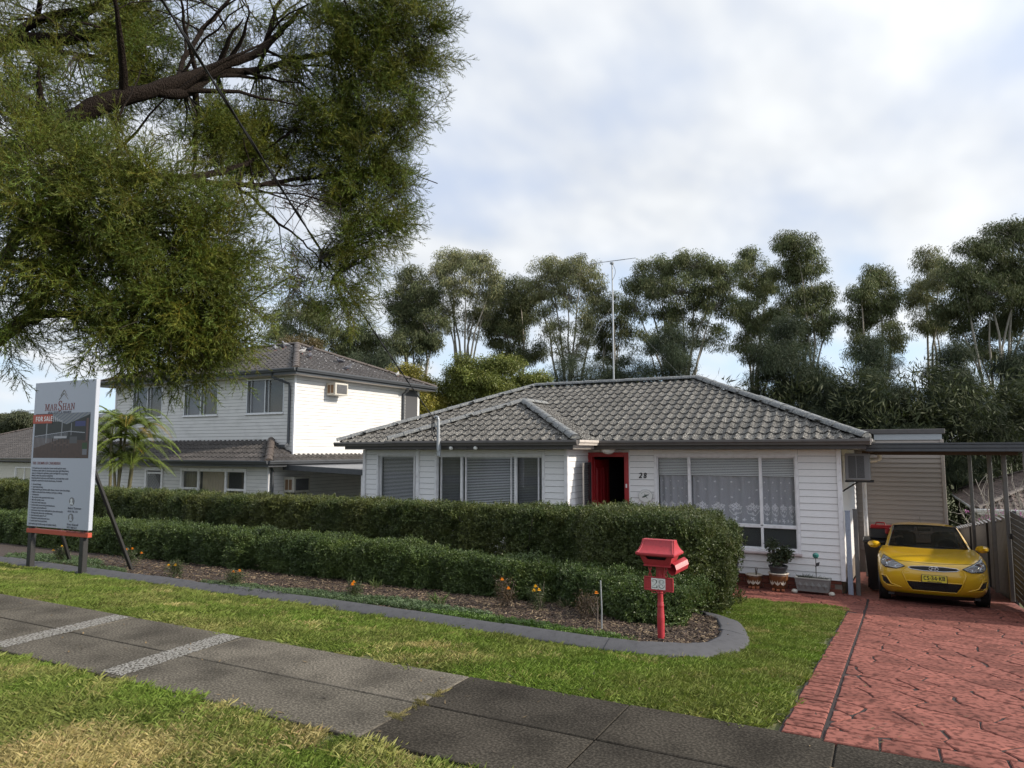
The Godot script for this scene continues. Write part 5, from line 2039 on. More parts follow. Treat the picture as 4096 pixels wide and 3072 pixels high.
	for i in 260:
		var a: Vector3
		var e: Vector3
		var pick := i % 4
		if pick == 0:
			a = P.call(R(590, 690), R(395, 450), R(7.8, 8.2))
			e = a + Vector3(R(0.1, 0.6), R(-0.45, -0.1), R(-0.2, 0.2))
		elif pick == 1:
			a = P.call(R(560, 650), R(130, 200), R(7.8, 8.2))
			e = a + Vector3(R(-0.1, 0.4), R(-0.45, 0.0), R(-0.2, 0.2))
		elif pick == 2:
			a = P.call(R(600, 650), R(520, 620), R(7.7, 8.0))
			e = a + Vector3(R(-0.15, 0.25), R(-0.30, -0.05), R(-0.15, 0.15))
		else:
			a = P.call(R(440, 560), R(60, 130), R(7.8, 8.3))
			e = a + Vector3(R(-0.25, 0.25), R(-0.1, 0.35), R(-0.2, 0.2))
		limb(dt, a, e, 0.005, 0.0015, 0.12, 3)
	piece(dt, "dead_twig", M.twig, tree)


# ------------------------------------------------------------------ gum trees behind the houses
func build_gums():
	var clumps := [leaf_clump(11, 34, 0.32, 0.19, 0.036, 1.1), leaf_clump(12, 34, 0.34, 0.18, 0.038, 1.1)]
	var fine := [leaf_clump(13, 80, 0.42, 0.22, 0.018, 0.7), leaf_clump(14, 80, 0.44, 0.22, 0.018, 0.7)]
	var broad := [leaf_clump(15, 44, 0.30, 0.13, 0.042, 0.2), leaf_clump(16, 44, 0.30, 0.13, 0.042, 0.2)]
	var S := 1.85172
	var dark := Color(0.100, 0.114, 0.056)
	var mid := Color(0.130, 0.146, 0.070)
	var pale := Color(0.195, 0.200, 0.105)
	# name, label, group, depth, trunk x, foot y is the ground there, [lobes: x, y, rx, ry, clumps], colour, kind
	var gums := [
		["slender gum behind the needle-leaved tree's hanging tips", 46.0, 650, [[650, 668, 62, 34, 150], [610, 700, 45, 34, 90], [690, 700, 50, 40, 110], [640, 735, 70, 40, 120], [720, 730, 30, 40, 60]], mid],
		["dark low gum beside the dark gum that leans on the pale one", 47.0, 775, [[775, 720, 45, 28, 110], [745, 750, 40, 35, 100], [800, 760, 45, 45, 130], [770, 800, 60, 40, 130]], dark],
		["dark gum leaning on the tallest pale-crowned gum", 45.0, 905, [[890, 600, 40, 24, 110], [870, 640, 45, 34, 160], [915, 640, 45, 40, 150], [885, 690, 60, 45, 210], [935, 710, 40, 45, 120], [880, 750, 60, 40, 170]], dark],
		["pale rounded gum with white trunk above the olive bush", 46.0, 1003, [[985, 560, 50, 26, 160], [1040, 575, 36, 30, 120], [960, 590, 34, 28, 100], [1060, 610, 30, 28, 90], [1005, 620, 60, 34, 130], [970, 660, 36, 30, 70], [1050, 655, 32, 26, 60], [1010, 700, 40, 40, 60]], pale],
		["dark gum filling the gap between two pale gums", 48.0, 1110, [[1115, 615, 36, 22, 100], [1085, 650, 44, 34, 160], [1130, 660, 40, 40, 150], [1095, 710, 60, 45, 210], [1120, 760, 60, 40, 170]], dark],
		["pale many-trunked gum close beside the roof antenna", 45.0, 1232, [[1190, 580, 48, 28, 150], [1255, 585, 48, 32, 160], [1165, 620, 30, 28, 80], [1285, 630, 26, 40, 90], [1225, 630, 55, 34, 120], [1190, 690, 40, 36, 70], [1265, 700, 36, 40, 70], [1235, 750, 50, 40, 70]], pale],
		["dark narrow gum behind the roof antenna", 48.0, 1315, [[1320, 655, 30, 24, 80], [1300, 700, 30, 40, 90], [1340, 710, 30, 40, 80], [1310, 770, 40, 40, 80]], dark],
		["broadest dark gum, standing between antenna and tallest gum", 44.0, 1475, [[1430, 575, 48, 28, 160], [1500, 568, 55, 28, 180], [1555, 595, 36, 34, 130], [1390, 610, 40, 34, 140], [1465, 620, 80, 36, 260], [1375, 660, 36, 34, 110], [1540, 650, 46, 40, 150], [1450, 680, 60, 36, 130], [1400, 730, 40, 34, 70], [1525, 720, 40, 40, 90]], mid],
		["feathery gum beside the tallest gum", 46.0, 1630, [[1628, 548, 28, 28, 100], [1612, 600, 36, 36, 130], [1655, 615, 36, 40, 130], [1620, 670, 40, 44, 130], [1660, 700, 36, 40, 100], [1610, 740, 40, 44, 90]], mid],
		["tallest narrow-topped gum behind the grey roof's hip", 44.0, 1728, [[1720, 528, 48, 30, 190], [1745, 570, 46, 34, 190], [1700, 590, 36, 36, 110], [1770, 640, 44, 36, 160], [1715, 660, 50, 40, 150], [1785, 680, 36, 36, 110], [1740, 720, 50, 40, 130]], mid],
		["rounded gum above the solar panels", 46.0, 1892, [[1890, 600, 40, 28, 150], [1860, 630, 36, 34, 130], [1925, 640, 36, 36, 130], [1880, 680, 56, 40, 190], [1930, 720, 36, 40, 90], [1860, 740, 40, 44, 90]], mid],
		["thin pale-topped gum beside the huge dark gum", 47.0, 2012, [[2005, 560, 30, 26, 100], [2030, 600, 40, 34, 120], [1990, 630, 36, 40, 120], [2020, 690, 44, 44, 120]], pale],
		["huge dark gum over the carport", 42.0, 2135, [[2190, 500, 60, 30, 200], [2120, 540, 50, 34, 200], [2200, 570, 70, 44, 280], [2080, 590, 44, 36, 150], [2140, 630, 80, 44, 280], [2070, 670, 50, 44, 150], [2190, 690, 60, 50, 180], [2110, 740, 60, 44, 130], [2250, 620, 60, 60, 180]], dark],
	]
	for g in gums:
		crown_tree("gum_tree", g[0], "tree", g[1], g[2] * S, g[3], g[4], clumps, M.gum_leaf, M.gum_bark, "gum trees behind the houses", S, 0.19)
	# she-oaks and scrub under the gums
	var oaks := [
		["grey-green she-oak under the broad dark gum", 40.0, 1455, [[1455, 740, 44, 50, 170], [1450, 800, 60, 50, 220], [1480, 850, 60, 40, 150]]],
		["dark she-oak under the tallest gum", 39.0, 1700, [[1700, 720, 40, 44, 170], [1690, 790, 70, 60, 280], [1660, 850, 70, 40, 200], [1740, 830, 60, 50, 200]]],
		["blackish she-oak above the carport's near end", 37.0, 1890, [[1890, 780, 40, 50, 190], [1880, 860, 70, 60, 300], [1840, 900, 60, 40, 190], [1930, 900, 60, 50, 230]]],
		["dense she-oak above the sheet fence", 36.0, 2060, [[2060, 790, 50, 50, 220], [2050, 870, 70, 60, 320], [2000, 930, 60, 50, 230], [2110, 930, 60, 60, 260], [2060, 1010, 70, 50, 200]]],
		["dense she-oak above the brown-roofed house", 38.0, 2190, [[2190, 790, 50, 60, 220], [2180, 880, 60, 60, 280], [2210, 950, 60, 50, 230]]],
		["low dark she-oak behind the two-storey house's ridge", 40.0, 830, [[820, 790, 60, 36, 190], [760, 830, 50, 30, 130]]],
		["low dark she-oak around the roof antenna's foot", 41.0, 1250, [[1240, 800, 60, 36, 180], [1300, 830, 60, 36, 190], [1350, 800, 50, 40, 150]]],
		["low dark she-oak behind the solar panels", 37.0, 1800, [[1790, 860, 60, 50, 230], [1770, 910, 60, 40, 190]]],
		["dark she-oak behind the rear extension", 34.0, 1985, [[1960, 970, 60, 60, 260], [1940, 1040, 60, 50, 220]]],
	]
	for g in oaks:
		crown_tree("she_oak", g[0], "tree", g[1], g[2] * S, g[3], Color(0.062, 0.078, 0.048), fine, M.gum_leaf, M.dark_bark, "she-oaks under the gums", S, 0.12, 1.0, 8.0, 20.0)
	var bushes := [
		["rounded yellow-green bush behind the grey tiled roof", 36.0, 1060, [[1010, 800, 48, 28, 170], [1085, 790, 50, 26, 170], [1040, 830, 80, 30, 240], [975, 840, 40, 36, 120], [1150, 830, 40, 28, 130], [1060, 870, 110, 36, 260]], Color(0.150, 0.170, 0.040)],
		["golden-green shrub behind the two-storey house", 36.0, 895, [[880, 805, 30, 16, 60], [905, 830, 36, 24, 90], [930, 870, 36, 30, 100], [900, 880, 40, 30, 90]], Color(0.19, 0.17, 0.03)],
		["yellow-green sapling beside the rear extension", 30.0, 1935, [[1935, 985, 30, 30, 90], [1950, 1030, 36, 36, 110], [1925, 1070, 30, 36, 80]], Color(0.13, 0.15, 0.025)],
		["bronze-tinged shrub on the skyline by the two-storey roof", 36.0, 640, [[620, 745, 30, 18, 50], [650, 740, 34, 20, 60], [640, 765, 50, 16, 60]], Color(0.10, 0.075, 0.030)],
	]
	for g in bushes:
		crown_tree("bush", g[0], "bush", g[1], g[2] * S, g[3], g[4], broad, M.leaf, M.dark_bark, "", S, 0.08, 1.0, 5.0, 26.0)
	# trees on the rise far to the left
	var far := [
		["small far gum above the grey metal roof", 120.0, 30, [[20, 905, 18, 8, 60], [45, 903, 20, 9, 60], [30, 920, 34, 12, 80]], Color(0.075, 0.085, 0.05)],
		["far low gum wood edge beside the sign", 125.0, 62, [[65, 908, 20, 8, 60], [85, 906, 20, 9, 60], [75, 922, 40, 12, 90]], Color(0.075, 0.085, 0.05)],
	]
	for g in far:
		crown_tree("far_gum", g[0], "tree", g[1], g[2] * S, g[3], g[4], clumps, M.gum_leaf, M.gum_bark, "", S, 0.2, 2.4)
	# dark undergrowth on the fall of the ground behind the gardens: one mass that nobody could count
	var w := []
	var c := []
	for i in 4200:
		var x := R(-34.0, 32.0)
		var z := R(-52.0, -38.0)
		var y := gy(x, z) + pow(R(0, 1), 1.1) * 9.0
		w.append(Transform3D(Basis.from_euler(Vector3(R(0, TAU), R(0, TAU), 0)) * Basis.from_scale(Vector3.ONE * R(1.0, 1.9)), Vector3(x, y, z)))
		var v := R(0.6, 1.2)
		c.append(Color(0.075 * v, 0.086 * v, 0.044 * v))
	var u := scatter("undergrowth", leaf_clump(17, 60, 0.62, 0.24, 0.045, 0.8), M.gum_leaf, w, c, self)
	tag(u, "dark tangled undergrowth beneath the gum trees", "undergrowth")


func crown_tree(called: String, label: String, category: String, depth: float, px: float, lobes: Array, tint: Color, clumps: Array, leaf: Material, bark: Material, group: String, S: float, girth: float, scale := 1.0, tuft_share := 4.6, sprays := 18.0):
	var mid := at_depth(px, 1700.0, depth)
	var foot := Vector3(mid.x, gy(mid.x, mid.z) - 0.05, mid.z)
	var t := thing(called, label, category, foot, group)
	var s := depth / FOCAL
	var low := 1e9
	var high := -1e9
	var centers := []
	for l in lobes:
		var c := at_depth(l[0] * S, l[1] * S, depth + R(-1.2, 1.2) * scale)
		centers.append(c)
		low = minf(low, c.y)
		high = maxf(high, c.y)
	var b := MB.new(foot)
	var fork := Vector3(lerpf(foot.x, centers[0].x, 0.3), lerpf(foot.y, low, 0.55), foot.z)
	b.tube([foot - Vector3(0, 0.2, 0), foot.lerp(fork, 0.5) + Vector3(R(-0.15, 0.15), 0, R(-0.15, 0.15)), fork], [girth * 1.35, girth, girth * 0.85], 7, false)
	var where := [[], []]
	var cols := [[], []]
	for i in lobes.size():
		var l: Array = lobes[i]
		var c: Vector3 = centers[i]
		var r := Vector3(l[2], l[3], (l[2] + l[3]) * 0.42) * S * s
		limb(b, fork, c - Vector3(0, r.y * 0.3, 0), girth * 0.55, girth * 0.14, 0.06, 5)
		# domed tufts of drooping leaf sprays at the ends of thin boughs, with gaps between the tufts
		var size := clampf(r.y * 0.44, 0.45, 0.92) * (1.0 if scale < 1.5 else scale)
		for k in maxi(4, int(l[4] / tuft_share)):
			var d := rdir()
			var e := c + eye_basis * (d * r * pow(R(0.06, 1.0), 0.45))
			limb(b, c - Vector3(0, r.y * 0.45, 0), e, girth * 0.16, girth * 0.04, 0.08, 3)
			var tone := R(0.72, 1.30)
			var sz := size * R(0.6, 1.15)
			for q in int(sprays * sz * sz / 0.5):
				var h := rdir()
				h.y = absf(h.y) * 0.75 - 0.18
				var pos := e + h * sz * pow(R(0.05, 1.0), 0.4) + Vector3(0, -0.1, 0)
				var sc := R(0.75, 1.2) * scale
				where[(k + q) % 2].append(Transform3D(Basis.from_euler(Vector3(R(-0.4, 0.4), R(0, TAU), R(-0.4, 0.4))) * Basis.from_scale(Vector3(sc, sc, sc)), pos - foot))
				var v2 := tone * R(0.82, 1.18)
				cols[(k + q) % 2].append(Color(tint.r * v2 * R(0.92, 1.1), tint.g * v2, tint.b * v2 * R(0.9, 1.1)))
	piece(b, "trunk", bark, t)
	for v in 2:
		if where[v].size():
			scatter("crown", clumps[v], leaf, where[v], cols[v], t)


# ------------------------------------------------------------------ hedges
func hedge_chunk(sd: int) -> ArrayMesh:
	# a hand's breadth of clipped hedge: shoots with small oval leaves in pairs, all growing outwards (+y)
	var keep := rng.seed
	rng.seed = sd
	var b := MB.new()
	b.colored = true
	for k in 26:
		var a0 := R(0, TAU)
		var rad := sqrt(R(0, 1)) * 0.15
		var o := Vector3(cos(a0) * rad, R(-0.10, 0.015), sin(a0) * rad)
		var dir := (Vector3.UP + rdir() * 0.55).normalized()
		var tone := R(0.65, 1.35)
		b.col = Color(1.2, 0.8, 0.5)
		b.tube([o - dir * 0.08, o + dir * 0.04], [0.0024, 0.001], 3, false)
		for i in 17:
			var t := -0.06 + 0.11 * i / 16.0
			var d := (dir * R(0.2, 1.0) + rdir() * 0.9).normalized()
			var s := d.cross(Vector3.UP + rdir() * 0.4).normalized()
			var v := tone * R(0.75, 1.25)
			b.col = Color(v, v * R(0.97, 1.05), v * R(0.8, 1.1))
			blade(b, o + dir * t + d * 0.008, d, s, R(0.024, 0.036), R(0.012, 0.018))
	rng.seed = keep
	return b.done()


func hedge_fill(where: Array, cols: Array, box: Callable, x0: float, x1: float, count: int, tint: Color, tint2: Color, foot: Vector3):
	# box(x) gives [z front, z back, y foot, y top] of the clipped mass at x; chunks crowd its skin, a few fill the inside
	for i in count:
		var x := R(x0, x1)
		var q: Array = box.call(x)
		var zf: float = q[0]
		var zb: float = q[1]
		var yb: float = q[2]
		var yt: float = q[3]
		var pick := R(0, 1)
		var deep := pow(R(0, 1), 2.0) * 0.14
		var pos: Vector3
		var out: Vector3
		if pick < 0.46:
			var y := R(yb + 0.02, yt - 0.03)
			var round_off := maxf(0.0, y - (yt - 0.14)) * 0.6
			pos = Vector3(x, y, zf - deep - round_off)
			out = Vector3(0, 0.30, 1)
		elif pick < 0.82:
			pos = Vector3(x, yt - deep * 0.7, R(zb, zf - 0.06))
			out = Vector3(0, 1, 0.12)
		elif pick < 0.90:
			pos = Vector3(x, R(yb, yt - 0.1), zb + deep)
			out = Vector3(0, 0.3, -1)
		else:
			pos = Vector3(x, R(yb, yt - 0.15), R(zb + 0.1, zf - 0.1))
			out = Vector3(0, 0.5, 1)
		pos += out.normalized() * (0.085 * fn_patch.get_noise_3d(pos.x * 3.4, pos.y * 3.4, pos.z * 3.4) + R(-0.025, 0.025) + (R(0.03, 0.09) if R(0, 1) < 0.07 else 0.0))
		var dir := (out.normalized() + rdir() * 0.28).normalized()
		var sx := dir.cross(rdir()).normalized()
		var sc := R(0.85, 1.15)
		where[i % 3].append(Transform3D(Basis(sx, dir, sx.cross(dir)) * Basis.from_scale(Vector3(sc, sc, sc)), pos - foot))
		var m := clampf(0.5 + 1.5 * fn_ground.get_noise_2d(pos.x * 1.6, pos.z * 1.6 + pos.y * 1.2) + R(-0.3, 0.3), 0.0, 1.0)
		var c := tint.lerp(tint2, m)
		var v := R(0.75, 1.25)
		cols[i % 3].append(Color(c.r * v, c.g * v, c.b * v))


func hedge_stems(parent: Node3D, x0: float, x1: float, box: Callable, n: int):
	var b := MB.new(parent.position)
	for i in n:
		var x := R(x0, x1)
		var q: Array = box.call(x)
		var z := R(q[1] + 0.15, q[0] - 0.15)
		var a := Vector3(x, gy(x, z), z)
		for k in 3:
			limb(b, a, Vector3(x + R(-0.3, 0.3), R(lerpf(q[2], q[3], 0.4), q[3] - 0.08), z + R(-0.28, 0.28)), 0.014, 0.004, 0.05, 4)
	piece(b, "stem", M.dark_bark, parent)


func build_hedges():
	var sprigs := [hedge_chunk(31), hedge_chunk(32), hedge_chunk(33)]
	# tall clipped hedge, swelling into a rounded block at the driveway end
	var tf := Vector3(-10, gy(0, -11.3), -11.3)
	var tall := thing("tall_hedge", "tall clipped hedge with a rounded end, standing behind the lower hedge", "hedge", tf)
	var tbox := func(x: float) -> Array:
		var wav := 0.05 * fn_patch.get_noise_1d(x * 2.2)
		var e := smoothstep(-4.6, -3.7, x)
		var nose := sqrt(maxf(0.02, 1.0 - pow(maxf(0.0, (x + 2.95) / 0.92), 2.4)))
		var zf := lerpf(-10.80, -9.75, e) + wav
		var zb := -11.85
		if x > -2.95:
			var zm := -10.8
			zf = lerpf(zm, zf, nose)
			zb = lerpf(zm, zb, nose)
		var top := 0.65 + 0.035 * fn_patch.get_noise_1d(x * 1.1 + 40.0) + 0.09 * e + 0.12 * smoothstep(-17.0, -23.0, x)
		if x > -2.95:
			top = lerpf(0.0, top, pow(nose, 0.7))
		return [zf, zb, gy(x, zf) + 0.14 - 0.05 * e, top]
	var w := [[], [], []]
	var c := [[], [], []]
	hedge_fill(w, c, tbox, -26.0, -4.2, 5200, Color(0.064, 0.090, 0.026), Color(0.108, 0.120, 0.034), tf)
	hedge_fill(w, c, tbox, -4.6, -2.08, 1100, Color(0.070, 0.094, 0.030), Color(0.098, 0.114, 0.036), tf)
	# one shoot that has escaped the shears at the end
	for i in 9:
		var u := i / 8.0
		var p := Vector3(-2.10 + 0.10 * u, -0.40 + 0.62 * u, -10.2) + rdir() * 0.03
		w[0].append(Transform3D(Basis(Vector3.UP, R(0, TAU)) * Basis.from_scale(Vector3(0.5, 0.9, 0.5)), p - tf))
		c[0].append(Color(0.07, 0.088, 0.026))
	for v in 3:
		scatter("foliage", sprigs[v], M.leaf, w[v], c[v], tall)
	hedge_stems(tall, -25.5, -2.7, tbox, 90)
	# lower hedge in front of it
	var lf := Vector3(-9, gy(0, -9.5), -9.5)
	var low := thing("low_hedge", "knee-high dark green hedge behind the mulched garden bed", "hedge", lf)
	var lbox := func(x: float) -> Array:
		var wav := 0.10 * fn_patch.get_noise_1d(x * 2.6 + 9.0)
		var gap := 0.10 * (1.0 - smoothstep(0.0, 0.35, absf(fposmod(x + 7.1, 1.9) - 0.95)))
		var top := lerpf(0.15, 0.03, smoothstep(-8.5, -4.0, x)) + 0.05 * fn_patch.get_noise_1d(x * 1.7) - gap * 0.6
		var e := smoothstep(-3.9, -2.7, x)
		top = lerpf(top, -0.02, e)
		var zf := lerpf(-9.05, -8.25, e) + wav - gap
		return [zf, -9.95, gy(x, zf) + 0.10, top]
	w = [[], [], []]
	c = [[], [], []]
	hedge_fill(w, c, lbox, -25.0, -2.25, 4600, Color(0.062, 0.096, 0.028), Color(0.098, 0.136, 0.036), lf)
	for v in 3:
		scatter("foliage", sprigs[v], M.leaf, w[v], c[v], low)
	hedge_stems(low, -24.5, -2.5, lbox, 90)


# ------------------------------------------------------------------ lettering
func text_mesh(s: String, size: float, depth := 0.002, serif := false, weight := 400, align := HORIZONTAL_ALIGNMENT_LEFT, squeeze := 1.0) -> TextMesh:
	var t := TextMesh.new()
	var f := SystemFont.new()
	f.font_names = PackedStringArray(["Droid Serif" if serif else "Droid Sans"])
	f.font_weight = weight
	t.font = f
	t.text = s
	t.font_size = 48
	t.pixel_size = size / 34.0      # size is the height of a capital
	t.depth = depth
	t.curve_step = 2.0
	t.horizontal_alignment = align
	t.vertical_alignment = VERTICAL_ALIGNMENT_CENTER
	return t


func deck_picture() -> ImageTexture:
	# the print on the board: a roofed deck at dusk with white rails, table and chairs
	var im := Image.create(256, 160, false, Image.FORMAT_RGB8)
	im.fill(Color(0.10, 0.10, 0.11))
	var f := FastNoiseLite.new()
	f.frequency = 0.06
	for j in 160:
		for i in 256:
			var n := f.get_noise_2d(i, j) * 0.5 + 0.5
			if j < 70:
				im.set_pixel(i, j, Color(0.07 + 0.06 * n, 0.08 + 0.07 * n, 0.08 + 0.04 * n))
			if j > 92 + (i - 128) * 0.05:
				im.set_pixel(i, j, Color(0.24 + 0.08 * n, 0.17 + 0.06 * n, 0.14 + 0.05 * n))
			if j < 40 - absf(i - 150) * 0.32 and i > 80:
				im.set_pixel(i, j, Color(0.50, 0.51, 0.52) if int(i * 0.25 + j * 0.4) % 5 > 0 else Color(0.28, 0.33, 0.45))
	for k in 5:
		im.fill_rect(Rect2i(86 + k * 9, 8 + k * 4, 3, 22 - k * 4), Color(0.75, 0.76, 0.78))
	for k in 3:
		im.fill_rect(Rect2i([56, 128, 172][k], [30, 22, 36][k], 5 - k, 76 - 16 * k), Color(0.55, 0.56, 0.58))
	for k in 26:
		var x := 4 + k * 6
		var y := 84 - int(k * 0.6)
		im.fill_rect(Rect2i(x, y, 2, 40 - k), Color(0.56, 0.57, 0.60))
	for x in range(2, 236):
		var y := 80 - int(x * 0.10) if x < 160 else 64 + int((x - 160) * 0.08)
		im.fill_rect(Rect2i(x, y, 1, 3), Color(0.62, 0.63, 0.66))
	im.fill_rect(Rect2i(190, 30, 46, 18), Color(0.19, 0.21, 0.42))
	im.fill_rect(Rect2i(94, 82, 60, 8), Color(0.66, 0.66, 0.68))
	for k in 6:
		im.fill_rect(Rect2i(88 + k * 14, 90 + (k % 2) * 8, 3, 44 - (k % 3) * 8), Color(0.15, 0.12, 0.12))
		im.fill_rect(Rect2i(84 + k * 14, 104 + (k % 2) * 6, 12, 6), Color(0.34, 0.27, 0.24))
	im.fill_rect(Rect2i(168, 84, 34, 24), Color(0.30, 0.30, 0.31))
	im.fill_rect(Rect2i(226, 106, 22, 22), Color(0.13, 0.26, 0.10))
	im.fill_rect(Rect2i(228, 128, 20, 20), Color(0.42, 0.43, 0.46))
	im.fill_rect(Rect2i(240, 20, 10, 80), Color(0.36, 0.25, 0.22))
	return ImageTexture.create_from_image(im)


# ------------------------------------------------------------------ for-sale board
func build_sign():
	var a := Vector3(-12.36, gy(0, -6.5) - 0.03, -6.53)
	var e := Vector3(-10.66, gy(0, -6.5) - 0.03, -6.56)
	var u := (e - a)
	u.y = 0
	u = u.normalized()
	var n := u.cross(Vector3.UP).normalized() * 1.0
	if n.z < 0:
		n = -n
	var W := 1.62
	var H := 2.40
	var y0 := 0.415
	var base := Vector3(a.x, a.y, a.z) + u * 0.05
	var s := thing("for_sale_sign", "tall white real estate for-sale board on black timber posts", "sign", base)
	var bas := Basis(u, Vector3.UP, n)
	var lo := Vector3(-0.09, y0 - base.y, 0.0)
	var B := func(x: float, y: float, z: float) -> Vector3: return bas * (lo + Vector3(x, y, z))
	var bd := MB.new()
	bd.cbox(B.call(W * 0.5, H * 0.5 + 0.035, 0.0), Vector3(W, H - 0.07, 0.065), 0.005, bas)
	mk("sign_white", 0.43, 0.46, 0.525, 0.45)
	piece(bd, "board", M.sign_white, s)
	mk("sign_red", 0.42, 0.07, 0.035, 0.5)
	mk("sign_ink", 0.11, 0.11, 0.13, 0.6)
	mk("sign_brown_ink", 0.22, 0.055, 0.045, 0.6)
	mk("sign_gold", 0.24, 0.21, 0.16, 0.5)
	var st := MB.new()
	st.cbox(B.call(W * 0.5, 0.0, 0.0), Vector3(W, 0.07, 0.067), 0.004, bas)
	piece(st, "red_strip", M.sign_red, s)
	var zf := 0.0340
	var ph := MB.new()
	ph.quad(B.call(0.055, 1.17, zf), B.call(W - 0.10, 1.17, zf), B.call(W - 0.10, 1.885, zf), B.call(0.055, 1.885, zf))
	mk("deck_print", 1, 1, 1, 0.45, {"tex": deck_picture()})
	piece(ph, "printed_photo", M.deck_print, s)
	var fs := MB.new()
	fs.cbox(B.call(0.265, 1.80, zf + 0.003), Vector3(0.53, 0.145, 0.004), 0.001, bas)
	piece(fs, "for_sale_flag", M.sign_red, s)
	var chev := MB.new()
	for k in 2:
		var c := 0.80
		var y := 2.155 + k * 0.055
		var hw := 0.12 - k * 0.035
		var hh := 0.10
		for q in [-1, 1]:
			var p0: Vector3 = B.call(c + q * hw, y - hh * 0.5, zf + 0.001)
			var p1: Vector3 = B.call(c, y + hh * 0.5, zf + 0.001)
			chev.tube([p0, p1], [0.004, 0.005], 4)
	piece(chev, "roof_emblem", M.sign_gold, s)
	var words := [
		["MAR", 0.105, 0.30, 1.985, true, M.sign_brown_ink, 400], ["S", 0.160, 0.655, 2.00, true, M.sign_brown_ink, 400], ["HAN", 0.105, 0.775, 1.985, true, M.sign_brown_ink, 400],
		["REAL ESTATE & FINANCE", 0.034, 0.40, 1.90, true, M.sign_ink, 700],
		["FOR SALE", 0.075, 0.075, 1.80, false, M.white, 700],
		["THE CROWN OF CAVENDISH", 0.043, 0.055, 1.085, false, M.sign_brown_ink, 400],
		["3/4 bedroom plus study plus home would suit the most", 0.026, 0.055, 1.005, false, M.sign_ink, 400],
		["fastidious buyer with its stunning open plan light filled living", 0.026, 0.055, 0.965, false, M.sign_ink, 400],
		["spaces, designed to optimise space and light for easy living", 0.026, 0.055, 0.925, false, M.sign_ink, 400],
		["which makes the outlook delightful.", 0.026, 0.055, 0.885, false, M.sign_ink, 400],
		["Boasting three bedrooms with built-ins and study that could", 0.026, 0.055, 0.845, false, M.sign_ink, 400],
		["easily be converted to fourth bedrooms, if needed.", 0.026, 0.055, 0.805, false, M.sign_ink, 400],
		["Just wake up to the song of native birds.", 0.030, 0.055, 0.115, false, M.sign_ink, 400],
		["Robert Thomson", 0.032, 1.08, 0.395, false, M.sign_ink, 400], ["0414 706 733", 0.030, 1.08, 0.345, false, M.sign_ink, 400],
		["Bruce Mansell", 0.032, 1.08, 0.145, false, M.sign_ink, 400], ["0412 000 072", 0.030, 1.08, 0.10, false, M.sign_ink, 400],
		["marshan.com.au", 0.042, 1.08, 0.04, false, M.sign_brown_ink, 700],
	]
	var list := ["Formal lounge", "Open plan dining", "Very modern gas kitchen with 20mm Caesar stone benchtops", "900mm industrial size stainless steel gas cooktop", "Dishwasher", "No expense was spared in this home", "Massive family room", "Very neat twin bedroom", "Immaculate presented guest bedroom", "Designer guest bathroom", "Enormous main room with built-in robe and ensuite", "Strategically placed air conditioning", "Entertainment deck 8' x 4'", "Downstairs entertainment area", "Landscaped front and back"]
	for i in list.size():
		words.append([list[i], 0.026, 0.10, 0.745 - i * 0.0415, false, M.sign_ink, 400])
		words.append(["•", 0.030, 0.06, 0.745 - i * 0.0415, false, M.sign_ink, 700])
	for w in words:
		var t := text_mesh(w[0], w[1], 0.0015, w[4], w[6])
		var o := part(t, "lettering", w[5], s, Transform3D(bas, B.call(w[2], w[3] + 0.0, zf + (0.006 if w[0] == "FOR SALE" else 0.001))))
	for k in 2:
		# the two round portraits are only a dark and a light blur at this size
		var rd := MB.new()
		var c := B.call(1.17, 0.50 - k * 0.25, zf + 0.001)
		rd.lathe([Vector2(0.065, 0.0), Vector2(0.065, 0.002), Vector2(0.0, 0.002)], 20, c, bas * Basis(Vector3.RIGHT, PI / 2))
		piece(rd, "portrait_print", M.mid_grey, s)
		var hd := MB.new()
		hd.lathe([Vector2(0.028, 0.002), Vector2(0.028, 0.0035), Vector2(0.0, 0.0035)], 14, B.call(1.165, 0.515 - k * 0.25, zf + 0.001), bas * Basis(Vector3.RIGHT, PI / 2))
		hd.prism(PackedVector2Array([Vector2(-0.05, -0.045), Vector2(0.045, -0.05), Vector2(0.03, -0.012), Vector2(-0.03, -0.012)]), 0.0035, Transform3D(bas, c))
		piece(hd, "portrait_print", M.sign_white if k else M.slat, s)
	for x in [0.09, W - 0.16]:
		var p := MB.new()
		p.cbox(B.call(x, -0.16, -0.012) + Vector3(0, -0.06, 0), Vector3(0.10, 0.72, 0.08), 0.006, bas)
		piece(p, "post", M.black_timber, s)
		var p2 := MB.new()
		p2.cbox(B.call(x, 1.2, -0.06), Vector3(0.09, 2.2, 0.045), 0.006, bas)
		piece(p2, "back_rail", M.brown_timber, s)
		# raking prop
		var top: Vector3 = B.call(x + 0.0, 1.05, -0.08)
		var ft: Vector3 = B.call(x + (-0.02 if x > 1.0 else -0.30), -y0 + gy(0, -7.4) + 0.03, -0.85)
		var pr := MB.new()
		var d := (top - ft)
		var l := d.length()
		d = d.normalized()
		var sx := d.cross(n).normalized()
		pr.cbox((top + ft) * 0.5, Vector3(0.07, l, 0.04), 0.005, Basis(sx, d, sx.cross(d)))
		piece(pr, "prop", M.black_timber, s)


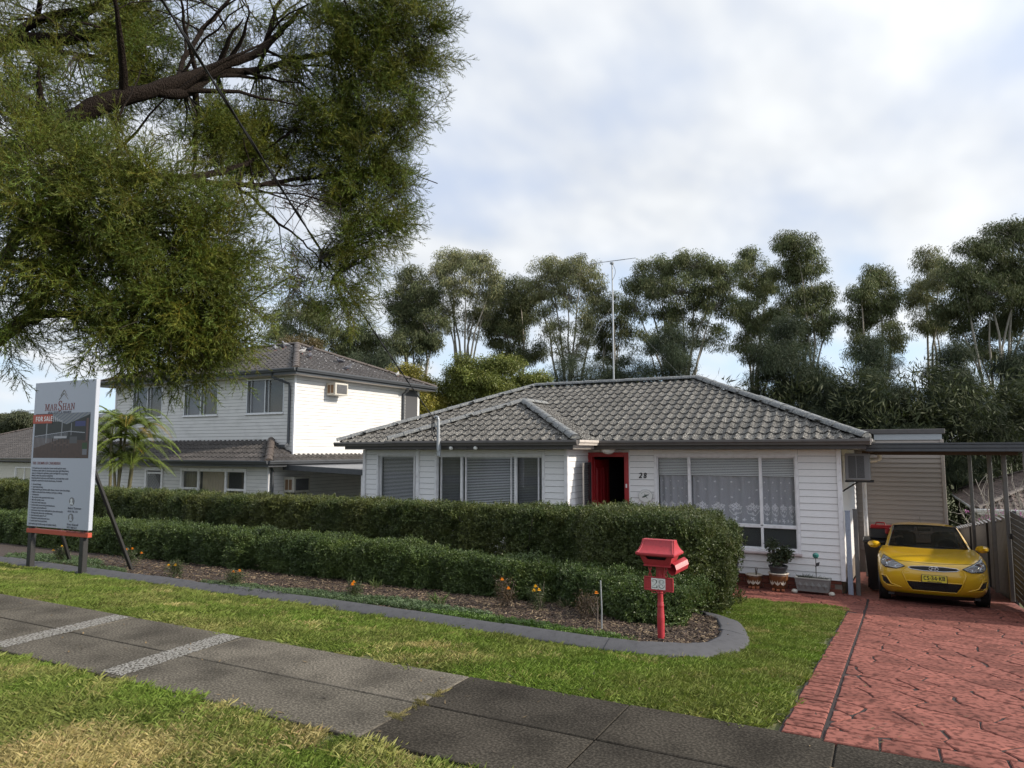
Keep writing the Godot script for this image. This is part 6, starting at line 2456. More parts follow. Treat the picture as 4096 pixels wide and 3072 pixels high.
# ------------------------------------------------------------------ letterbox
func build_mailbox():
	var base := Vector3(-2.13, gy(0, -7.28) + 0.03, -7.28)
	var s := thing("letterbox", "red cast-metal letterbox on a post with hanging 28 plate", "letterbox", base)
	s.rotation.y = deg_to_rad(-2.0)
	var h := -base.y
	var post := MB.new()
	post.lathe([Vector2(0.0, -0.08), Vector2(0.037, -0.08), Vector2(0.037, 0.0), Vector2(0.040, 0.24), Vector2(0.036, 0.30), Vector2(0.034, 0.34), Vector2(0.036, 0.36), Vector2(0.03, 0.40), Vector2(0.027, 0.62), Vector2(0.027, 0.72)], 10)
	post.cbox(Vector3(0, 0.71, -0.02), Vector3(0.085, 0.20, 0.05), 0.006)
	piece(post, "post", M.red_enamel, s)
	# body: a trough, wider at the top, with a slot under the eave
	var b := MB.new()
	var y0 := 0.775
	var y1 := 0.885
	var bx := 0.135
	var tx := 0.175
	var bz := 0.085
	var tz := 0.135
	var lo := [Vector3(-bx, y0, bz), Vector3(bx, y0, bz), Vector3(bx, y0, -bz), Vector3(-bx, y0, -bz)]
	var hi := [Vector3(-tx, y1, tz), Vector3(tx, y1, tz), Vector3(tx, y1, -tz), Vector3(-tx, y1, -tz)]
	# front face in pieces round the slot
	var F := func(u: float, v: float) -> Vector3:
		var p: Vector3 = lo[0].lerp(lo[1], u)
		var q: Vector3 = hi[0].lerp(hi[1], u)
		return p.lerp(q, v)
	var su0 := 0.13
	var su1 := 0.87
	var sv0 := 0.56
	var sv1 := 0.98
	b.quad(F.call(0, 0), F.call(1, 0), F.call(1, sv0), F.call(0, sv0))
	b.quad(F.call(0, sv0), F.call(su0 + 0.08, sv0), F.call(su0, sv1), F.call(0, sv1))
	b.quad(F.call(su1 - 0.08, sv0), F.call(1, sv0), F.call(1, sv1), F.call(su1, sv1))
	b.quad(F.call(0, sv1), F.call(1, sv1), F.call(1, 1), F.call(0, 1))
	for i in range(1, 4):
		var j := (i + 1) % 4
		b.quad(lo[i], lo[j], hi[j], hi[i])
	b.quad(lo[3], lo[2], lo[1], lo[0])
	b.cbox(Vector3(0, y0 - 0.006, 0), Vector3(bx * 2 + 0.02, 0.016, bz * 2 + 0.02), 0.004)
	piece(b, "body", M.red_enamel, s)
	var sl := MB.new()
	var inn := Vector3(0, -0.005, -0.03)
	sl.quad(F.call(su0 + 0.08, sv0) + inn, F.call(su1 - 0.08, sv0) + inn, F.call(su1, sv1) + inn, F.call(su0, sv1) + inn)
	piece(sl, "slot", M.black, s)
	# flared lid
	var r := MB.new()
	var prof := []      # (half depth, height) from eave to ridge, concave
	for i in 8:
		var t := i / 7.0
		prof.append(Vector2(lerpf(0.160, 0.045, 1.0 - pow(1.0 - t, 1.5)), 0.905 + 0.125 * pow(t, 1.25)))
	for side in [1, -1]:
		var rows := []
		for p in prof:
			var ins: float = (0.160 - p.x) * 0.30
			var line := []
			for q in 2:
				var x: float = (0.205 - ins) * (-1 if q == 0 else 1) * side
				line.append(Vector3(x, p.y, p.x * side))
			rows.append(line)
		r.sheet(rows)
		var rows2 := []
		for p in prof:
			var ins: float = (0.160 - p.x) * 0.30
			var x: float = (0.205 - ins) * side
			rows2.append([Vector3(x, p.y, p.x * side), Vector3(x, p.y, -p.x * side)])
		r.sheet(rows2)
		for p in [0.03, -0.03]:
			pass
	var top: Vector2 = prof[7]
	var tx2 := 0.205 - (0.160 - top.x) * 0.30
	r.quad(Vector3(-tx2, top.y, top.x), Vector3(tx2, top.y, top.x), Vector3(tx2, top.y, -top.x), Vector3(-tx2, top.y, -top.x))
	r.cbox(Vector3(0, 0.893, 0), Vector3(0.415, 0.026, 0.325), 0.006)
	r.cbox(Vector3(0, 0.878, 0), Vector3(0.385, 0.012, 0.295), 0.004)
	# raised ribs near the ends of the lid
	for q in [-1, 1]:
		for side in [1, -1]:
			var pts := []
			var rr := []
			for p in prof:
				var ins: float = (0.160 - p.x) * 0.30
				pts.append(Vector3((0.185 - ins) * q, p.y + 0.002, p.x * side))
				rr.append(0.0045)
			r.tube(pts, rr, 5)
	piece(r, "lid", M.red_enamel, s)
	# fluted newspaper tube on the right, open to the front, tilted
	var nt := MB.new()
	var ro := 0.064
	var c0 := Vector3(0.150, 0.745, 0.07)
	var ax := Vector3(0.085, 0.05, -0.15)
	var prev_o := []
	var prev_i := []
	for k in 2:
		var ring_o := []
		var ring_i := []
		for i in 24:
			var a := TAU * i / 24.0
			var f := 1.0 - 0.07 * absf(sin(a * 4.0))
			var v := Vector3(cos(a) * ro * f, sin(a) * ro * f, 0)
			v = Basis(Vector3.UP, -0.5) * v
			ring_o.append(c0 + ax * k + v)
			ring_i.append(c0 + ax * k + v * 0.93)
		if k == 1:
			for i in 24:
				var j := (i + 1) % 24
				nt.quad(prev_o[i], prev_o[j], ring_o[j], ring_o[i])
				nt.quad(ring_i[i], ring_i[j], prev_i[j], prev_i[i])
				nt.quad(prev_i[i], prev_i[j], prev_o[j], prev_o[i])
			for i in range(1, 23):
				nt.tri(ring_o[0], ring_o[i], ring_o[i + 1])
		prev_o = ring_o
		prev_i = ring_i
	piece(nt, "newspaper_tube", M.red_enamel, s)
	# number plate on two short chains
	var pl := MB.new()
	pl.cbox(Vector3(0.005, 0.585, 0.058), Vector3(0.30, 0.135, 0.012), 0.003)
	piece(pl, "plate", M.red_enamel, s)
	var rim := MB.new()
	for q in [-1, 1]:
		rim.cbox(Vector3(0.005, 0.585 + q * 0.065, 0.064), Vector3(0.31, 0.014, 0.016), 0.005)
		rim.cbox(Vector3(0.005 + q * 0.150, 0.585, 0.064), Vector3(0.014, 0.117, 0.016), 0.005)
	piece(rim, "plate_rim", M.red_enamel, s)
	for q in 2:
		var t := MB.new()
		t.cbox(Vector3(-0.036 + q * 0.076, 0.586, 0.066), Vector3(0.074, 0.112, 0.006), 0.002)
		piece(t, "number_tile", M.porcelain, s)
		var tm := text_mesh("28"[q], 0.084, 0.002, true, 700, HORIZONTAL_ALIGNMENT_CENTER)
		part(tm, "lettering", M.black, s, Transform3D(Basis(), Vector3(-0.036 + q * 0.076, 0.586, 0.0698)))
		var tm2 := text_mesh("28"[q], 0.074, 0.002, true, 400, HORIZONTAL_ALIGNMENT_CENTER)
		part(tm2, "lettering", M.porcelain, s, Transform3D(Basis(), Vector3(-0.036 + q * 0.076, 0.586, 0.0705)))
	for x in [-0.085, 0.085]:
		for k in 3:
			var ch := MB.new()
			var pts := []
			var rr := []
			for i in 11:
				var a := TAU * i / 10.0
				var v := Vector3(cos(a) * 0.013, sin(a) * 0.021, 0)
				if k % 2:
					v = Vector3(0.004 * cos(a), v.y, v.x)
				pts.append(Vector3(x, 0.672 + k * 0.034, 0.062) + v)
				rr.append(0.006)
			ch.tube(pts, rr, 5, false)
			piece(ch, "chain_link", M.red_enamel, s)
	var sc := MB.new()
	for q in [-1, 1]:
		var pts := []
		var rr := []
		for i in 14:
			var t := i / 13.0
			var a := t * 4.2
			pts.append(Vector3(q * (0.075 - 0.075 * t) + q * 0.012 * sin(a * 2.0), 0.512 - 0.012 * sin(t * PI) + 0.008 * cos(a * 2.0), 0.062))
			rr.append(0.005)
		sc.tube(pts, rr, 5)
	sc.lathe([Vector2(0.0, -0.014), Vector2(0.010, -0.008), Vector2(0.012, 0.0), Vector2(0.008, 0.010), Vector2(0.0, 0.013)], 8, Vector3(0, 0.497, 0.062))
	piece(sc, "scrollwork", M.red_enamel, s)


# ------------------------------------------------------------------ the yellow car
const CY := [0.17, 0.24, 0.33, 0.42, 0.50, 0.58, 0.66, 0.715, 0.76, 0.80, 0.84, 0.875, 0.91, 0.945]
const CS := [0.20, 0.10, 0.045, 0.015, 0.0, 0.01, 0.03, 0.06, 0.12, 0.24, 0.45, 0.70, 0.95, 1.16]
const CW := [0.74, 0.80, 0.83, 0.845, 0.85, 0.85, 0.85, 0.85, 0.845, 0.835, 0.82, 0.80, 0.775, 0.745]
const CL := [0.50, 0.52, 0.54, 0.56, 0.58, 0.60, 0.64, 0.66, 0.66, 0.62, 0.54, 0.44, 0.34, 0.26]


func car_tab(t: Array, y: float) -> float:
	for i in CY.size() - 1:
		if y <= CY[i + 1]:
			var u := clampf((y - CY[i]) / (CY[i + 1] - CY[i]), 0.0, 1.0)
			return lerpf(t[i], t[i + 1], u)
	return t[t.size() - 1]


func car_skin(x: float, y: float, off := 0.0) -> Vector3:
	var w := car_tab(CW, y)
	var u := clampf(absf(x) / w, 0.0, 1.0)
	var s := car_tab(CS, y) + car_tab(CL, y) * (1.0 - pow(1.0 - pow(u, 2.6), 1.0 / 2.6))
	return Vector3(x, y, -s + off)


func skin_patch(poly: PackedVector2Array, off: float, ny := 6, nx := 10) -> MB:
	var b := MB.new()
	var lo := 1e9
	var hi := -1e9
	for p in poly:
		lo = minf(lo, p.y)
		hi = maxf(hi, p.y)
	var rows := []
	for j in ny + 1:
		var y := lerpf(lo + 0.0005, hi - 0.0005, float(j) / ny)
		var x0 := 1e9
		var x1 := -1e9
		for i in poly.size():
			var a := poly[i]
			var c := poly[(i + 1) % poly.size()]
			if (a.y - y) * (c.y - y) <= 0.0 and absf(a.y - c.y) > 1e-6:
				var x := lerpf(a.x, c.x, (y - a.y) / (c.y - a.y))
				x0 = minf(x0, x)
				x1 = maxf(x1, x)
		var line := []
		for i in nx + 1:
			line.append(car_skin(lerpf(x0, x1, float(i) / nx), y, off))
		rows.append(line)
	b.sheet(rows)
	return b


func skin_rim(poly: PackedVector2Array, off: float, r: float) -> MB:
	var b := MB.new()
	var pts := []
	var rr := []
	for i in poly.size() + 1:
		var a := poly[i % poly.size()]
		var c := poly[(i + 1) % poly.size()]
		var n := maxi(1, int(a.distance_to(c) / 0.03))
		for k in n:
			var q := a.lerp(c, float(k) / n)
			pts.append(car_skin(q.x, q.y, off))
			rr.append(r)
		if i == poly.size():
			break
	b.tube(pts, rr, 5, false)
	return b


func mirrored(p: PackedVector2Array) -> PackedVector2Array:
	var o := PackedVector2Array()
	for q in p:
		o.push_back(Vector2(-q.x, q.y))
	o.reverse()
	return o


func build_car():
	mk("car_paint", 0.66, 0.40, 0.014, 0.32, {"coat": 1.0, "spec": 0.5})
	mk("lamp_glass", 0.75, 0.78, 0.82, 0.05, {"alpha": 0.25})
	mk("lamp_inner", 0.55, 0.57, 0.60, 0.18, {"metal": 0.9})
	mk("plate_yellow", 0.62, 0.50, 0.03, 0.5)
	mk("seat", 0.03, 0.03, 0.032, 0.9)
	var c := thing("yellow_car", "yellow small car parked nose-out under the carport", "car", Vector3(0.635, -0.955, -14.22))
	c.rotation = Vector3(-atan(0.085), deg_to_rad(1.0), 0)
	# shell: rings of the plan at rising heights, each from the middle of the nose round to the tail
	var b := MB.new()
	for side in [1, -1]:
		var rows := []
		for j in CY.size():
			var y: float = CY[j]
			var w: float = CW[j]
			var line := []
			for i in 15:
				var u := sin(float(i) / 14.0 * PI * 0.5)
				line.append(car_skin(u * w * side, y))
			for s in [1.3, 1.9, 2.6, 3.2, 3.7]:
				if s > CS[j] + CL[j] + 0.05:
					line.append(Vector3((w - maxf(0.0, s - 2.8) * 0.08) * side, y + 0.0, -s))
				else:
					line.append(line[line.size() - 1] + Vector3(0, 0, -0.001))
			line.append(Vector3((w - 0.16) * side, y, -3.98))
			line.append(Vector3(0, y, -4.08))
			rows.append(line)
		b.sheet(rows, side < 0)
	# roof
	for side in [1]:
		var rows := []
		for j in 9:
			var t := j / 8.0
			var s := lerpf(1.90, 3.35, t)
			var hw := lerpf(0.545, 0.53, t)
			var line := []
			for i in 13:
				var u := i / 6.0 - 1.0
				line.append(Vector3(u * hw, 1.355 + 0.05 * sin(clampf(t * 1.2 + 0.08, 0, 1) * PI * 0.62) - 0.045 * u * u * u * u, -s - 0.10 * u * u * (1.0 - t)))
			rows.append(line)
		b.sheet(rows)
	# pillars
	for side in [1, -1]:
		var a := []
		var d := []
		var e := []
		for j in 9:
			var v := j / 8.0
			var wx := lerpf(0.665, 0.525, v)
			var s := lerpf(1.12, 1.90, v) + lerpf(0.17, 0.10, v)
			var y := lerpf(0.94, 1.325, v) + 0.02 * sin(v * PI)
			a.append(Vector3(wx * side, y, -s + 0.012))
			d.append(Vector3((wx + 0.030) * side, y + 0.004, -s - 0.015))
			e.append(Vector3((wx + 0.045) * side, y - 0.01, -s - 0.075))
		var rows := []
		for j in 9:
			rows.append([a[j], d[j], e[j]])
		b.sheet(rows, side < 0)
		# rear quarter
		b.facing(Vector3(0, 1.1, -2.5), [Vector3(0.72 * side, 0.95, -3.25), Vector3(0.68 * side, 0.95, -3.85), Vector3(0.53 * side, 1.32, -3.38), Vector3(0.545 * side, 1.33, -3.15)])
		b.facing(Vector3(0, 0.8, -2.5), [Vector3(0.575 * side, 1.325, -2.05), Vector3(0.575 * side, 1.325, -3.35), Vector3(0.53 * side, 1.35, -3.35), Vector3(0.54 * side, 1.35, -2.0)])
	b.quad(Vector3(-0.53, 1.32, -3.40), Vector3(0.53, 1.32, -3.40), Vector3(0.53, 1.355, -3.35), Vector3(-0.53, 1.355, -3.35))
	piece(b, "body", M.car_paint, c)
	var sh := MB.new()
	for side in [1, -1]:
		var pts := []
		var rr := []
		for i in 16:
			var u := i / 15.0 * 0.70
			pts.append(car_skin(u * side, lerpf(0.715, 0.745, pow(i / 15.0, 1.6)), 0.0005))
			rr.append(0.0035)
		sh.tube(pts, rr, 4, false)
	piece(sh, "bonnet_gap", M.black, c)
	# creases of the bumper: raised folds from the headlamps down to the lower grille
	for side in [1, -1]:
		var f := MB.new()
		var pts := []
		var rr := []
		for k in [[0.40, 0.64], [0.455, 0.60], [0.475, 0.545], [0.45, 0.475], [0.425, 0.405], [0.39, 0.325], [0.34, 0.255]]:
			pts.append(car_skin(k[0] * side, k[1], -0.010))
			rr.append(0.020)
		f.tube(pts, rr, 6, false)
		piece(f, "bumper_fold", M.car_paint, c)
	# windscreen with its dark border
	var ws := MB.new()
	var rows := []
	for j in 9:
		var v := j / 8.0
		var line := []
		for i in 15:
			var u := i / 7.0 - 1.0
			line.append(Vector3(u * lerpf(0.665, 0.53, v), lerpf(0.94, 1.355, v) - 0.025 * u * u + 0.02 * sin(v * PI), -lerpf(1.12, 1.90, v) - lerpf(0.17, 0.10, v) * u * u))
		rows.append(line)
	ws.sheet(rows)
	piece(ws, "windscreen", M.car_glass, c)
	var wb := MB.new()
	for k in [[0, 8], [8, 8]]:
		pass
	wb.tube(rows[0], range(15).map(func(_i): return 0.016), 4, false)
	wb.tube(rows[8], range(15).map(func(_i): return 0.010), 4, false)
	for i in [0, 14]:
		wb.tube(rows.map(func(r): return r[i]), range(9).map(func(_i): return 0.013), 4, false)
	piece(wb, "windscreen_seal", M.black, c)
	for side in [1, -1]:
		var sg := MB.new()
		sg.facing(Vector3(0, 1.0, -2.4), [Vector3(0.735 * side, 0.945, -1.42), Vector3(0.735 * side, 0.95, -3.25), Vector3(0.565 * side, 1.325, -3.15), Vector3(0.58 * side, 1.325, -2.06)])
		piece(sg, "side_window", M.car_glass, c)
	var rg := MB.new()
	rg.quad(Vector3(0.66, 0.945, -3.88), Vector3(-0.66, 0.945, -3.88), Vector3(-0.52, 1.33, -3.40), Vector3(0.52, 1.33, -3.40))
	piece(rg, "rear_window", M.car_glass, c)
	# inside
	var dash := MB.new()
	dash.cbox(Vector3(0, 0.89, -1.5), Vector3(1.34, 0.08, 0.55), 0.03)
	dash.span(Vector3(-0.70, 0.35, -3.6), Vector3(0.70, 0.40, -1.3))
	dash.span(Vector3(-0.66, 0.4, -3.72), Vector3(0.66, 0.97, -3.66))
	piece(dash, "dashboard", M.seat, c)
	var hl2 := MB.new()
	hl2.quad(Vector3(-0.5, 1.315, -2.0), Vector3(-0.5, 1.315, -3.36), Vector3(0.5, 1.315, -3.36), Vector3(0.5, 1.315, -2.0))
	hl2.quad(Vector3(-0.6, 0.93, -3.78), Vector3(0.6, 0.93, -3.78), Vector3(0.6, 0.93, -3.2), Vector3(-0.6, 0.93, -3.2))
	hl2.quad(Vector3(-0.50, 1.315, -3.36), Vector3(0.50, 1.315, -3.36), Vector3(0.50, 1.345, -3.36), Vector3(-0.50, 1.345, -3.36))
	piece(hl2, "lining", M.seat, c)
	for x in [-0.36, 0.36]:
		var st := MB.new()
		st.cbox(Vector3(x, 0.90, -2.35), Vector3(0.46, 0.62, 0.14), 0.05, Basis(Vector3.RIGHT, -0.22))
		st.cbox(Vector3(x, 1.19, -2.42), Vector3(0.26, 0.17, 0.09), 0.035)
		st.cbox(Vector3(x, 0.58, -2.05), Vector3(0.48, 0.14, 0.5), 0.04)
		piece(st, "seat", M.seat, c)
	var sw := MB.new()
	var pts := []
	var rr := []
	for i in 25:
		var a := TAU * i / 24.0
		pts.append(Vector3(0.36, 0.95, -1.72) + Vector3(cos(a) * 0.18, sin(a) * 0.165, -sin(a) * 0.07))
		rr.append(0.013)
	sw.tube(pts, rr, 5, false)
	piece(sw, "steering_wheel", M.black_plastic, c)
	var mr := MB.new()
	mr.cbox(Vector3(0, 1.27, -1.95), Vector3(0.22, 0.06, 0.03), 0.01)
	piece(mr, "rear_view_mirror", M.black, c)
	for x in [-0.36, 0.36]:
		var sv := MB.new()
		sv.cbox(Vector3(x, 1.285, -2.02), Vector3(0.40, 0.10, 0.012), 0.004, Basis(Vector3.RIGHT, -0.5))
		piece(sv, "sun_visor", M.mid_grey, c)
	# headlamps
	var hl := PackedVector2Array([Vector2(0.43, 0.647), Vector2(0.56, 0.600), Vector2(0.735, 0.607), Vector2(0.790, 0.655), Vector2(0.795, 0.715), Vector2(0.745, 0.810), Vector2(0.62, 0.740)])
	for side in [1, -1]:
		var poly := hl if side > 0 else mirrored(hl)
		var h := group_part("headlight", c)
		piece(skin_patch(poly, 0.002, 8, 10), "housing", M.dark_grey, h)
		var bl := MB.new()
		for q in [[0.66, 0.690, 0.062], [0.735, 0.735, 0.034], [0.55, 0.650, 0.036]]:
			var ctr := car_skin(q[0] * side, q[1], 0.0)
			bl.lathe([Vector2(q[2], 0.012), Vector2(q[2] * 0.8, 0.004), Vector2(q[2] * 0.35, -0.004), Vector2(q[2] * 0.30, 0.010), Vector2(0.0, 0.014)], 16, ctr + Vector3(0, 0, 0.004), Basis(Vector3.UP, 0.45 * side) * Basis(Vector3.RIGHT, PI / 2))
		piece(bl, "reflector", M.lamp_inner, h)
		var trim := MB.new()
		trim.tube([car_skin(0.47 * side, 0.6530, 0.010), car_skin(0.58 * side, 0.6950, 0.010), car_skin(0.68 * side, 0.7700, 0.010), car_skin(0.74 * side, 0.7970, 0.010)], [0.006, 0.010, 0.012, 0.006], 5)
		trim.tube([car_skin(0.50 * side, 0.6320, 0.010), car_skin(0.60 * side, 0.6150, 0.010), car_skin(0.73 * side, 0.6230, 0.010)], [0.006, 0.010, 0.010], 5)
		piece(trim, "chrome_trim", M.lamp_inner, h)
		piece(skin_patch(poly, 0.022, 8, 10), "lens", M.lamp_glass, h)
		piece(skin_rim(poly, 0.008, 0.009), "rim", M.black_plastic, h)
	# grilles
	var up := PackedVector2Array([Vector2(-0.385, 0.633), Vector2(-0.34, 0.608), Vector2(-0.15, 0.590), Vector2(0.15, 0.590), Vector2(0.34, 0.608), Vector2(0.385, 0.633), Vector2(0.34, 0.653), Vector2(0.15, 0.667), Vector2(-0.15, 0.667), Vector2(-0.34, 0.653)])
	var g := group_part("upper_grille", c)
	piece(skin_patch(up, 0.003, 4, 16), "grille_opening", M.black, g)
	piece(skin_rim(up, 0.005, 0.006), "chrome_surround", M.chrome, g)
	var bars := MB.new()
	for i in 3:
		var y := 0.610 + i * 0.019
		var line := []
		var r3 := []
		for k in 15:
			line.append(car_skin(lerpf(-0.33, 0.33, k / 14.0), y, 0.006))
			r3.append(0.0035)
		bars.tube(line, r3, 4)
	piece(bars, "grille_bar", M.black_plastic, g)
	var low := PackedVector2Array([Vector2(-0.425, 0.405), Vector2(-0.42, 0.370), Vector2(-0.33, 0.245), Vector2(0.33, 0.245), Vector2(0.42, 0.370), Vector2(0.425, 0.405)])
	var lg := group_part("lower_grille", c)
	piece(skin_patch(low, 0.003, 4, 16), "grille_opening", M.black, lg)
	piece(skin_rim(low, 0.002, 0.008), "surround", M.car_paint, lg)
	var bars2 := MB.new()
	for i in 7:
		var y := 0.277 + i * 0.017
		var hw := lerpf(0.30, 0.39, i / 6.0)
		var line := []
		var r3 := []
		for k in 15:
			line.append(car_skin(lerpf(-hw, hw, k / 14.0), y, 0.007))
			r3.append(0.003)
		bars2.tube(line, r3, 4)
	for i in 22:
		var x := lerpf(-0.34, 0.34, i / 21.0)
		bars2.tube([car_skin(x, 0.2670, 0.007), car_skin(x + 0.02, 0.3900, 0.007)], [0.0025, 0.0025], 4)
	piece(bars2, "grille_bar", M.black_plastic, lg)
	var fog := PackedVector2Array([Vector2(0.49, 0.277), Vector2(0.70, 0.287), Vector2(0.775, 0.345), Vector2(0.80, 0.460), Vector2(0.725, 0.455), Vector2(0.655, 0.330)])
	for side in [1, -1]:
		piece(skin_patch(fog if side > 0 else mirrored(fog), 0.004, 5, 6), "air_inlet", M.black_plastic, c)
		piece(skin_rim(fog if side > 0 else mirrored(fog), 0.0, 0.012), "inlet_fold", M.car_paint, c)
	var lip := MB.new()
	var lr := []
	for j in 3:
		var line := []
		for i in 17:
			var p := car_skin(lerpf(-0.60, 0.60, i / 16.0), 0.18 + 0.02 * j, 0.0)
			line.append(Vector3(p.x, 0.115 + 0.035 * j, p.z - 0.05 + 0.03 * j))
		lr.append(line)
	lip.sheet(lr)
	lip.span(Vector3(-0.70, 0.12, -3.7), Vector3(0.70, 0.16, -0.4))
	piece(lip, "under_tray", M.black_plastic, c)
	# badge: a slanted H in an oval
	var bg := MB.new()
	var p2 := []
	var r2 := []
	for i in 33:
		var a := TAU * i / 32.0
		p2.append(car_skin(0, 0.6305, 0.022) + Vector3(cos(a) * 0.070, sin(a) * 0.036, 0))
		r2.append(0.0045)
	bg.tube(p2, r2, 6, false)
	var m0 := car_skin(0, 0.6305, 0.022)
	bg.tube([m0 + Vector3(-0.040, -0.020, 0), m0 + Vector3(-0.016, 0.024, 0)], [0.006, 0.006], 5)
	bg.tube([m0 + Vector3(0.016, -0.024, 0), m0 + Vector3(0.040, 0.020, 0)], [0.006, 0.006], 5)
	bg.tube([m0 + Vector3(-0.028, -0.004, 0), m0 + Vector3(0.0, 0.004, 0), m0 + Vector3(0.028, 0.004, 0)], [0.005, 0.005, 0.005], 5)
	piece(bg, "badge", M.chrome, c)
	# number plate
	var np := group_part("number_plate", c, Vector3(0, 0.460, 0.028))
	var pl := MB.new()
	pl.cbox(Vector3.ZERO, Vector3(0.385, 0.135, 0.010), 0.004)
	piece(pl, "plate_frame", M.black_plastic, np)
	var pf := MB.new()
	pf.cbox(Vector3(0, 0.004, 0.004), Vector3(0.365, 0.112, 0.006), 0.002)
	piece(pf, "plate_face", M.plate_yellow, np)
	part(text_mesh("CS·34·KB", 0.066, 0.002, false, 700, HORIZONTAL_ALIGNMENT_CENTER), "lettering", M.black, np, Transform3D(Basis.from_scale(Vector3(0.86, 1, 1)), Vector3(0, 0.014, 0.0085)))
	part(text_mesh("NEW SOUTH WALES", 0.016, 0.002, false, 700, HORIZONTAL_ALIGNMENT_CENTER), "lettering", M.black, np, Transform3D(Basis(), Vector3(0, -0.040, 0.0085)))
	# door mirrors
	for side in [1, -1]:
		var m := group_part("door_mirror", c, Vector3(0.875 * side, 0.955, -1.50))
		var cap := MB.new()
		cap.lathe([Vector2(0.0, -0.075), Vector2(0.05, -0.062), Vector2(0.085, -0.02), Vector2(0.092, 0.02), Vector2(0.06, 0.06), Vector2(0.0, 0.075)], 14, Vector3(0.02 * side, 0, 0), Basis(Vector3(1.25, 0, 0), Vector3(0, 0.95, 0), Vector3(0, 0, 0.62)))
		piece(cap, "cap", M.car_paint, m)
		var gl := MB.new()
		gl.cbox(Vector3(0.02 * side, 0, -0.045), Vector3(0.17, 0.11, 0.03), 0.01)
		gl.tube([Vector3(-0.05 * side, -0.05, -0.02), Vector3(-0.15 * side, -0.07, -0.02)], [0.03, 0.035], 6)
		piece(gl, "arm", M.black_plastic, m)
	# wipers and aerial
	var wp := MB.new()
	for x in [-0.05, 0.45]:
		wp.tube([Vector3(x + 0.1, 0.955, -1.16), Vector3(x - 0.35, 0.985, -1.21)], [0.008, 0.006], 4)
	piece(wp, "wiper", M.black, c)
	var ae := MB.new()
	ae.tube([Vector3(0, 1.38, -3.1), Vector3(0, 1.53, -3.22)], [0.008, 0.004], 5)
	piece(ae, "aerial", M.black, c)
	# wheels
	for s in [-0.80, -3.37]:
		for side in [1, -1]:
			var w := group_part("wheel", c, Vector3(0.745 * side, 0.30, s))
			var bas := Basis(Vector3.BACK, -PI / 2 * side)
			var ty := MB.new()
			ty.lathe([Vector2(0.19, -0.09), Vector2(0.27, -0.095), Vector2(0.295, -0.075), Vector2(0.302, -0.03), Vector2(0.302, 0.03), Vector2(0.295, 0.075), Vector2(0.27, 0.098), Vector2(0.19, 0.09)], 28, Vector3.ZERO, bas)
			piece(ty, "tyre", M.rubber, w)
			var rm := MB.new()
			rm.lathe([Vector2(0.0, 0.07), Vector2(0.05, 0.075), Vector2(0.07, 0.05), Vector2(0.16, 0.06), Vector2(0.19, 0.095), Vector2(0.195, 0.05), Vector2(0.195, -0.09)], 20, Vector3.ZERO, bas)
			piece(rm, "rim", M.alu, w)
			var ar := MB.new()
			ar.lathe([Vector2(0.345, -0.02), Vector2(0.345, 0.002), Vector2(0.30, 0.002)], 24, Vector3(0.104 * side, 0.02, 0), bas)
			piece(ar, "wheel_arch", M.black_plastic, w)


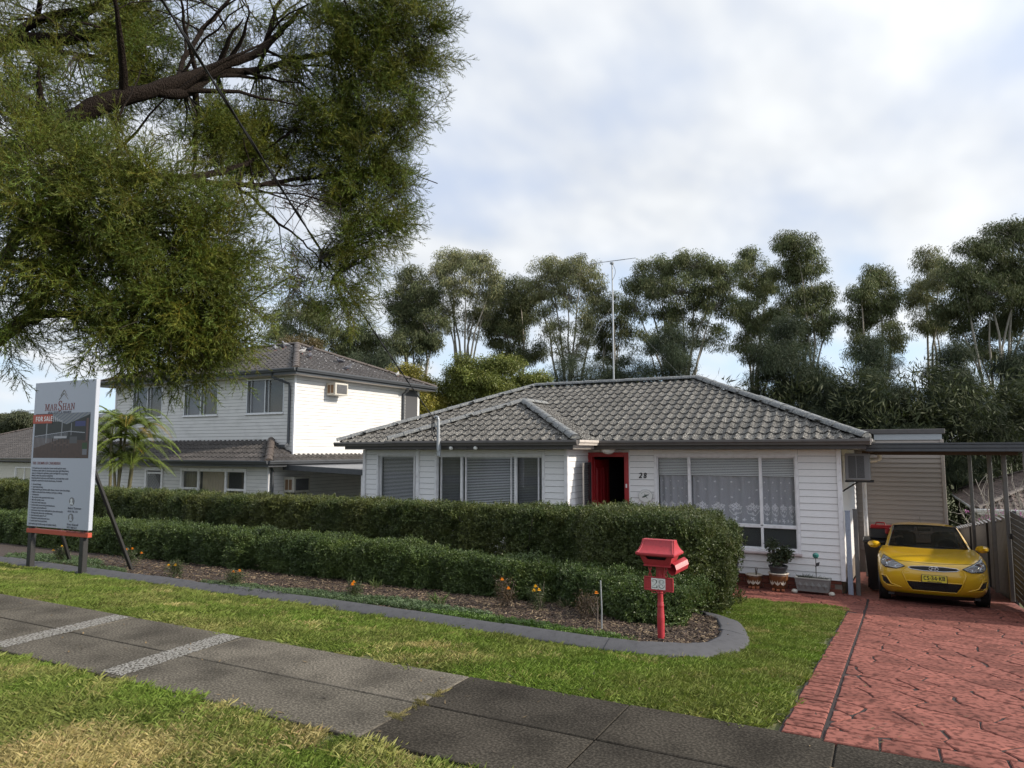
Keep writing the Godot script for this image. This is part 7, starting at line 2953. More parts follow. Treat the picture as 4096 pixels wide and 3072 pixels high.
# ------------------------------------------------------------------ things on and round the house
func build_house_fittings():
	# front door, its frame and the screen door
	var d := thing("front_door", "open red panelled front door in its red frame", "door", Vector3(-5.52, -0.70, -15.0))
	var f := MB.new(d.position)
	f.cbox(Vector3(-5.945, 0.50, -15.02), Vector3(0.10, 2.33, 0.16), 0.006)
	f.cbox(Vector3(-5.085, 0.50, -15.02), Vector3(0.10, 2.33, 0.16), 0.006)
	f.cbox(Vector3(-5.515, 1.615, -15.02), Vector3(0.756, 0.10, 0.16), 0.006)
	piece(f, "frame", M.red_frame, d)
	var fb := MB.new(d.position)
	fb.cbox(Vector3(-5.085 + 0.06, 0.50, -14.985), Vector3(0.02, 2.36, 0.06), 0.004)
	fb.cbox(Vector3(-5.515, 1.672, -14.985), Vector3(0.98, 0.016, 0.06), 0.004)
	piece(fb, "bead", M.trim, d)
	var leaf := group_part("leaf", d, Vector3(-5.90, -0.62, -15.08) - d.position)
	leaf.rotation.y = deg_to_rad(86)
	var lf := MB.new()
	lf.cbox(Vector3(0.40, 1.06, 0.0), Vector3(0.80, 2.12, 0.04), 0.004)
	piece(lf, "slab", M.red_door, leaf)
	for k in [[0.21, 1.50, 0.24, 0.86], [0.57, 1.50, 0.24, 0.86], [0.21, 0.50, 0.24, 0.78], [0.57, 0.50, 0.24, 0.78]]:
		for z in [0.022, -0.022]:
			var pn := MB.new()
			for q in [-1, 1]:
				pn.cbox(Vector3(k[0] + q * k[2] * 0.5, k[1], z), Vector3(0.025, k[3], 0.02), 0.006)
				pn.cbox(Vector3(k[0], k[1] + q * k[3] * 0.5, z), Vector3(k[2], 0.025, 0.02), 0.006)
			pn.cbox(Vector3(k[0], k[1], z * 0.9), Vector3(k[2] - 0.09, k[3] - 0.09, 0.016), 0.006)
			piece(pn, "panel", M.red_door, leaf)
	var kn := MB.new()
	kn.tube([Vector3(0.74, 1.05, -0.02), Vector3(0.74, 1.05, -0.07), Vector3(0.64, 1.05, -0.075)], [0.012, 0.010, 0.009], 6)
	kn.tube([Vector3(0.74, 1.05, 0.02), Vector3(0.74, 1.05, 0.07), Vector3(0.64, 1.05, 0.075)], [0.012, 0.010, 0.009], 6)
	piece(kn, "handle", M.black, leaf)
	var bell := MB.new(d.position)
	bell.cbox(Vector3(-5.085, 0.93, -14.93), Vector3(0.035, 0.085, 0.02), 0.005)
	piece(bell, "doorbell", M.white, d)
	var sd := thing("screen_door", "dark mesh screen door swung open against the white side wall", "door", Vector3(-5.93, -0.66, -14.97))
	sd.rotation.y = deg_to_rad(-80)
	var sf := MB.new()
	for x in [0.02, 0.79]:
		sf.cbox(Vector3(x, 1.05, 0), Vector3(0.04, 2.10, 0.03), 0.004)
	for y in [0.03, 2.08]:
		sf.cbox(Vector3(0.405, y, 0), Vector3(0.73, 0.05, 0.03), 0.004)
	piece(sf, "frame", M.dark_grey, sd)
	var se := MB.new()
	se.cbox(Vector3(0.818, 1.05, 0.0), Vector3(0.014, 2.10, 0.034), 0.003)
	piece(se, "edge", M.fascia_cream, sd)
	var sm := MB.new()
	for i in 40:
		sm.box(Vector3(0.405, 0.06 + i * 0.0505, 0), Vector3(0.73, 0.006, 0.004))
	for i in 15:
		sm.box(Vector3(0.05 + i * 0.0507, 1.05, 0), Vector3(0.006, 2.0, 0.004))
	piece(sm, "grille", M.screen_mesh, sd)
	var mesh_mat := mk("flyscreen", 0.03, 0.03, 0.032, 0.8, {"alpha": 0.55})
	var sm2 := MB.new()
	sm2.quad(Vector3(0.04, 0.055, -0.006), Vector3(0.77, 0.055, -0.006), Vector3(0.77, 2.055, -0.006), Vector3(0.04, 2.055, -0.006))
	piece(sm2, "flyscreen", mesh_mat, sd)
	var hd := MB.new()
	for z in [1, -1]:
		hd.cbox(Vector3(0.785, 1.0, 0.018 * z), Vector3(0.04, 0.22, 0.012), 0.004)
		hd.tube([Vector3(0.785, 1.03, 0.02 * z), Vector3(0.785, 1.03, 0.06 * z), Vector3(0.69, 1.03, 0.065 * z)], [0.010, 0.010, 0.009], 6)
	piece(hd, "handle", M.black, sd)
	# porch lamp (unlit by day)
	var pl := thing("porch_lamp", "cream glass dome lamp under the eave above the front door", "lamp", Vector3(-5.42, 1.735, -14.72))
	var pg := MB.new()
	pg.lathe([Vector2(0.0, -0.115), Vector2(0.06, -0.108), Vector2(0.11, -0.085), Vector2(0.145, -0.05), Vector2(0.15, -0.025)], 20)
	piece(pg, "dome", M.porcelain, pl)
	var pr := MB.new()
	pr.lathe([Vector2(0.15, -0.025), Vector2(0.165, -0.022), Vector2(0.165, 0.0), Vector2(0.0, 0.0)], 20)
	piece(pr, "ring", M.cream, pl)
	# house number and plaque
	var hn := thing("house_number", "black metal figures 28 on the white boards beside the red door", "house number", Vector3(-4.72, 1.16, -14.978))
	for q in 2:
		part(text_mesh("28"[q], 0.115, 0.012, false, 700, HORIZONTAL_ALIGNMENT_CENTER), "figure", M.black, hn, Transform3D(Basis(Vector3(0.85, 0, 0), Vector3(0.12, 1, 0), Vector3(0, 0, 1)), Vector3(-0.05 + q * 0.10, 0, 0)))
	var pq := thing("oval_plaque", "round white ceramic plaque below the house number", "plaque", Vector3(-4.66, 0.72, -14.975))
	var pq_b := MB.new()
	var ring := PackedVector2Array()
	for i in 28:
		var a := TAU * i / 28.0
		ring.push_back(Vector2(cos(a) * 0.155, sin(a) * 0.135) * (1.0 + 0.03 * sin(a * 7.0)))
	pq_b.prism(ring, 0.028)
	piece(pq_b, "disc", M.porcelain, pq)
	var pq_shadow := MB.new()  # grey line round the edge: the plaque's shadow on the boards, painted in
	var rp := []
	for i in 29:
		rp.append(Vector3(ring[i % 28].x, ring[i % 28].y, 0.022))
	pq_shadow.tube(rp, range(29).map(func(_i): return 0.006), 5, false)
	piece(pq_shadow, "rim", M.mid_grey, pq)
	mk("plaque_green", 0.10, 0.14, 0.11, 0.6)
	var pq_d := MB.new()
	pq_d.tube([Vector3(-0.07, -0.03, 0.027), Vector3(-0.01, 0.0, 0.027), Vector3(0.03, 0.02, 0.027), Vector3(0.08, 0.03, 0.027)], [0.012, 0.022, 0.014, 0.006], 5)
	pq_d.tube([Vector3(0.0, 0.0, 0.027), Vector3(-0.02, 0.05, 0.027)], [0.014, 0.006], 5)
	pq_d.tube([Vector3(0.01, -0.01, 0.027), Vector3(0.05, -0.05, 0.027)], [0.010, 0.004], 5)
	for i in 9:
		var a := PI * (0.2 + 0.6 * i / 8.0)
		pq_d.tube([Vector3(cos(a) * 0.12, sin(a) * 0.10, 0.027), Vector3(cos(a) * 0.10, sin(a) * 0.085, 0.027)], [0.004, 0.005], 4)
	piece(pq_d, "painted_motif", M.plaque_green, pq)
	# service pole on the front gutter, with its cable
	var sp := thing("service_pole", "galvanised bent service pole fixed to the front fascia", "pole", Vector3(-8.90, 1.70, -13.20))
	var s := MB.new()
	s.tube([Vector3(0, 0.0, 0), Vector3(0, 0.46, 0), Vector3(0, 0.70, 0), Vector3(-0.02, 0.76, 0), Vector3(-0.07, 0.775, 0), Vector3(-0.10, 0.74, 0)], [0.038, 0.038, 0.028, 0.028, 0.028, 0.026], 8)
	s.cbox(Vector3(0, 0.08, -0.03), Vector3(0.075, 0.40, 0.05), 0.008)
	s.cbox(Vector3(-0.04, 0.55, 0.0), Vector3(0.12, 0.03, 0.03), 0.006)
	piece(s, "pole", M.galv, sp)
	var lp := MB.new()
	for k in 3:
		var pts := []
		var rr := []
		for i in 13:
			var t := i / 12.0
			pts.append(Vector3(-0.09 - 0.05 * sin(t * PI) - 0.02 * k, 0.74 - t * (0.34 + 0.1 * k), 0.02 * k) + Vector3(0.08 * t * t, 0, 0))
			rr.append(0.010)
		lp.tube(pts, rr, 5)
	lp.lathe([Vector2(0.0, -0.03), Vector2(0.03, -0.02), Vector2(0.03, 0.04), Vector2(0.0, 0.05)], 8, Vector3(-0.13, 0.50, 0.0))
	piece(lp, "lead", M.black, sp)
	var a0 := Vector3(-9.02, 2.42, -13.20)
	var b0 := at_depth(345 * 1.85172, 0, 5.0)
	var b1 := a0 + (b0 - a0) * 1.75 + Vector3(0, 0.45, 0)
	var cb := thing("service_cable", "twisted black overhead cable running down to the service pole", "cable", a0)
	for q in 2:
		var c := MB.new(a0)
		var pts := []
		var rr := []
		for i in 121:
			var t := i / 120.0
			var p := a0.lerp(b1, t) - Vector3(0, 0.95 * t * (1.0 - t), 0)
			var tw := t * 110.0 + q * PI
			p += Vector3(cos(tw), sin(tw), 0) * 0.008
			pts.append(p)
			rr.append(0.0085)
		c.tube(pts, rr, 5)
		piece(c, "strand", M.black, cb)
	var pw := thing("power_pole", "brown timber power pole carrying the service cable", "pole", Vector3(b1.x, 0, b1.z))
	var pm := MB.new()
	pm.tube([Vector3(0, -0.1, 0), Vector3(0, b1.y + 0.8, 0)], [0.16, 0.12], 12)
	piece(pm, "pole", M.brown_timber, pw)
	var pa := MB.new()
	pa.cbox(Vector3(0, b1.y + 0.4, 0), Vector3(2.2, 0.12, 0.1), 0.01)
	piece(pa, "crossarm", M.brown_timber, pw)
	for x in [-8.62, -8.20, -7.98]:
		var big: bool = x != -8.20
		var ins := thing("insulator", "white porcelain insulator on the front fascia beside the service pole" if big else "small dark hook between the two white insulators", "insulator", Vector3(x, 1.76 if big else 1.755, -13.33), "insulators on the fascia" if big else "")
		var ib := MB.new()
		if big:
			ib.lathe([Vector2(0.0, 0.0), Vector2(0.035, 0.005), Vector2(0.042, 0.02), Vector2(0.026, 0.03), Vector2(0.04, 0.045), Vector2(0.04, 0.06), Vector2(0.022, 0.075), Vector2(0.0, 0.078)], 12, Vector3.ZERO, Basis(Vector3.RIGHT, PI / 2))
			piece(ib, "body", M.porcelain, ins)
		else:
			ib.tube([Vector3(0, 0.03, -0.02), Vector3(0, 0.02, 0.05), Vector3(0, -0.02, 0.06)], [0.008, 0.008, 0.006], 5)
			piece(ib, "hook", M.dark_grey, ins)
	# roof antenna with guys
	var ta: Node3D = tv_antenna("roof_antenna", "tall slim television antenna on the grey tiled ridge", Vector3(-6.62, 3.60, -18.5), 3.42, 0.95)
	var gw := MB.new()
	gw.tube([Vector3(0, 2.2, 0), Vector3(2.0, -0.25, -1.2)], [0.0016, 0.0016], 3)
	gw.tube([Vector3(0, 2.2, 0), Vector3(-0.7, -0.6, 2.0)], [0.0016, 0.0016], 3)
	gw.tube([Vector3(0, 2.2, 0), Vector3(-1.2, -0.6, -1.6)], [0.0016, 0.0016], 3)
	piece(gw, "guy_wire", M.galv, ta)
	var fb2 := MB.new()
	fb2.cbox(Vector3(0, 0.03, 0), Vector3(0.2, 0.05, 0.16), 0.01)
	piece(fb2, "foot", M.galv, ta)
	# solar panels on the slope towards the driveway
	mk("solar", 0.012, 0.014, 0.03, 0.12, {"spec": 0.6})
	var k := 0.4125
	var up := Vector3(-1, k, 0).normalized()
	var nrm := Vector3(k, 1, 0).normalized()
	for i in 2:
		var p0 := Vector3(-0.75 - i * 0.93, 1.90 + (0.45 + i * 0.93) * k, -17.1) + nrm * 0.14
		var so := thing("solar_panel", "dark solar panel in silver frame on the roof slope above the carport", "solar panel", p0, "solar panels on the roof")
		var bas := Basis(Vector3.FORWARD, up, Vector3.FORWARD.cross(up))
		var fr := MB.new()
		for q in [0.02, 1.63]:
			fr.cbox(Vector3.FORWARD * q + up * 0.49, Vector3(0.04, 0.99, 0.045), 0.004, bas)
		for q in [0.02, 0.97]:
			fr.cbox(Vector3.FORWARD * 0.825 + up * q, Vector3(1.65, 0.04, 0.044), 0.004, bas)
		piece(fr, "frame", M.alu, so)
		var gl := MB.new()
		gl.box(Vector3.FORWARD * 0.825 + up * 0.495, Vector3(1.6, 0.94, 0.02), bas)
		piece(gl, "cells", M.solar, so)
		var rl := MB.new()
		for q in [0.35, 1.3]:
			rl.cbox(Vector3.FORWARD * q + up * 0.495 - nrm * 0.06, Vector3(0.04, 1.0, 0.04), 0.004, bas)
		piece(rl, "rail", M.alu, so)
	# air conditioner on the driveway side; its grille looks to the street
	var ac := thing("air_conditioner", "grey box air conditioner on brackets beside the carport beam", "air conditioner", Vector3(-0.50, 1.13, -15.42))
	var ab := MB.new()
	ab.cbox(Vector3(0, 0.26, 0), Vector3(0.44, 0.52, 0.50), 0.015)
	piece(ab, "casing", M.mid_grey, ac)
	var ag := MB.new()
	ag.box(Vector3(-0.02, 0.26, 0.252), Vector3(0.28, 0.42, 0.004))
	piece(ag, "coil", M.black, ac)
	var al := MB.new()
	for i in 24:
		al.box(Vector3(-0.02, 0.065 + i * 0.017, 0.257), Vector3(0.28, 0.006, 0.008))
	al.box(Vector3(-0.02, 0.26, 0.262), Vector3(0.012, 0.42, 0.006))
	piece(al, "louvre", M.mid_grey, ac)
	var aa := MB.new()
	for z in [-0.2, 0.2]:
		aa.cbox(Vector3(0.02, -0.02, z), Vector3(0.50, 0.035, 0.035), 0.004)
		aa.tube([Vector3(-0.28, -0.22, z), Vector3(0.0, -0.03, z)], [0.012, 0.012], 4)
	piece(aa, "bracket", M.black, ac)
	# downpipes between house and carport
	var dp := thing("downpipe", "white downpipe with an elbow beside the carport", "pipe", Vector3(-0.46, -1.05, -17.6))
	var db := MB.new()
	db.tube([Vector3(0, 0, 0), Vector3(0, 2.1, 0), Vector3(0.0, 2.22, 0.0)], [0.045, 0.045, 0.045], 10)
	db.tube([Vector3(-0.25, 2.50, 0.6), Vector3(0.25, 2.55, 0.6), Vector3(0.33, 2.58, 0.6), Vector3(0.33, 2.68, 0.6)], [0.045, 0.045, 0.05, 0.05], 10)
	piece(db, "pipe", M.trim, dp)
	# gate posts at the house corner
	for q in [[-0.70, -14.94, 1.60, "pale blue-grey steel gate post at the house corner", "galv_blue", 0.09], [-0.575, -15.10, 1.62, "dark steel post close behind the pale gate post", "post_grey", 0.08]]:
		var gp := thing("gate_post", q[3], "post", Vector3(q[0], -1.05, q[1]))
		var gb := MB.new()
		gb.cbox(Vector3(0, q[2] * 0.5, 0), Vector3(q[5], q[2], 0.06), 0.006)
		piece(gb, "post", M[q[4]], gp)
		var gc := MB.new()
		gc.cbox(Vector3(0, q[2] + 0.008, 0), Vector3(q[5] + 0.01, 0.02, 0.07), 0.005)
		piece(gc, "cap", M[q[4]], gp)


func build_small_things():
	# wheelie bin with a red petrol blower box on its lid
	var bn := thing("wheelie_bin", "black wheelie bin beside the parked car", "bin", Vector3(-0.20, -1.15, -16.5))
	var b := MB.new()
	var P := func(y: float, w: float, d: float) -> Array: return [Vector3(-w, y, d), Vector3(w, y, d), Vector3(w, y, -d), Vector3(-w, y, -d)]
	var lo: Array = P.call(0.06, 0.21, 0.24)
	var hi: Array = P.call(0.98, 0.28, 0.34)
	for i in 4:
		b.quad(lo[i], lo[(i + 1) % 4], hi[(i + 1) % 4], hi[i])
	piece(b, "body", M.black_plastic, bn)
	var l := MB.new()
	l.cbox(Vector3(0, 1.02, 0.01), Vector3(0.60, 0.06, 0.74), 0.02)
	l.tube([Vector3(-0.25, 0.97, -0.38), Vector3(0.25, 0.97, -0.38)], [0.018, 0.018], 6)
	piece(l, "lid", M.black_plastic, bn)
	for x in [-0.22, 0.22]:
		var w := MB.new()
		w.lathe([Vector2(0, -0.03), Vector2(0.1, -0.03), Vector2(0.1, 0.03), Vector2(0, 0.03)], 14, Vector3(x, 0.10, -0.26), Basis(Vector3.BACK, PI / 2))
		piece(w, "wheel", M.rubber, bn)
	var tb := thing("tool_box", "black and red plastic tool box on the wheelie bin lid", "tool box", Vector3(-0.16, -0.10, -16.45))
	var t1 := MB.new()
	t1.cbox(Vector3(0, 0.12, 0), Vector3(0.42, 0.22, 0.26), 0.02)
	piece(t1, "box", M.black, tb)
	var t2 := MB.new()
	t2.cbox(Vector3(0.02, 0.25, 0), Vector3(0.44, 0.06, 0.28), 0.02)
	t2.cbox(Vector3(0.15, 0.18, 0.06), Vector3(0.16, 0.12, 0.20), 0.02)
	t2.tube([Vector3(-0.1, 0.28, 0), Vector3(-0.08, 0.33, 0), Vector3(0.06, 0.33, 0), Vector3(0.08, 0.28, 0)], [0.015, 0.015, 0.015, 0.015], 6)
	piece(t2, "lid", M.red_door, tb)
	var t3 := MB.new()
	t3.cbox(Vector3(0.19, 0.235, 0.165), Vector3(0.07, 0.03, 0.004), 0.001)
	piece(t3, "sticker", M.white, tb)
	# potted plants along the wall
	mk("glaze_green", 0.075, 0.078, 0.072, 0.35)
	mk("glaze_brown", 0.13, 0.055, 0.022, 0.3)
	mk("glaze_rim", 0.50, 0.44, 0.36, 0.4)
	mk("terracotta", 0.36, 0.12, 0.055, 0.8)
	var pots := [
		[Vector3(-2.86, 0, -14.62), "green-glazed pot with white leaf motif half behind the hedge", "glaze_green", 0.19, 0.34, true, 0.22],
		[Vector3(-2.40, 0, -14.66), "small brown glazed pot with a bare twig on terracotta feet", "glaze_brown", 0.155, 0.27, false, 0.0],
		[Vector3(-1.94, 0, -14.62), "brown glazed pot with white flower motif holding a jade plant", "glaze_brown", 0.185, 0.34, true, 0.34],
	]
	var pot_leaf := leaf_clump(51, 40, 0.10, 0.055, 0.030, -0.2)
	for q in pots:
		var p: Vector3 = q[0]
		p.y = gy(p.x, p.z) + 0.036
		var pt := thing("plant_pot", q[1], "pot plant", p)
		var r: float = q[3]
		var h: float = q[4]
		var pb := MB.new()
		pb.lathe([Vector2(0, 0.045), Vector2(r * 0.62, 0.045), Vector2(r * 0.70, 0.07), Vector2(r * 0.90, h * 0.55), Vector2(r * 0.95, h * 0.85), Vector2(r * 0.90, h * 0.93)], 22)
		piece(pb, "pot", M[q[2]], pt)
		var pr := MB.new()
		pr.lathe([Vector2(r * 0.90, h * 0.92), Vector2(r * 1.02, h * 0.93), Vector2(r * 1.05, h * 0.97), Vector2(r * 1.02, h), Vector2(r * 0.88, h), Vector2(r * 0.86, h * 0.9), Vector2(0, h * 0.88)], 22)
		piece(pr, "rim", M.glaze_rim, pt)
		for k in 3:
			var a := -PI / 2 + (k - 1) * 0.85
			var ft := MB.new()
			ft.cbox(Vector3(cos(a) * r * 0.62, 0.022, -sin(a) * r * 0.62), Vector3(0.06, 0.044, 0.06), 0.008)
			piece(ft, "foot", M.terracotta, pt)
		# painted leaves
		for k in 3:
			var mt := MB.new()
			var a := PI / 2 + (k - 1) * 0.62
			var y := h * 0.42
			var rr0 := r * 0.845
			var ctr := Vector3(cos(a) * rr0, y, sin(a) * rr0)
			var out := Vector3(cos(a), 0, sin(a))
			var sx := Vector3.UP.cross(out).normalized()
			for m in 3:
				var dir := (Vector3.UP + sx * (m - 1) * 0.7).normalized()
				blade(mt, ctr + out * 0.012 - Vector3(0, 0.03, 0), dir, dir.cross(out), 0.10, 0.03)
			piece(mt, "painted_motif", M.glaze_rim, pt)
		if q[5]:
			var np := MB.new()
			np.lathe([Vector2(r * 0.72, h * 0.9), Vector2(r * 0.92, h + 0.10), Vector2(r * 0.98, h + 0.10), Vector2(r * 0.98, h + 0.13), Vector2(r * 0.88, h + 0.13), Vector2(r * 0.86, h + 0.09), Vector2(0, h + 0.09)], 20)
			piece(np, "nursery_pot", M.dark_grey, pt)
			var sm := MB.new()
			var wh := []
			var co := []
			for i in 11:
				var e := Vector3(R(-0.16, 0.16), h + R(0.2, 0.2 + q[6]), R(-0.14, 0.14))
				limb(sm, Vector3(R(-0.04, 0.04), h + 0.08, R(-0.04, 0.04)), e, 0.016, 0.006, 0.1, 5)
				for z in 4:
					wh.append(Transform3D(Basis.from_euler(Vector3(R(0, 6), R(0, 6), 0)), e + rdir() * 0.05))
					var v := R(0.7, 1.2)
					co.append(Color(0.055 * v, 0.07 * v, 0.035 * v))
			piece(sm, "stem", M.twig, pt)
			scatter("leaves", pot_leaf, M.leaf, wh, co, pt)
		else:
			var sm := MB.new()
			for i in 4:
				limb(sm, Vector3(0.03, h - 0.04, 0), Vector3(0.04 + R(-0.05, 0.05), h + R(0.05, 0.14), R(-0.04, 0.04)), 0.008, 0.004, 0.15, 4)
			piece(sm, "twig", M.twig, pt)
	# cast-stone trough
	var tr := thing("stone_trough", "grey cast-stone trough with diamond relief and grassy tufts", "planter", Vector3(-1.33, gy(0, -14.66) + 0.034, -14.66))
	tr.rotation.y = deg_to_rad(-3)
	var tm := MB.new()
	var o4 := [Vector3(-0.27, 0.04, 0.10), Vector3(0.27, 0.04, 0.10), Vector3(0.27, 0.04, -0.10), Vector3(-0.27, 0.04, -0.10)]
	var h4 := [Vector3(-0.305, 0.27, 0.13), Vector3(0.305, 0.27, 0.13), Vector3(0.305, 0.27, -0.13), Vector3(-0.305, 0.27, -0.13)]
	for i in 4:
		tm.quad(o4[i], o4[(i + 1) % 4], h4[(i + 1) % 4], h4[i])
	tm.cbox(Vector3(0, 0.275, 0.115), Vector3(0.63, 0.03, 0.045), 0.006)
	tm.cbox(Vector3(0, 0.275, -0.115), Vector3(0.63, 0.03, 0.045), 0.006)
	for x in [-0.295, 0.295]:
		tm.cbox(Vector3(x, 0.275, 0), Vector3(0.045, 0.03, 0.185), 0.006)
	tm.box(Vector3(0, 0.24, 0), Vector3(0.57, 0.01, 0.2))
	piece(tm, "trough", M.cast_stone, tr)
	for i in 5:
		var dm := MB.new()
		var cx := -0.22 + i * 0.11
		var ctr := Vector3(cx, 0.155, 0.118)
		var top := ctr + Vector3(0, 0, 0.022)
		var q := [ctr + Vector3(0, -0.07, -0.006), ctr + Vector3(0.052, 0, 0.0), ctr + Vector3(0, 0.07, 0.008), ctr + Vector3(-0.052, 0, 0.0)]
		for k in 4:
			dm.tri(top, q[k], q[(k + 1) % 4])
		piece(dm, "diamond", M.cast_stone, tr)
	var tg := MB.new()
	for i in 60:
		var a := Vector3(R(-0.26, 0.0 if i < 45 else 0.26), 0.245, R(-0.07, 0.07))
		var d := Vector3(R(-0.7, 0.7), 1, R(-0.5, 0.7)).normalized()
		blade(tg, a, d, d.cross(Vector3.BACK).normalized(), R(0.06, 0.13), 0.012)
	mk("tuft", 0.055, 0.06, 0.04, 0.8)
	piece(tg, "tuft", M.tuft, tr)
	for x in [-0.30, 0.30]:
		var sn := thing("white_stone", "white stone chocking the end of the trough", "stone", tr.position + Vector3(x * 1.08, 0.0, 0.10), "stones at the trough")
		var sb := MB.new()
		sb.lathe([Vector2(0, 0), Vector2(0.05, 0.004), Vector2(0.06, 0.03), Vector2(0.04, 0.06), Vector2(0, 0.07)], 7)
		piece(sb, "stone", M.cream, sn)
	# glass globe on a stake in the trough
	mk("globe_glass", 0.02, 0.16, 0.14, 0.08, {"spec": 0.7})
	var gs := thing("garden_globe", "green glass globe light on a thin black stake in the trough", "ornament", tr.position + Vector3(0.06, 0.25, 0.02))
	var g1 := MB.new()
	g1.tube([Vector3(0, 0, 0), Vector3(0.005, 0.40, 0)], [0.008, 0.007], 6)
	g1.tube([Vector3(0, 0.24, 0), Vector3(0, 0.26, 0)], [0.013, 0.013], 6)
	piece(g1, "stake", M.black, gs)
	var g2 := MB.new()
	g2.lathe([Vector2(0, -0.058), Vector2(0.034, -0.047), Vector2(0.055, -0.018), Vector2(0.055, 0.018), Vector2(0.034, 0.047), Vector2(0, 0.058)], 16, Vector3(0.005, 0.455, 0))
	piece(g2, "globe", M.globe_glass, gs)
	var g3 := MB.new()
	blade(g3, Vector3(0.0, 0.25, 0.01), Vector3(0.55, 0.7, 0.1).normalized(), Vector3(0.7, -0.55, 0.2).normalized(), 0.12, 0.07)
	piece(g3, "leaf", M.dark_grey, gs)
	# pigeons on the neighbour's roof
	mk("feather", 1, 1, 1, 0.8, {"vc": true})
	var yr := func(x: float) -> float: return 4.31 + (-16.65 - x) * 0.40 + 0.05
	var birds := [[-17.35, -19.75, 0.4, 0], [-18.72, -17.55, 2.4, 0], [-19.2, -18.35, 5.5, 1], [-18.9, -19.0, 1.0, 2], [-18.4, -18.9, 2.2, 1], [-18.3, -20.4, 3.4, 1], [-19.5, -20.0, 0.2, 1], [-17.55, -23.0, 2.0, 2], [-19.6, -18.9, 4.0, 0]]
	var tones := [Color(0.22, 0.22, 0.24), Color(0.10, 0.10, 0.115), Color(0.40, 0.39, 0.38)]
	var words := ["grey pigeon resting on the slope of the two-storey roof", "dark pigeon resting on the slope of the two-storey roof", "pale pigeon resting on the slope of the two-storey roof"]
	for q in birds:
		var pg := thing("pigeon", words[q[3]], "pigeon", Vector3(q[0], yr.call(q[0]), q[1]), "%s on the tiles" % ["grey pigeons", "dark pigeons", "pale pigeons"][q[3]])
		pg.rotation.y = q[2]
		var pb := MB.new()
		pb.colored = true
		pb.col = tones[q[3]]
		pb.tube([Vector3(-0.20, 0.05, 0), Vector3(-0.13, 0.07, 0), Vector3(-0.06, 0.095, 0), Vector3(0.02, 0.11, 0), Vector3(0.08, 0.13, 0), Vector3(0.11, 0.18, 0), Vector3(0.125, 0.215, 0), Vector3(0.145, 0.22, 0), Vector3(0.165, 0.21, 0)], [0.012, 0.032, 0.062, 0.075, 0.058, 0.034, 0.032, 0.026, 0.006], 9)
		for s in [1, -1]:
			pb.col = tones[q[3]] * 0.8
			pb.tube([Vector3(-0.18, 0.08, 0.03 * s), Vector3(-0.05, 0.115, 0.062 * s), Vector3(0.05, 0.12, 0.055 * s)], [0.006, 0.034, 0.012], 6)
			pb.col = Color(0.35, 0.12, 0.10)
			pb.tube([Vector3(0.01, 0.05, 0.025 * s), Vector3(0.015, -0.01, 0.025 * s)], [0.007, 0.006], 4)
		piece(pb, "body", M.feather, pg)


	var fleck := MB.new()
	fleck.lathe([Vector2(0.017, 0.0), Vector2(0.011, 0.004), Vector2(0.0, 0.005)], 6)
	var fw := []
	for i in 120:
		var x := R(-20.3, -16.75)
		var run := -16.65 - x
		var z := R(-16.5 - run - 0.1, -24.5 + run + 0.2)
		fw.append(Transform3D(Basis(Vector3.BACK, -0.38) * Basis.from_scale(Vector3(R(0.5, 1.5), 1, R(0.5, 1.3))), Vector3(x, yr.call(x) + 0.02, z)))
	tag(scatter("droppings", fleck.done(), M.white, fw, [], self), "white bird droppings spotting the two-storey roof", "droppings")


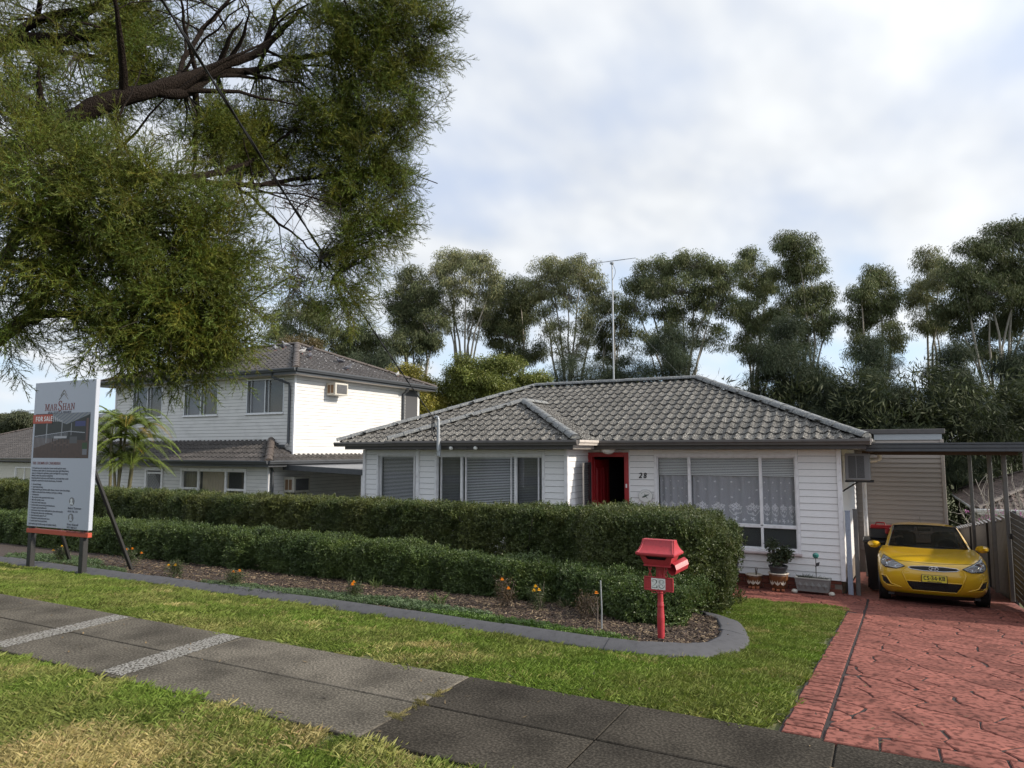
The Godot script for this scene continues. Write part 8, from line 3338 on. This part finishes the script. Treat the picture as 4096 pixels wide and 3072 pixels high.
# ------------------------------------------------------------------ garden plants
func build_plants():
	# golden cane palm before the neighbour's house
	var foot := Vector3(-21.0, gy(0, -13.6), -13.6)
	var palm := thing("cane_palm", "clumping palm with arching yellow-green fronds beside the for-sale board", "palm", foot)
	var crown_pts := []
	for k in 6:
		var st := MB.new()
		var base := Vector3(R(-0.25, 0.25), -0.1, R(-0.25, 0.25))
		var top := Vector3(base.x + R(-0.45, 0.6), R(2.1, 3.5), base.z + R(-0.3, 0.3))
		st.tube([base, base.lerp(top, 0.5) + Vector3(R(-0.05, 0.05), 0, 0), top], [0.055, 0.045, 0.035], 8)
		piece(st, "stem", M.palm_stem, palm)
		crown_pts.append(top)
	for i in 120:
		var c: Vector3 = crown_pts[i % 6]
		var a := i * 2.4 + R(-0.4, 0.4)
		var rise := R(0.45, 1.55)
		var L := R(1.0, 1.75)
		var dirh := Vector3(cos(a), 0, sin(a))
		var b := MB.new()
		b.colored = true
		var tone := Color(0.17, 0.225, 0.045) if R(0, 1) < 0.9 else Color(0.36, 0.26, 0.06)
		var pts := []
		var rr := []
		for k in 11:
			var t := k / 10.0
			pts.append(c + dirh * L * (t * 0.85) + Vector3.UP * L * (rise * t - (0.42 + rise * 0.60) * t * t * 1.05))
			rr.append(lerpf(0.014, 0.003, t))
		b.col = tone * 1.2
		b.tube(pts, rr, 4, false)
		for k in range(2, 50):
			var t := k / 50.0
			var fi := t * 10.0
			var p: Vector3 = pts[int(fi)].lerp(pts[mini(int(fi) + 1, 10)], fi - int(fi))
			var d: Vector3 = (pts[mini(int(fi) + 1, 10)] - pts[int(fi)]).normalized()
			var sd := d.cross(Vector3.UP).normalized()
			var ll := 0.36 * sin(PI * clampf(t * 0.85 + 0.12, 0, 1)) * R(0.85, 1.1)
			for s in [-1, 1]:
				var v := R(0.75, 1.25)
				b.col = Color(tone.r * v, tone.g * v, tone.b * v)
				var ld: Vector3 = (sd * s * 0.8 + d * 0.6 + Vector3.UP * 0.22).normalized()
				var wv: Vector3 = ld.cross(Vector3.UP).normalized()
				blade(b, p, ld, wv, ll, 0.020, Vector3(0, -0.22, 0))
		piece(b, "frond", M.palm_leaf, palm)
	# marigolds
	var G := func(x: float, z: float) -> Vector3: return Vector3(x, gy(x, z) + 0.04, z)
	var mari := [
		[G.call(-12.75, -7.25), 0.30, 3, "petal_yellow", "marigold with yellow heads between the sign's props"],
		[G.call(-11.55, -7.75), 0.30, 3, "petal", "orange marigold beside the sign's prop"],
		[G.call(-9.75, -7.25), 0.26, 2, "petal_yellow", "low yellow marigold alone in the mulch"],
		[G.call(-8.15, -7.05), 0.26, 2, "petal", "straggly orange marigold beside the low groundcover"],
		[G.call(-6.28, -7.35), 0.26, 2, "petal", "orange marigold above the creeping groundcover"],
		[G.call(-4.45, -8.15), 0.38, 2, "petal", "withered brown marigold bush with orange heads"],
		[G.call(-4.02, -8.3), 0.40, 3, "petal_yellow", "leggy grey-leaved marigold bush with two yellow heads"],
		[G.call(-3.25, -8.0), 0.33, 1, "petal", "dry stalked marigold with one orange head by the stake"],
	]
	var small := leaf_clump(61, 26, 0.07, 0.035, 0.008, 0.2)
	for q in mari:
		var m := thing("marigold", q[4], "flower", q[0])
		var sm := MB.new()
		var wh := []
		var co := []
		var dry: bool = q[4].begins_with("withered") or q[4].begins_with("dry")
		var heads := []
		for i in 6:
			var e := Vector3(R(-0.16, 0.16), q[1] * R(0.65, 1.0), R(-0.12, 0.12))
			limb(sm, Vector3(R(-0.02, 0.02), -0.03, 0), e, 0.007, 0.003, 0.08, 4)
			if i < q[2]:
				heads.append(e)
			for z in 7:
				wh.append(Transform3D(Basis.from_euler(Vector3(R(0, 6), R(0, 6), 0)), Vector3(0, 0.02, 0).lerp(e, R(0.2, 0.95)) + rdir() * 0.05))
				var v := R(0.6, 1.2)
				co.append(Color(0.09 * v, 0.06 * v, 0.035 * v) if dry else Color(0.055 * v, 0.075 * v, 0.025 * v))
		piece(sm, "stem", M.twig, m)
		scatter("leaves", small, M.leaf, wh, co, m)
		for e in heads:
			var fh := MB.new()
			for r in 3:
				var n := 12 - r * 3
				for k in n:
					var a := TAU * k / n + r * 0.3
					var d := Vector3(cos(a), 0.25 + r * 0.5, sin(a)).normalized()
					blade(fh, e + Vector3(0, 0.008 * r, 0), d, d.cross(Vector3.UP).normalized(), 0.034 - r * 0.006, 0.022)
			piece(fh, "flower_head", M[q[3]], m)
	# stakes and weeds
	var sk := thing("garden_stake", "thin grey stake standing in the mulch", "stake", G.call(-2.80, -7.33))
	var sb := MB.new()
	sb.tube([Vector3(0, -0.05, 0), Vector3(0.004, 0.25, 0), Vector3(-0.006, 0.54, 0)], [0.009, 0.008, 0.008], 6)
	piece(sb, "stake", M.galv, sk)
	var stp := thing("cut_stem", "short dead stem beside the grey stake", "stem", G.call(-2.88, -7.38))
	var sp := MB.new()
	limb(sp, Vector3(0, -0.03, 0), Vector3(0.02, 0.27, 0), 0.010, 0.006, 0.04, 5)
	for i in 7:
		limb(sp, Vector3(0.01, R(0.1, 0.26), 0), Vector3(R(-0.12, 0.12), R(0.2, 0.38), R(-0.1, 0.1)), 0.004, 0.001, 0.1, 3)
	piece(sp, "stem", M.twig, stp)
	var weeds := [[G.call(-5.1, -7.6), "strappy green grass clump in the mulch", 0.30, 46, Color(0.06, 0.10, 0.025)], [G.call(-6.9, -8.6), "spindly weed against the low hedge's foot", 0.34, 22, Color(0.075, 0.10, 0.035)], [G.call(-3.95, -8.9), "tangle of pale dry grass at the low hedge's foot", 0.22, 26, Color(0.17, 0.15, 0.09)]]
	for q in weeds:
		var wd := thing("weed", q[1], "weed", q[0])
		var wb := MB.new()
		wb.colored = true
		for i in q[3]:
			var d := Vector3(R(-0.8, 0.8), R(0.6, 1.3), R(-0.6, 0.9)).normalized()
			var v := R(0.7, 1.3)
			wb.col = Color(q[4].r * v, q[4].g * v, q[4].b * v)
			blade(wb, Vector3(R(-0.06, 0.06), 0, R(-0.05, 0.05)), d, d.cross(rdir()).normalized(), q[2] * R(0.6, 1.1), 0.012, Vector3(0, -0.3, 0))
		piece(wb, "leaves", M.grass, wd)
	# bare shrub behind the carport posts
	var bs := thing("bare_shrub", "leafless pale shrub in front of the brown-roofed house", "shrub", Vector3(2.9, gy(0, -24.5), -24.5))
	var bb := MB.new()
	for i in 16:
		var e := Vector3(R(-1.1, 1.3), R(1.5, 2.9), R(-0.5, 0.5))
		limb(bb, Vector3(R(-0.2, 0.2), 0, 0), e, 0.022, 0.008, 0.12, 5)
		for k in 4:
			limb(bb, e * R(0.6, 0.95), e + Vector3(R(-0.5, 0.5), R(-0.1, 0.5), R(-0.3, 0.3)), 0.008, 0.003, 0.12, 4)
	mk("pale_bark", 0.30, 0.28, 0.25, 0.9)
	piece(bb, "branch", M.pale_bark, bs)
	mk("pink_petal", 0.50, 0.18, 0.42, 0.7)
	var pf := MB.new()
	for i in 60:
		var c := Vector3(R(-1.0, 1.2), R(1.55, 1.95), R(0.2, 0.5))
		for k in 4:
			blade(pf, c, rdir(), rdir(), 0.05, 0.035)
	piece(pf, "blossom", M.pink_petal, bs)


func turf_patch(sd: int, tufts: int, blades: int, h: float, w: float, lean: float) -> ArrayMesh:
	# a palm of turf: loose tufts of bent blades
	var keep := rng.seed
	rng.seed = sd
	var b := MB.new()
	b.colored = true
	for k in tufts:
		var a0 := R(0, TAU)
		var rad := sqrt(R(0, 1)) * 0.15
		var o := Vector3(cos(a0) * rad, 0, sin(a0) * rad)
		var tone := R(0.7, 1.3)
		var dry := R(0, 1) < 0.14
		var hh := h * R(0.6, 1.25)
		for i in blades:
			var a := o + Vector3(R(-0.03, 0.03), -0.008, R(-0.03, 0.03))
			var d := Vector3(R(-lean, lean), 1.0, R(-lean, lean)).normalized()
			var l := hh * R(0.5, 1.15)
			var s := d.cross(rdir()).normalized() * w * 0.5
			var v := tone * R(0.75, 1.3)
			b.col = Color(v * 2.0, v * 1.35, v * 2.2) if dry else Color(v * R(0.92, 1.12), v, v * R(0.8, 1.1))
			var m := a + d * l * 0.55
			var t := a + d * l + Vector3(d.x, -0.2, d.z) * l * 0.5
			b.tri(a - s, a + s, m + s * 0.7)
			b.tri(a - s, m + s * 0.7, t)
	rng.seed = keep
	return b.done()


func on_lawn(x: float, z: float) -> bool:
	if x > 0.1:
		return z > -3.30 or (z < -4.7 and x > 3.4)
	if z > -3.29 - 0.03 * fn_patch.get_noise_1d(x * 6.0):
		return true
	if z > -4.74 + 0.05 * fn_patch.get_noise_1d(x * 5.0):
		return false
	if x > -0.77:
		return false
	if z > -6.5:
		return true
	if z < -12.93:
		return false
	# inside the kerb is garden bed
	if z > -10.5 and x < bed_right(z) + 0.24:
		return false
	return x > -2.5


func build_lawn():
	var shapes := [turf_patch(71, 40, 15, 0.050, 0.0033, 1.0), turf_patch(72, 40, 15, 0.042, 0.0032, 1.2), turf_patch(73, 34, 14, 0.062, 0.0034, 0.9)]
	var where := [[], [], []]
	var cols := [[], [], []]
	var green := Color(0.170, 0.200, 0.052)
	var lush := Color(0.138, 0.208, 0.034)
	var straw := Color(0.42, 0.35, 0.16)
	var areas := [[-8.2, 0.4, -3.4, -0.6, 2600], [-15.0, -0.6, -6.55, -4.6, 2900], [-2.6, -0.6, -13.0, -6.5, 1100], [-9.0, 6.0, -0.6, 3.0, 600], [-26, -15, -6.55, -4.6, 600], [0.4, 6, -3.4, -0.6, 300]]
	for a in areas:
		for i in a[4]:
			var x := R(a[0], a[1])
			var z := R(a[2], a[3])
			if not on_lawn(x, z):
				continue
			var n := fn_ground.get_noise_2d(x * 1.5, z * 2.4) + 0.5 * fn_patch.get_noise_2d(x * 4.0, z * 4.0)
			var dry := smoothstep(0.02, 0.42, n + (0.14 if z > -3.4 else -0.26) - (0.20 if x > -3.0 else 0.0))
			var c := green.lerp(lush, clampf(0.5 - fn_patch.get_noise_2d(x * 0.9 + 30.0, z * 0.9) * 1.4, 0, 1)).lerp(straw, dry if R(0, 1) < 0.85 else R(0, 0.7))
			var v := R(0.75, 1.25)
			var k := rng.randi() % 3
			var s := R(0.8, 1.15)
			where[k].append(Transform3D(Basis(Vector3.UP, R(0, TAU)) * Basis.from_scale(Vector3(s, s, s)), Vector3(x, gy(x, z), z)))
			cols[k].append(Color(c.r * v, c.g * v, c.b * v))
	# blades leaning over the edges of the path and tufts in its joints
	for i in 26:
		var t := R(0, 1)
		var x := -2.83 + R(-0.02, 0.02)
		var z := lerpf(-3.4, -4.3, t)
		if R(0, 1) > 0.5 + 0.6 * fn_patch.get_noise_1d(z * 12.0):
			continue
		where[1].append(Transform3D(Basis(Vector3.UP, R(0, TAU)) * Basis.from_scale(Vector3(0.12, R(0.5, 0.9), 0.5)), Vector3(x, 0.012, z)))
		cols[1].append(Color(0.30, 0.26, 0.13))
	for k in 3:
		var o := scatter("grass", shapes[k], M.grass, where[k], cols[k], self)
		tag(o, ["short green and straw-coloured lawn grass", "low matted grass of the lawn and verge", "longer loose blades among the lawn grass"][k], "grass")
	# litter blown onto the path and the grass
	var bit := MB.new()
	blade(bit, Vector3.ZERO, Vector3(1, 0.12, 0).normalized(), Vector3.BACK, 0.05, 0.014, Vector3(0, 0.1, 0))
	var lw := []
	var lc := []
	for i in 420:
		var x := R(-11.0, 0.6)
		var z := R(-6.4, -2.2)
		lw.append(Transform3D(Basis(Vector3.UP, R(0, TAU)) * Basis.from_scale(Vector3(R(0.4, 1.3), 1, R(0.4, 1.2))), Vector3(x, gy(x, z) + (0.021 if z < -3.4 and z > -4.65 else 0.035), z)))
		var v := R(0.5, 1.3)
		lc.append(Color(0.20 * v, 0.14 * v, 0.07 * v) if i % 3 else Color(0.05 * v, 0.04 * v, 0.03 * v))
	tag(scatter("leaf_litter", bit.done(), M.chip, lw, lc, self), "dry leaf bits scattered over footpath and verge", "leaf litter")
	# mulch
	var chip := MB.new()
	chip.cbox(Vector3.ZERO, Vector3(0.055, 0.007, 0.013), 0.002)
	var w := []
	var c := []
	for i in 15000:
		var x := -14.5 + 12.9 * sqrt(R(0, 1))
		var z := R(-9.6, -6.75)
		if x > bed_right(z) - 0.03:
			continue
		w.append(Transform3D(Basis.from_euler(Vector3(R(-0.4, 0.4), R(0, TAU), R(-0.4, 0.4))) * Basis.from_scale(Vector3(R(0.5, 1.5), 1, R(0.6, 1.3))), Vector3(x, gy(x, z) + 0.052 + R(0, 0.015), z)))
		var v := R(0.35, 1.5)
		var t := Color(0.045, 0.028, 0.020).lerp(Color(0.24, 0.18, 0.11), pow(R(0, 1), 3.5))
		c.append(Color(t.r * v, t.g * v, t.b * v))
	tag(scatter("mulch", chip.done(), M.chip, w, c, self), "brown bark mulch over the garden bed", "mulch")
	# creeping groundcover and lush weeds over parts of the bed
	var mat := leaf_clump(81, 34, 0.05, 0.018, 0.011, -0.3)
	w = []
	c = []
	for q in [[-7.6, -6.95, 1.1, 0.22, 900], [-6.4, -7.15, 0.9, 0.30, 900], [-4.9, -7.2, 0.8, 0.25, 700], [-4.0, -6.95, 0.9, 0.16, 500], [-5.6, -7.45, 0.5, 0.2, 260], [-11.2, -7.0, 0.6, 0.2, 260], [-13.2, -7.4, 1.2, 0.5, 900], [-2.9, -6.85, 0.6, 0.12, 200]]:
		for i in q[4]:
			var a := R(0, TAU)
			var r := sqrt(R(0, 1))
			var x: float = q[0] + cos(a) * r * q[2]
			var z: float = minf(q[1] + sin(a) * r * q[3], -6.68)
			w.append(Transform3D(Basis(Vector3.UP, R(0, TAU)) * Basis.from_scale(Vector3(R(0.8, 1.5), R(0.5, 1.1), R(0.8, 1.5))), Vector3(x, gy(x, z) + 0.065, z)))
			var v := R(0.7, 1.3)
			c.append(Color(0.075 * v, 0.115 * v, 0.050 * v) if q[0] < -4.5 else Color(0.085 * v, 0.15 * v, 0.025 * v))
	tag(scatter("groundcover", mat, M.leaf, w, c, self), "creeping grey-green groundcover spilling over the kerb", "groundcover")
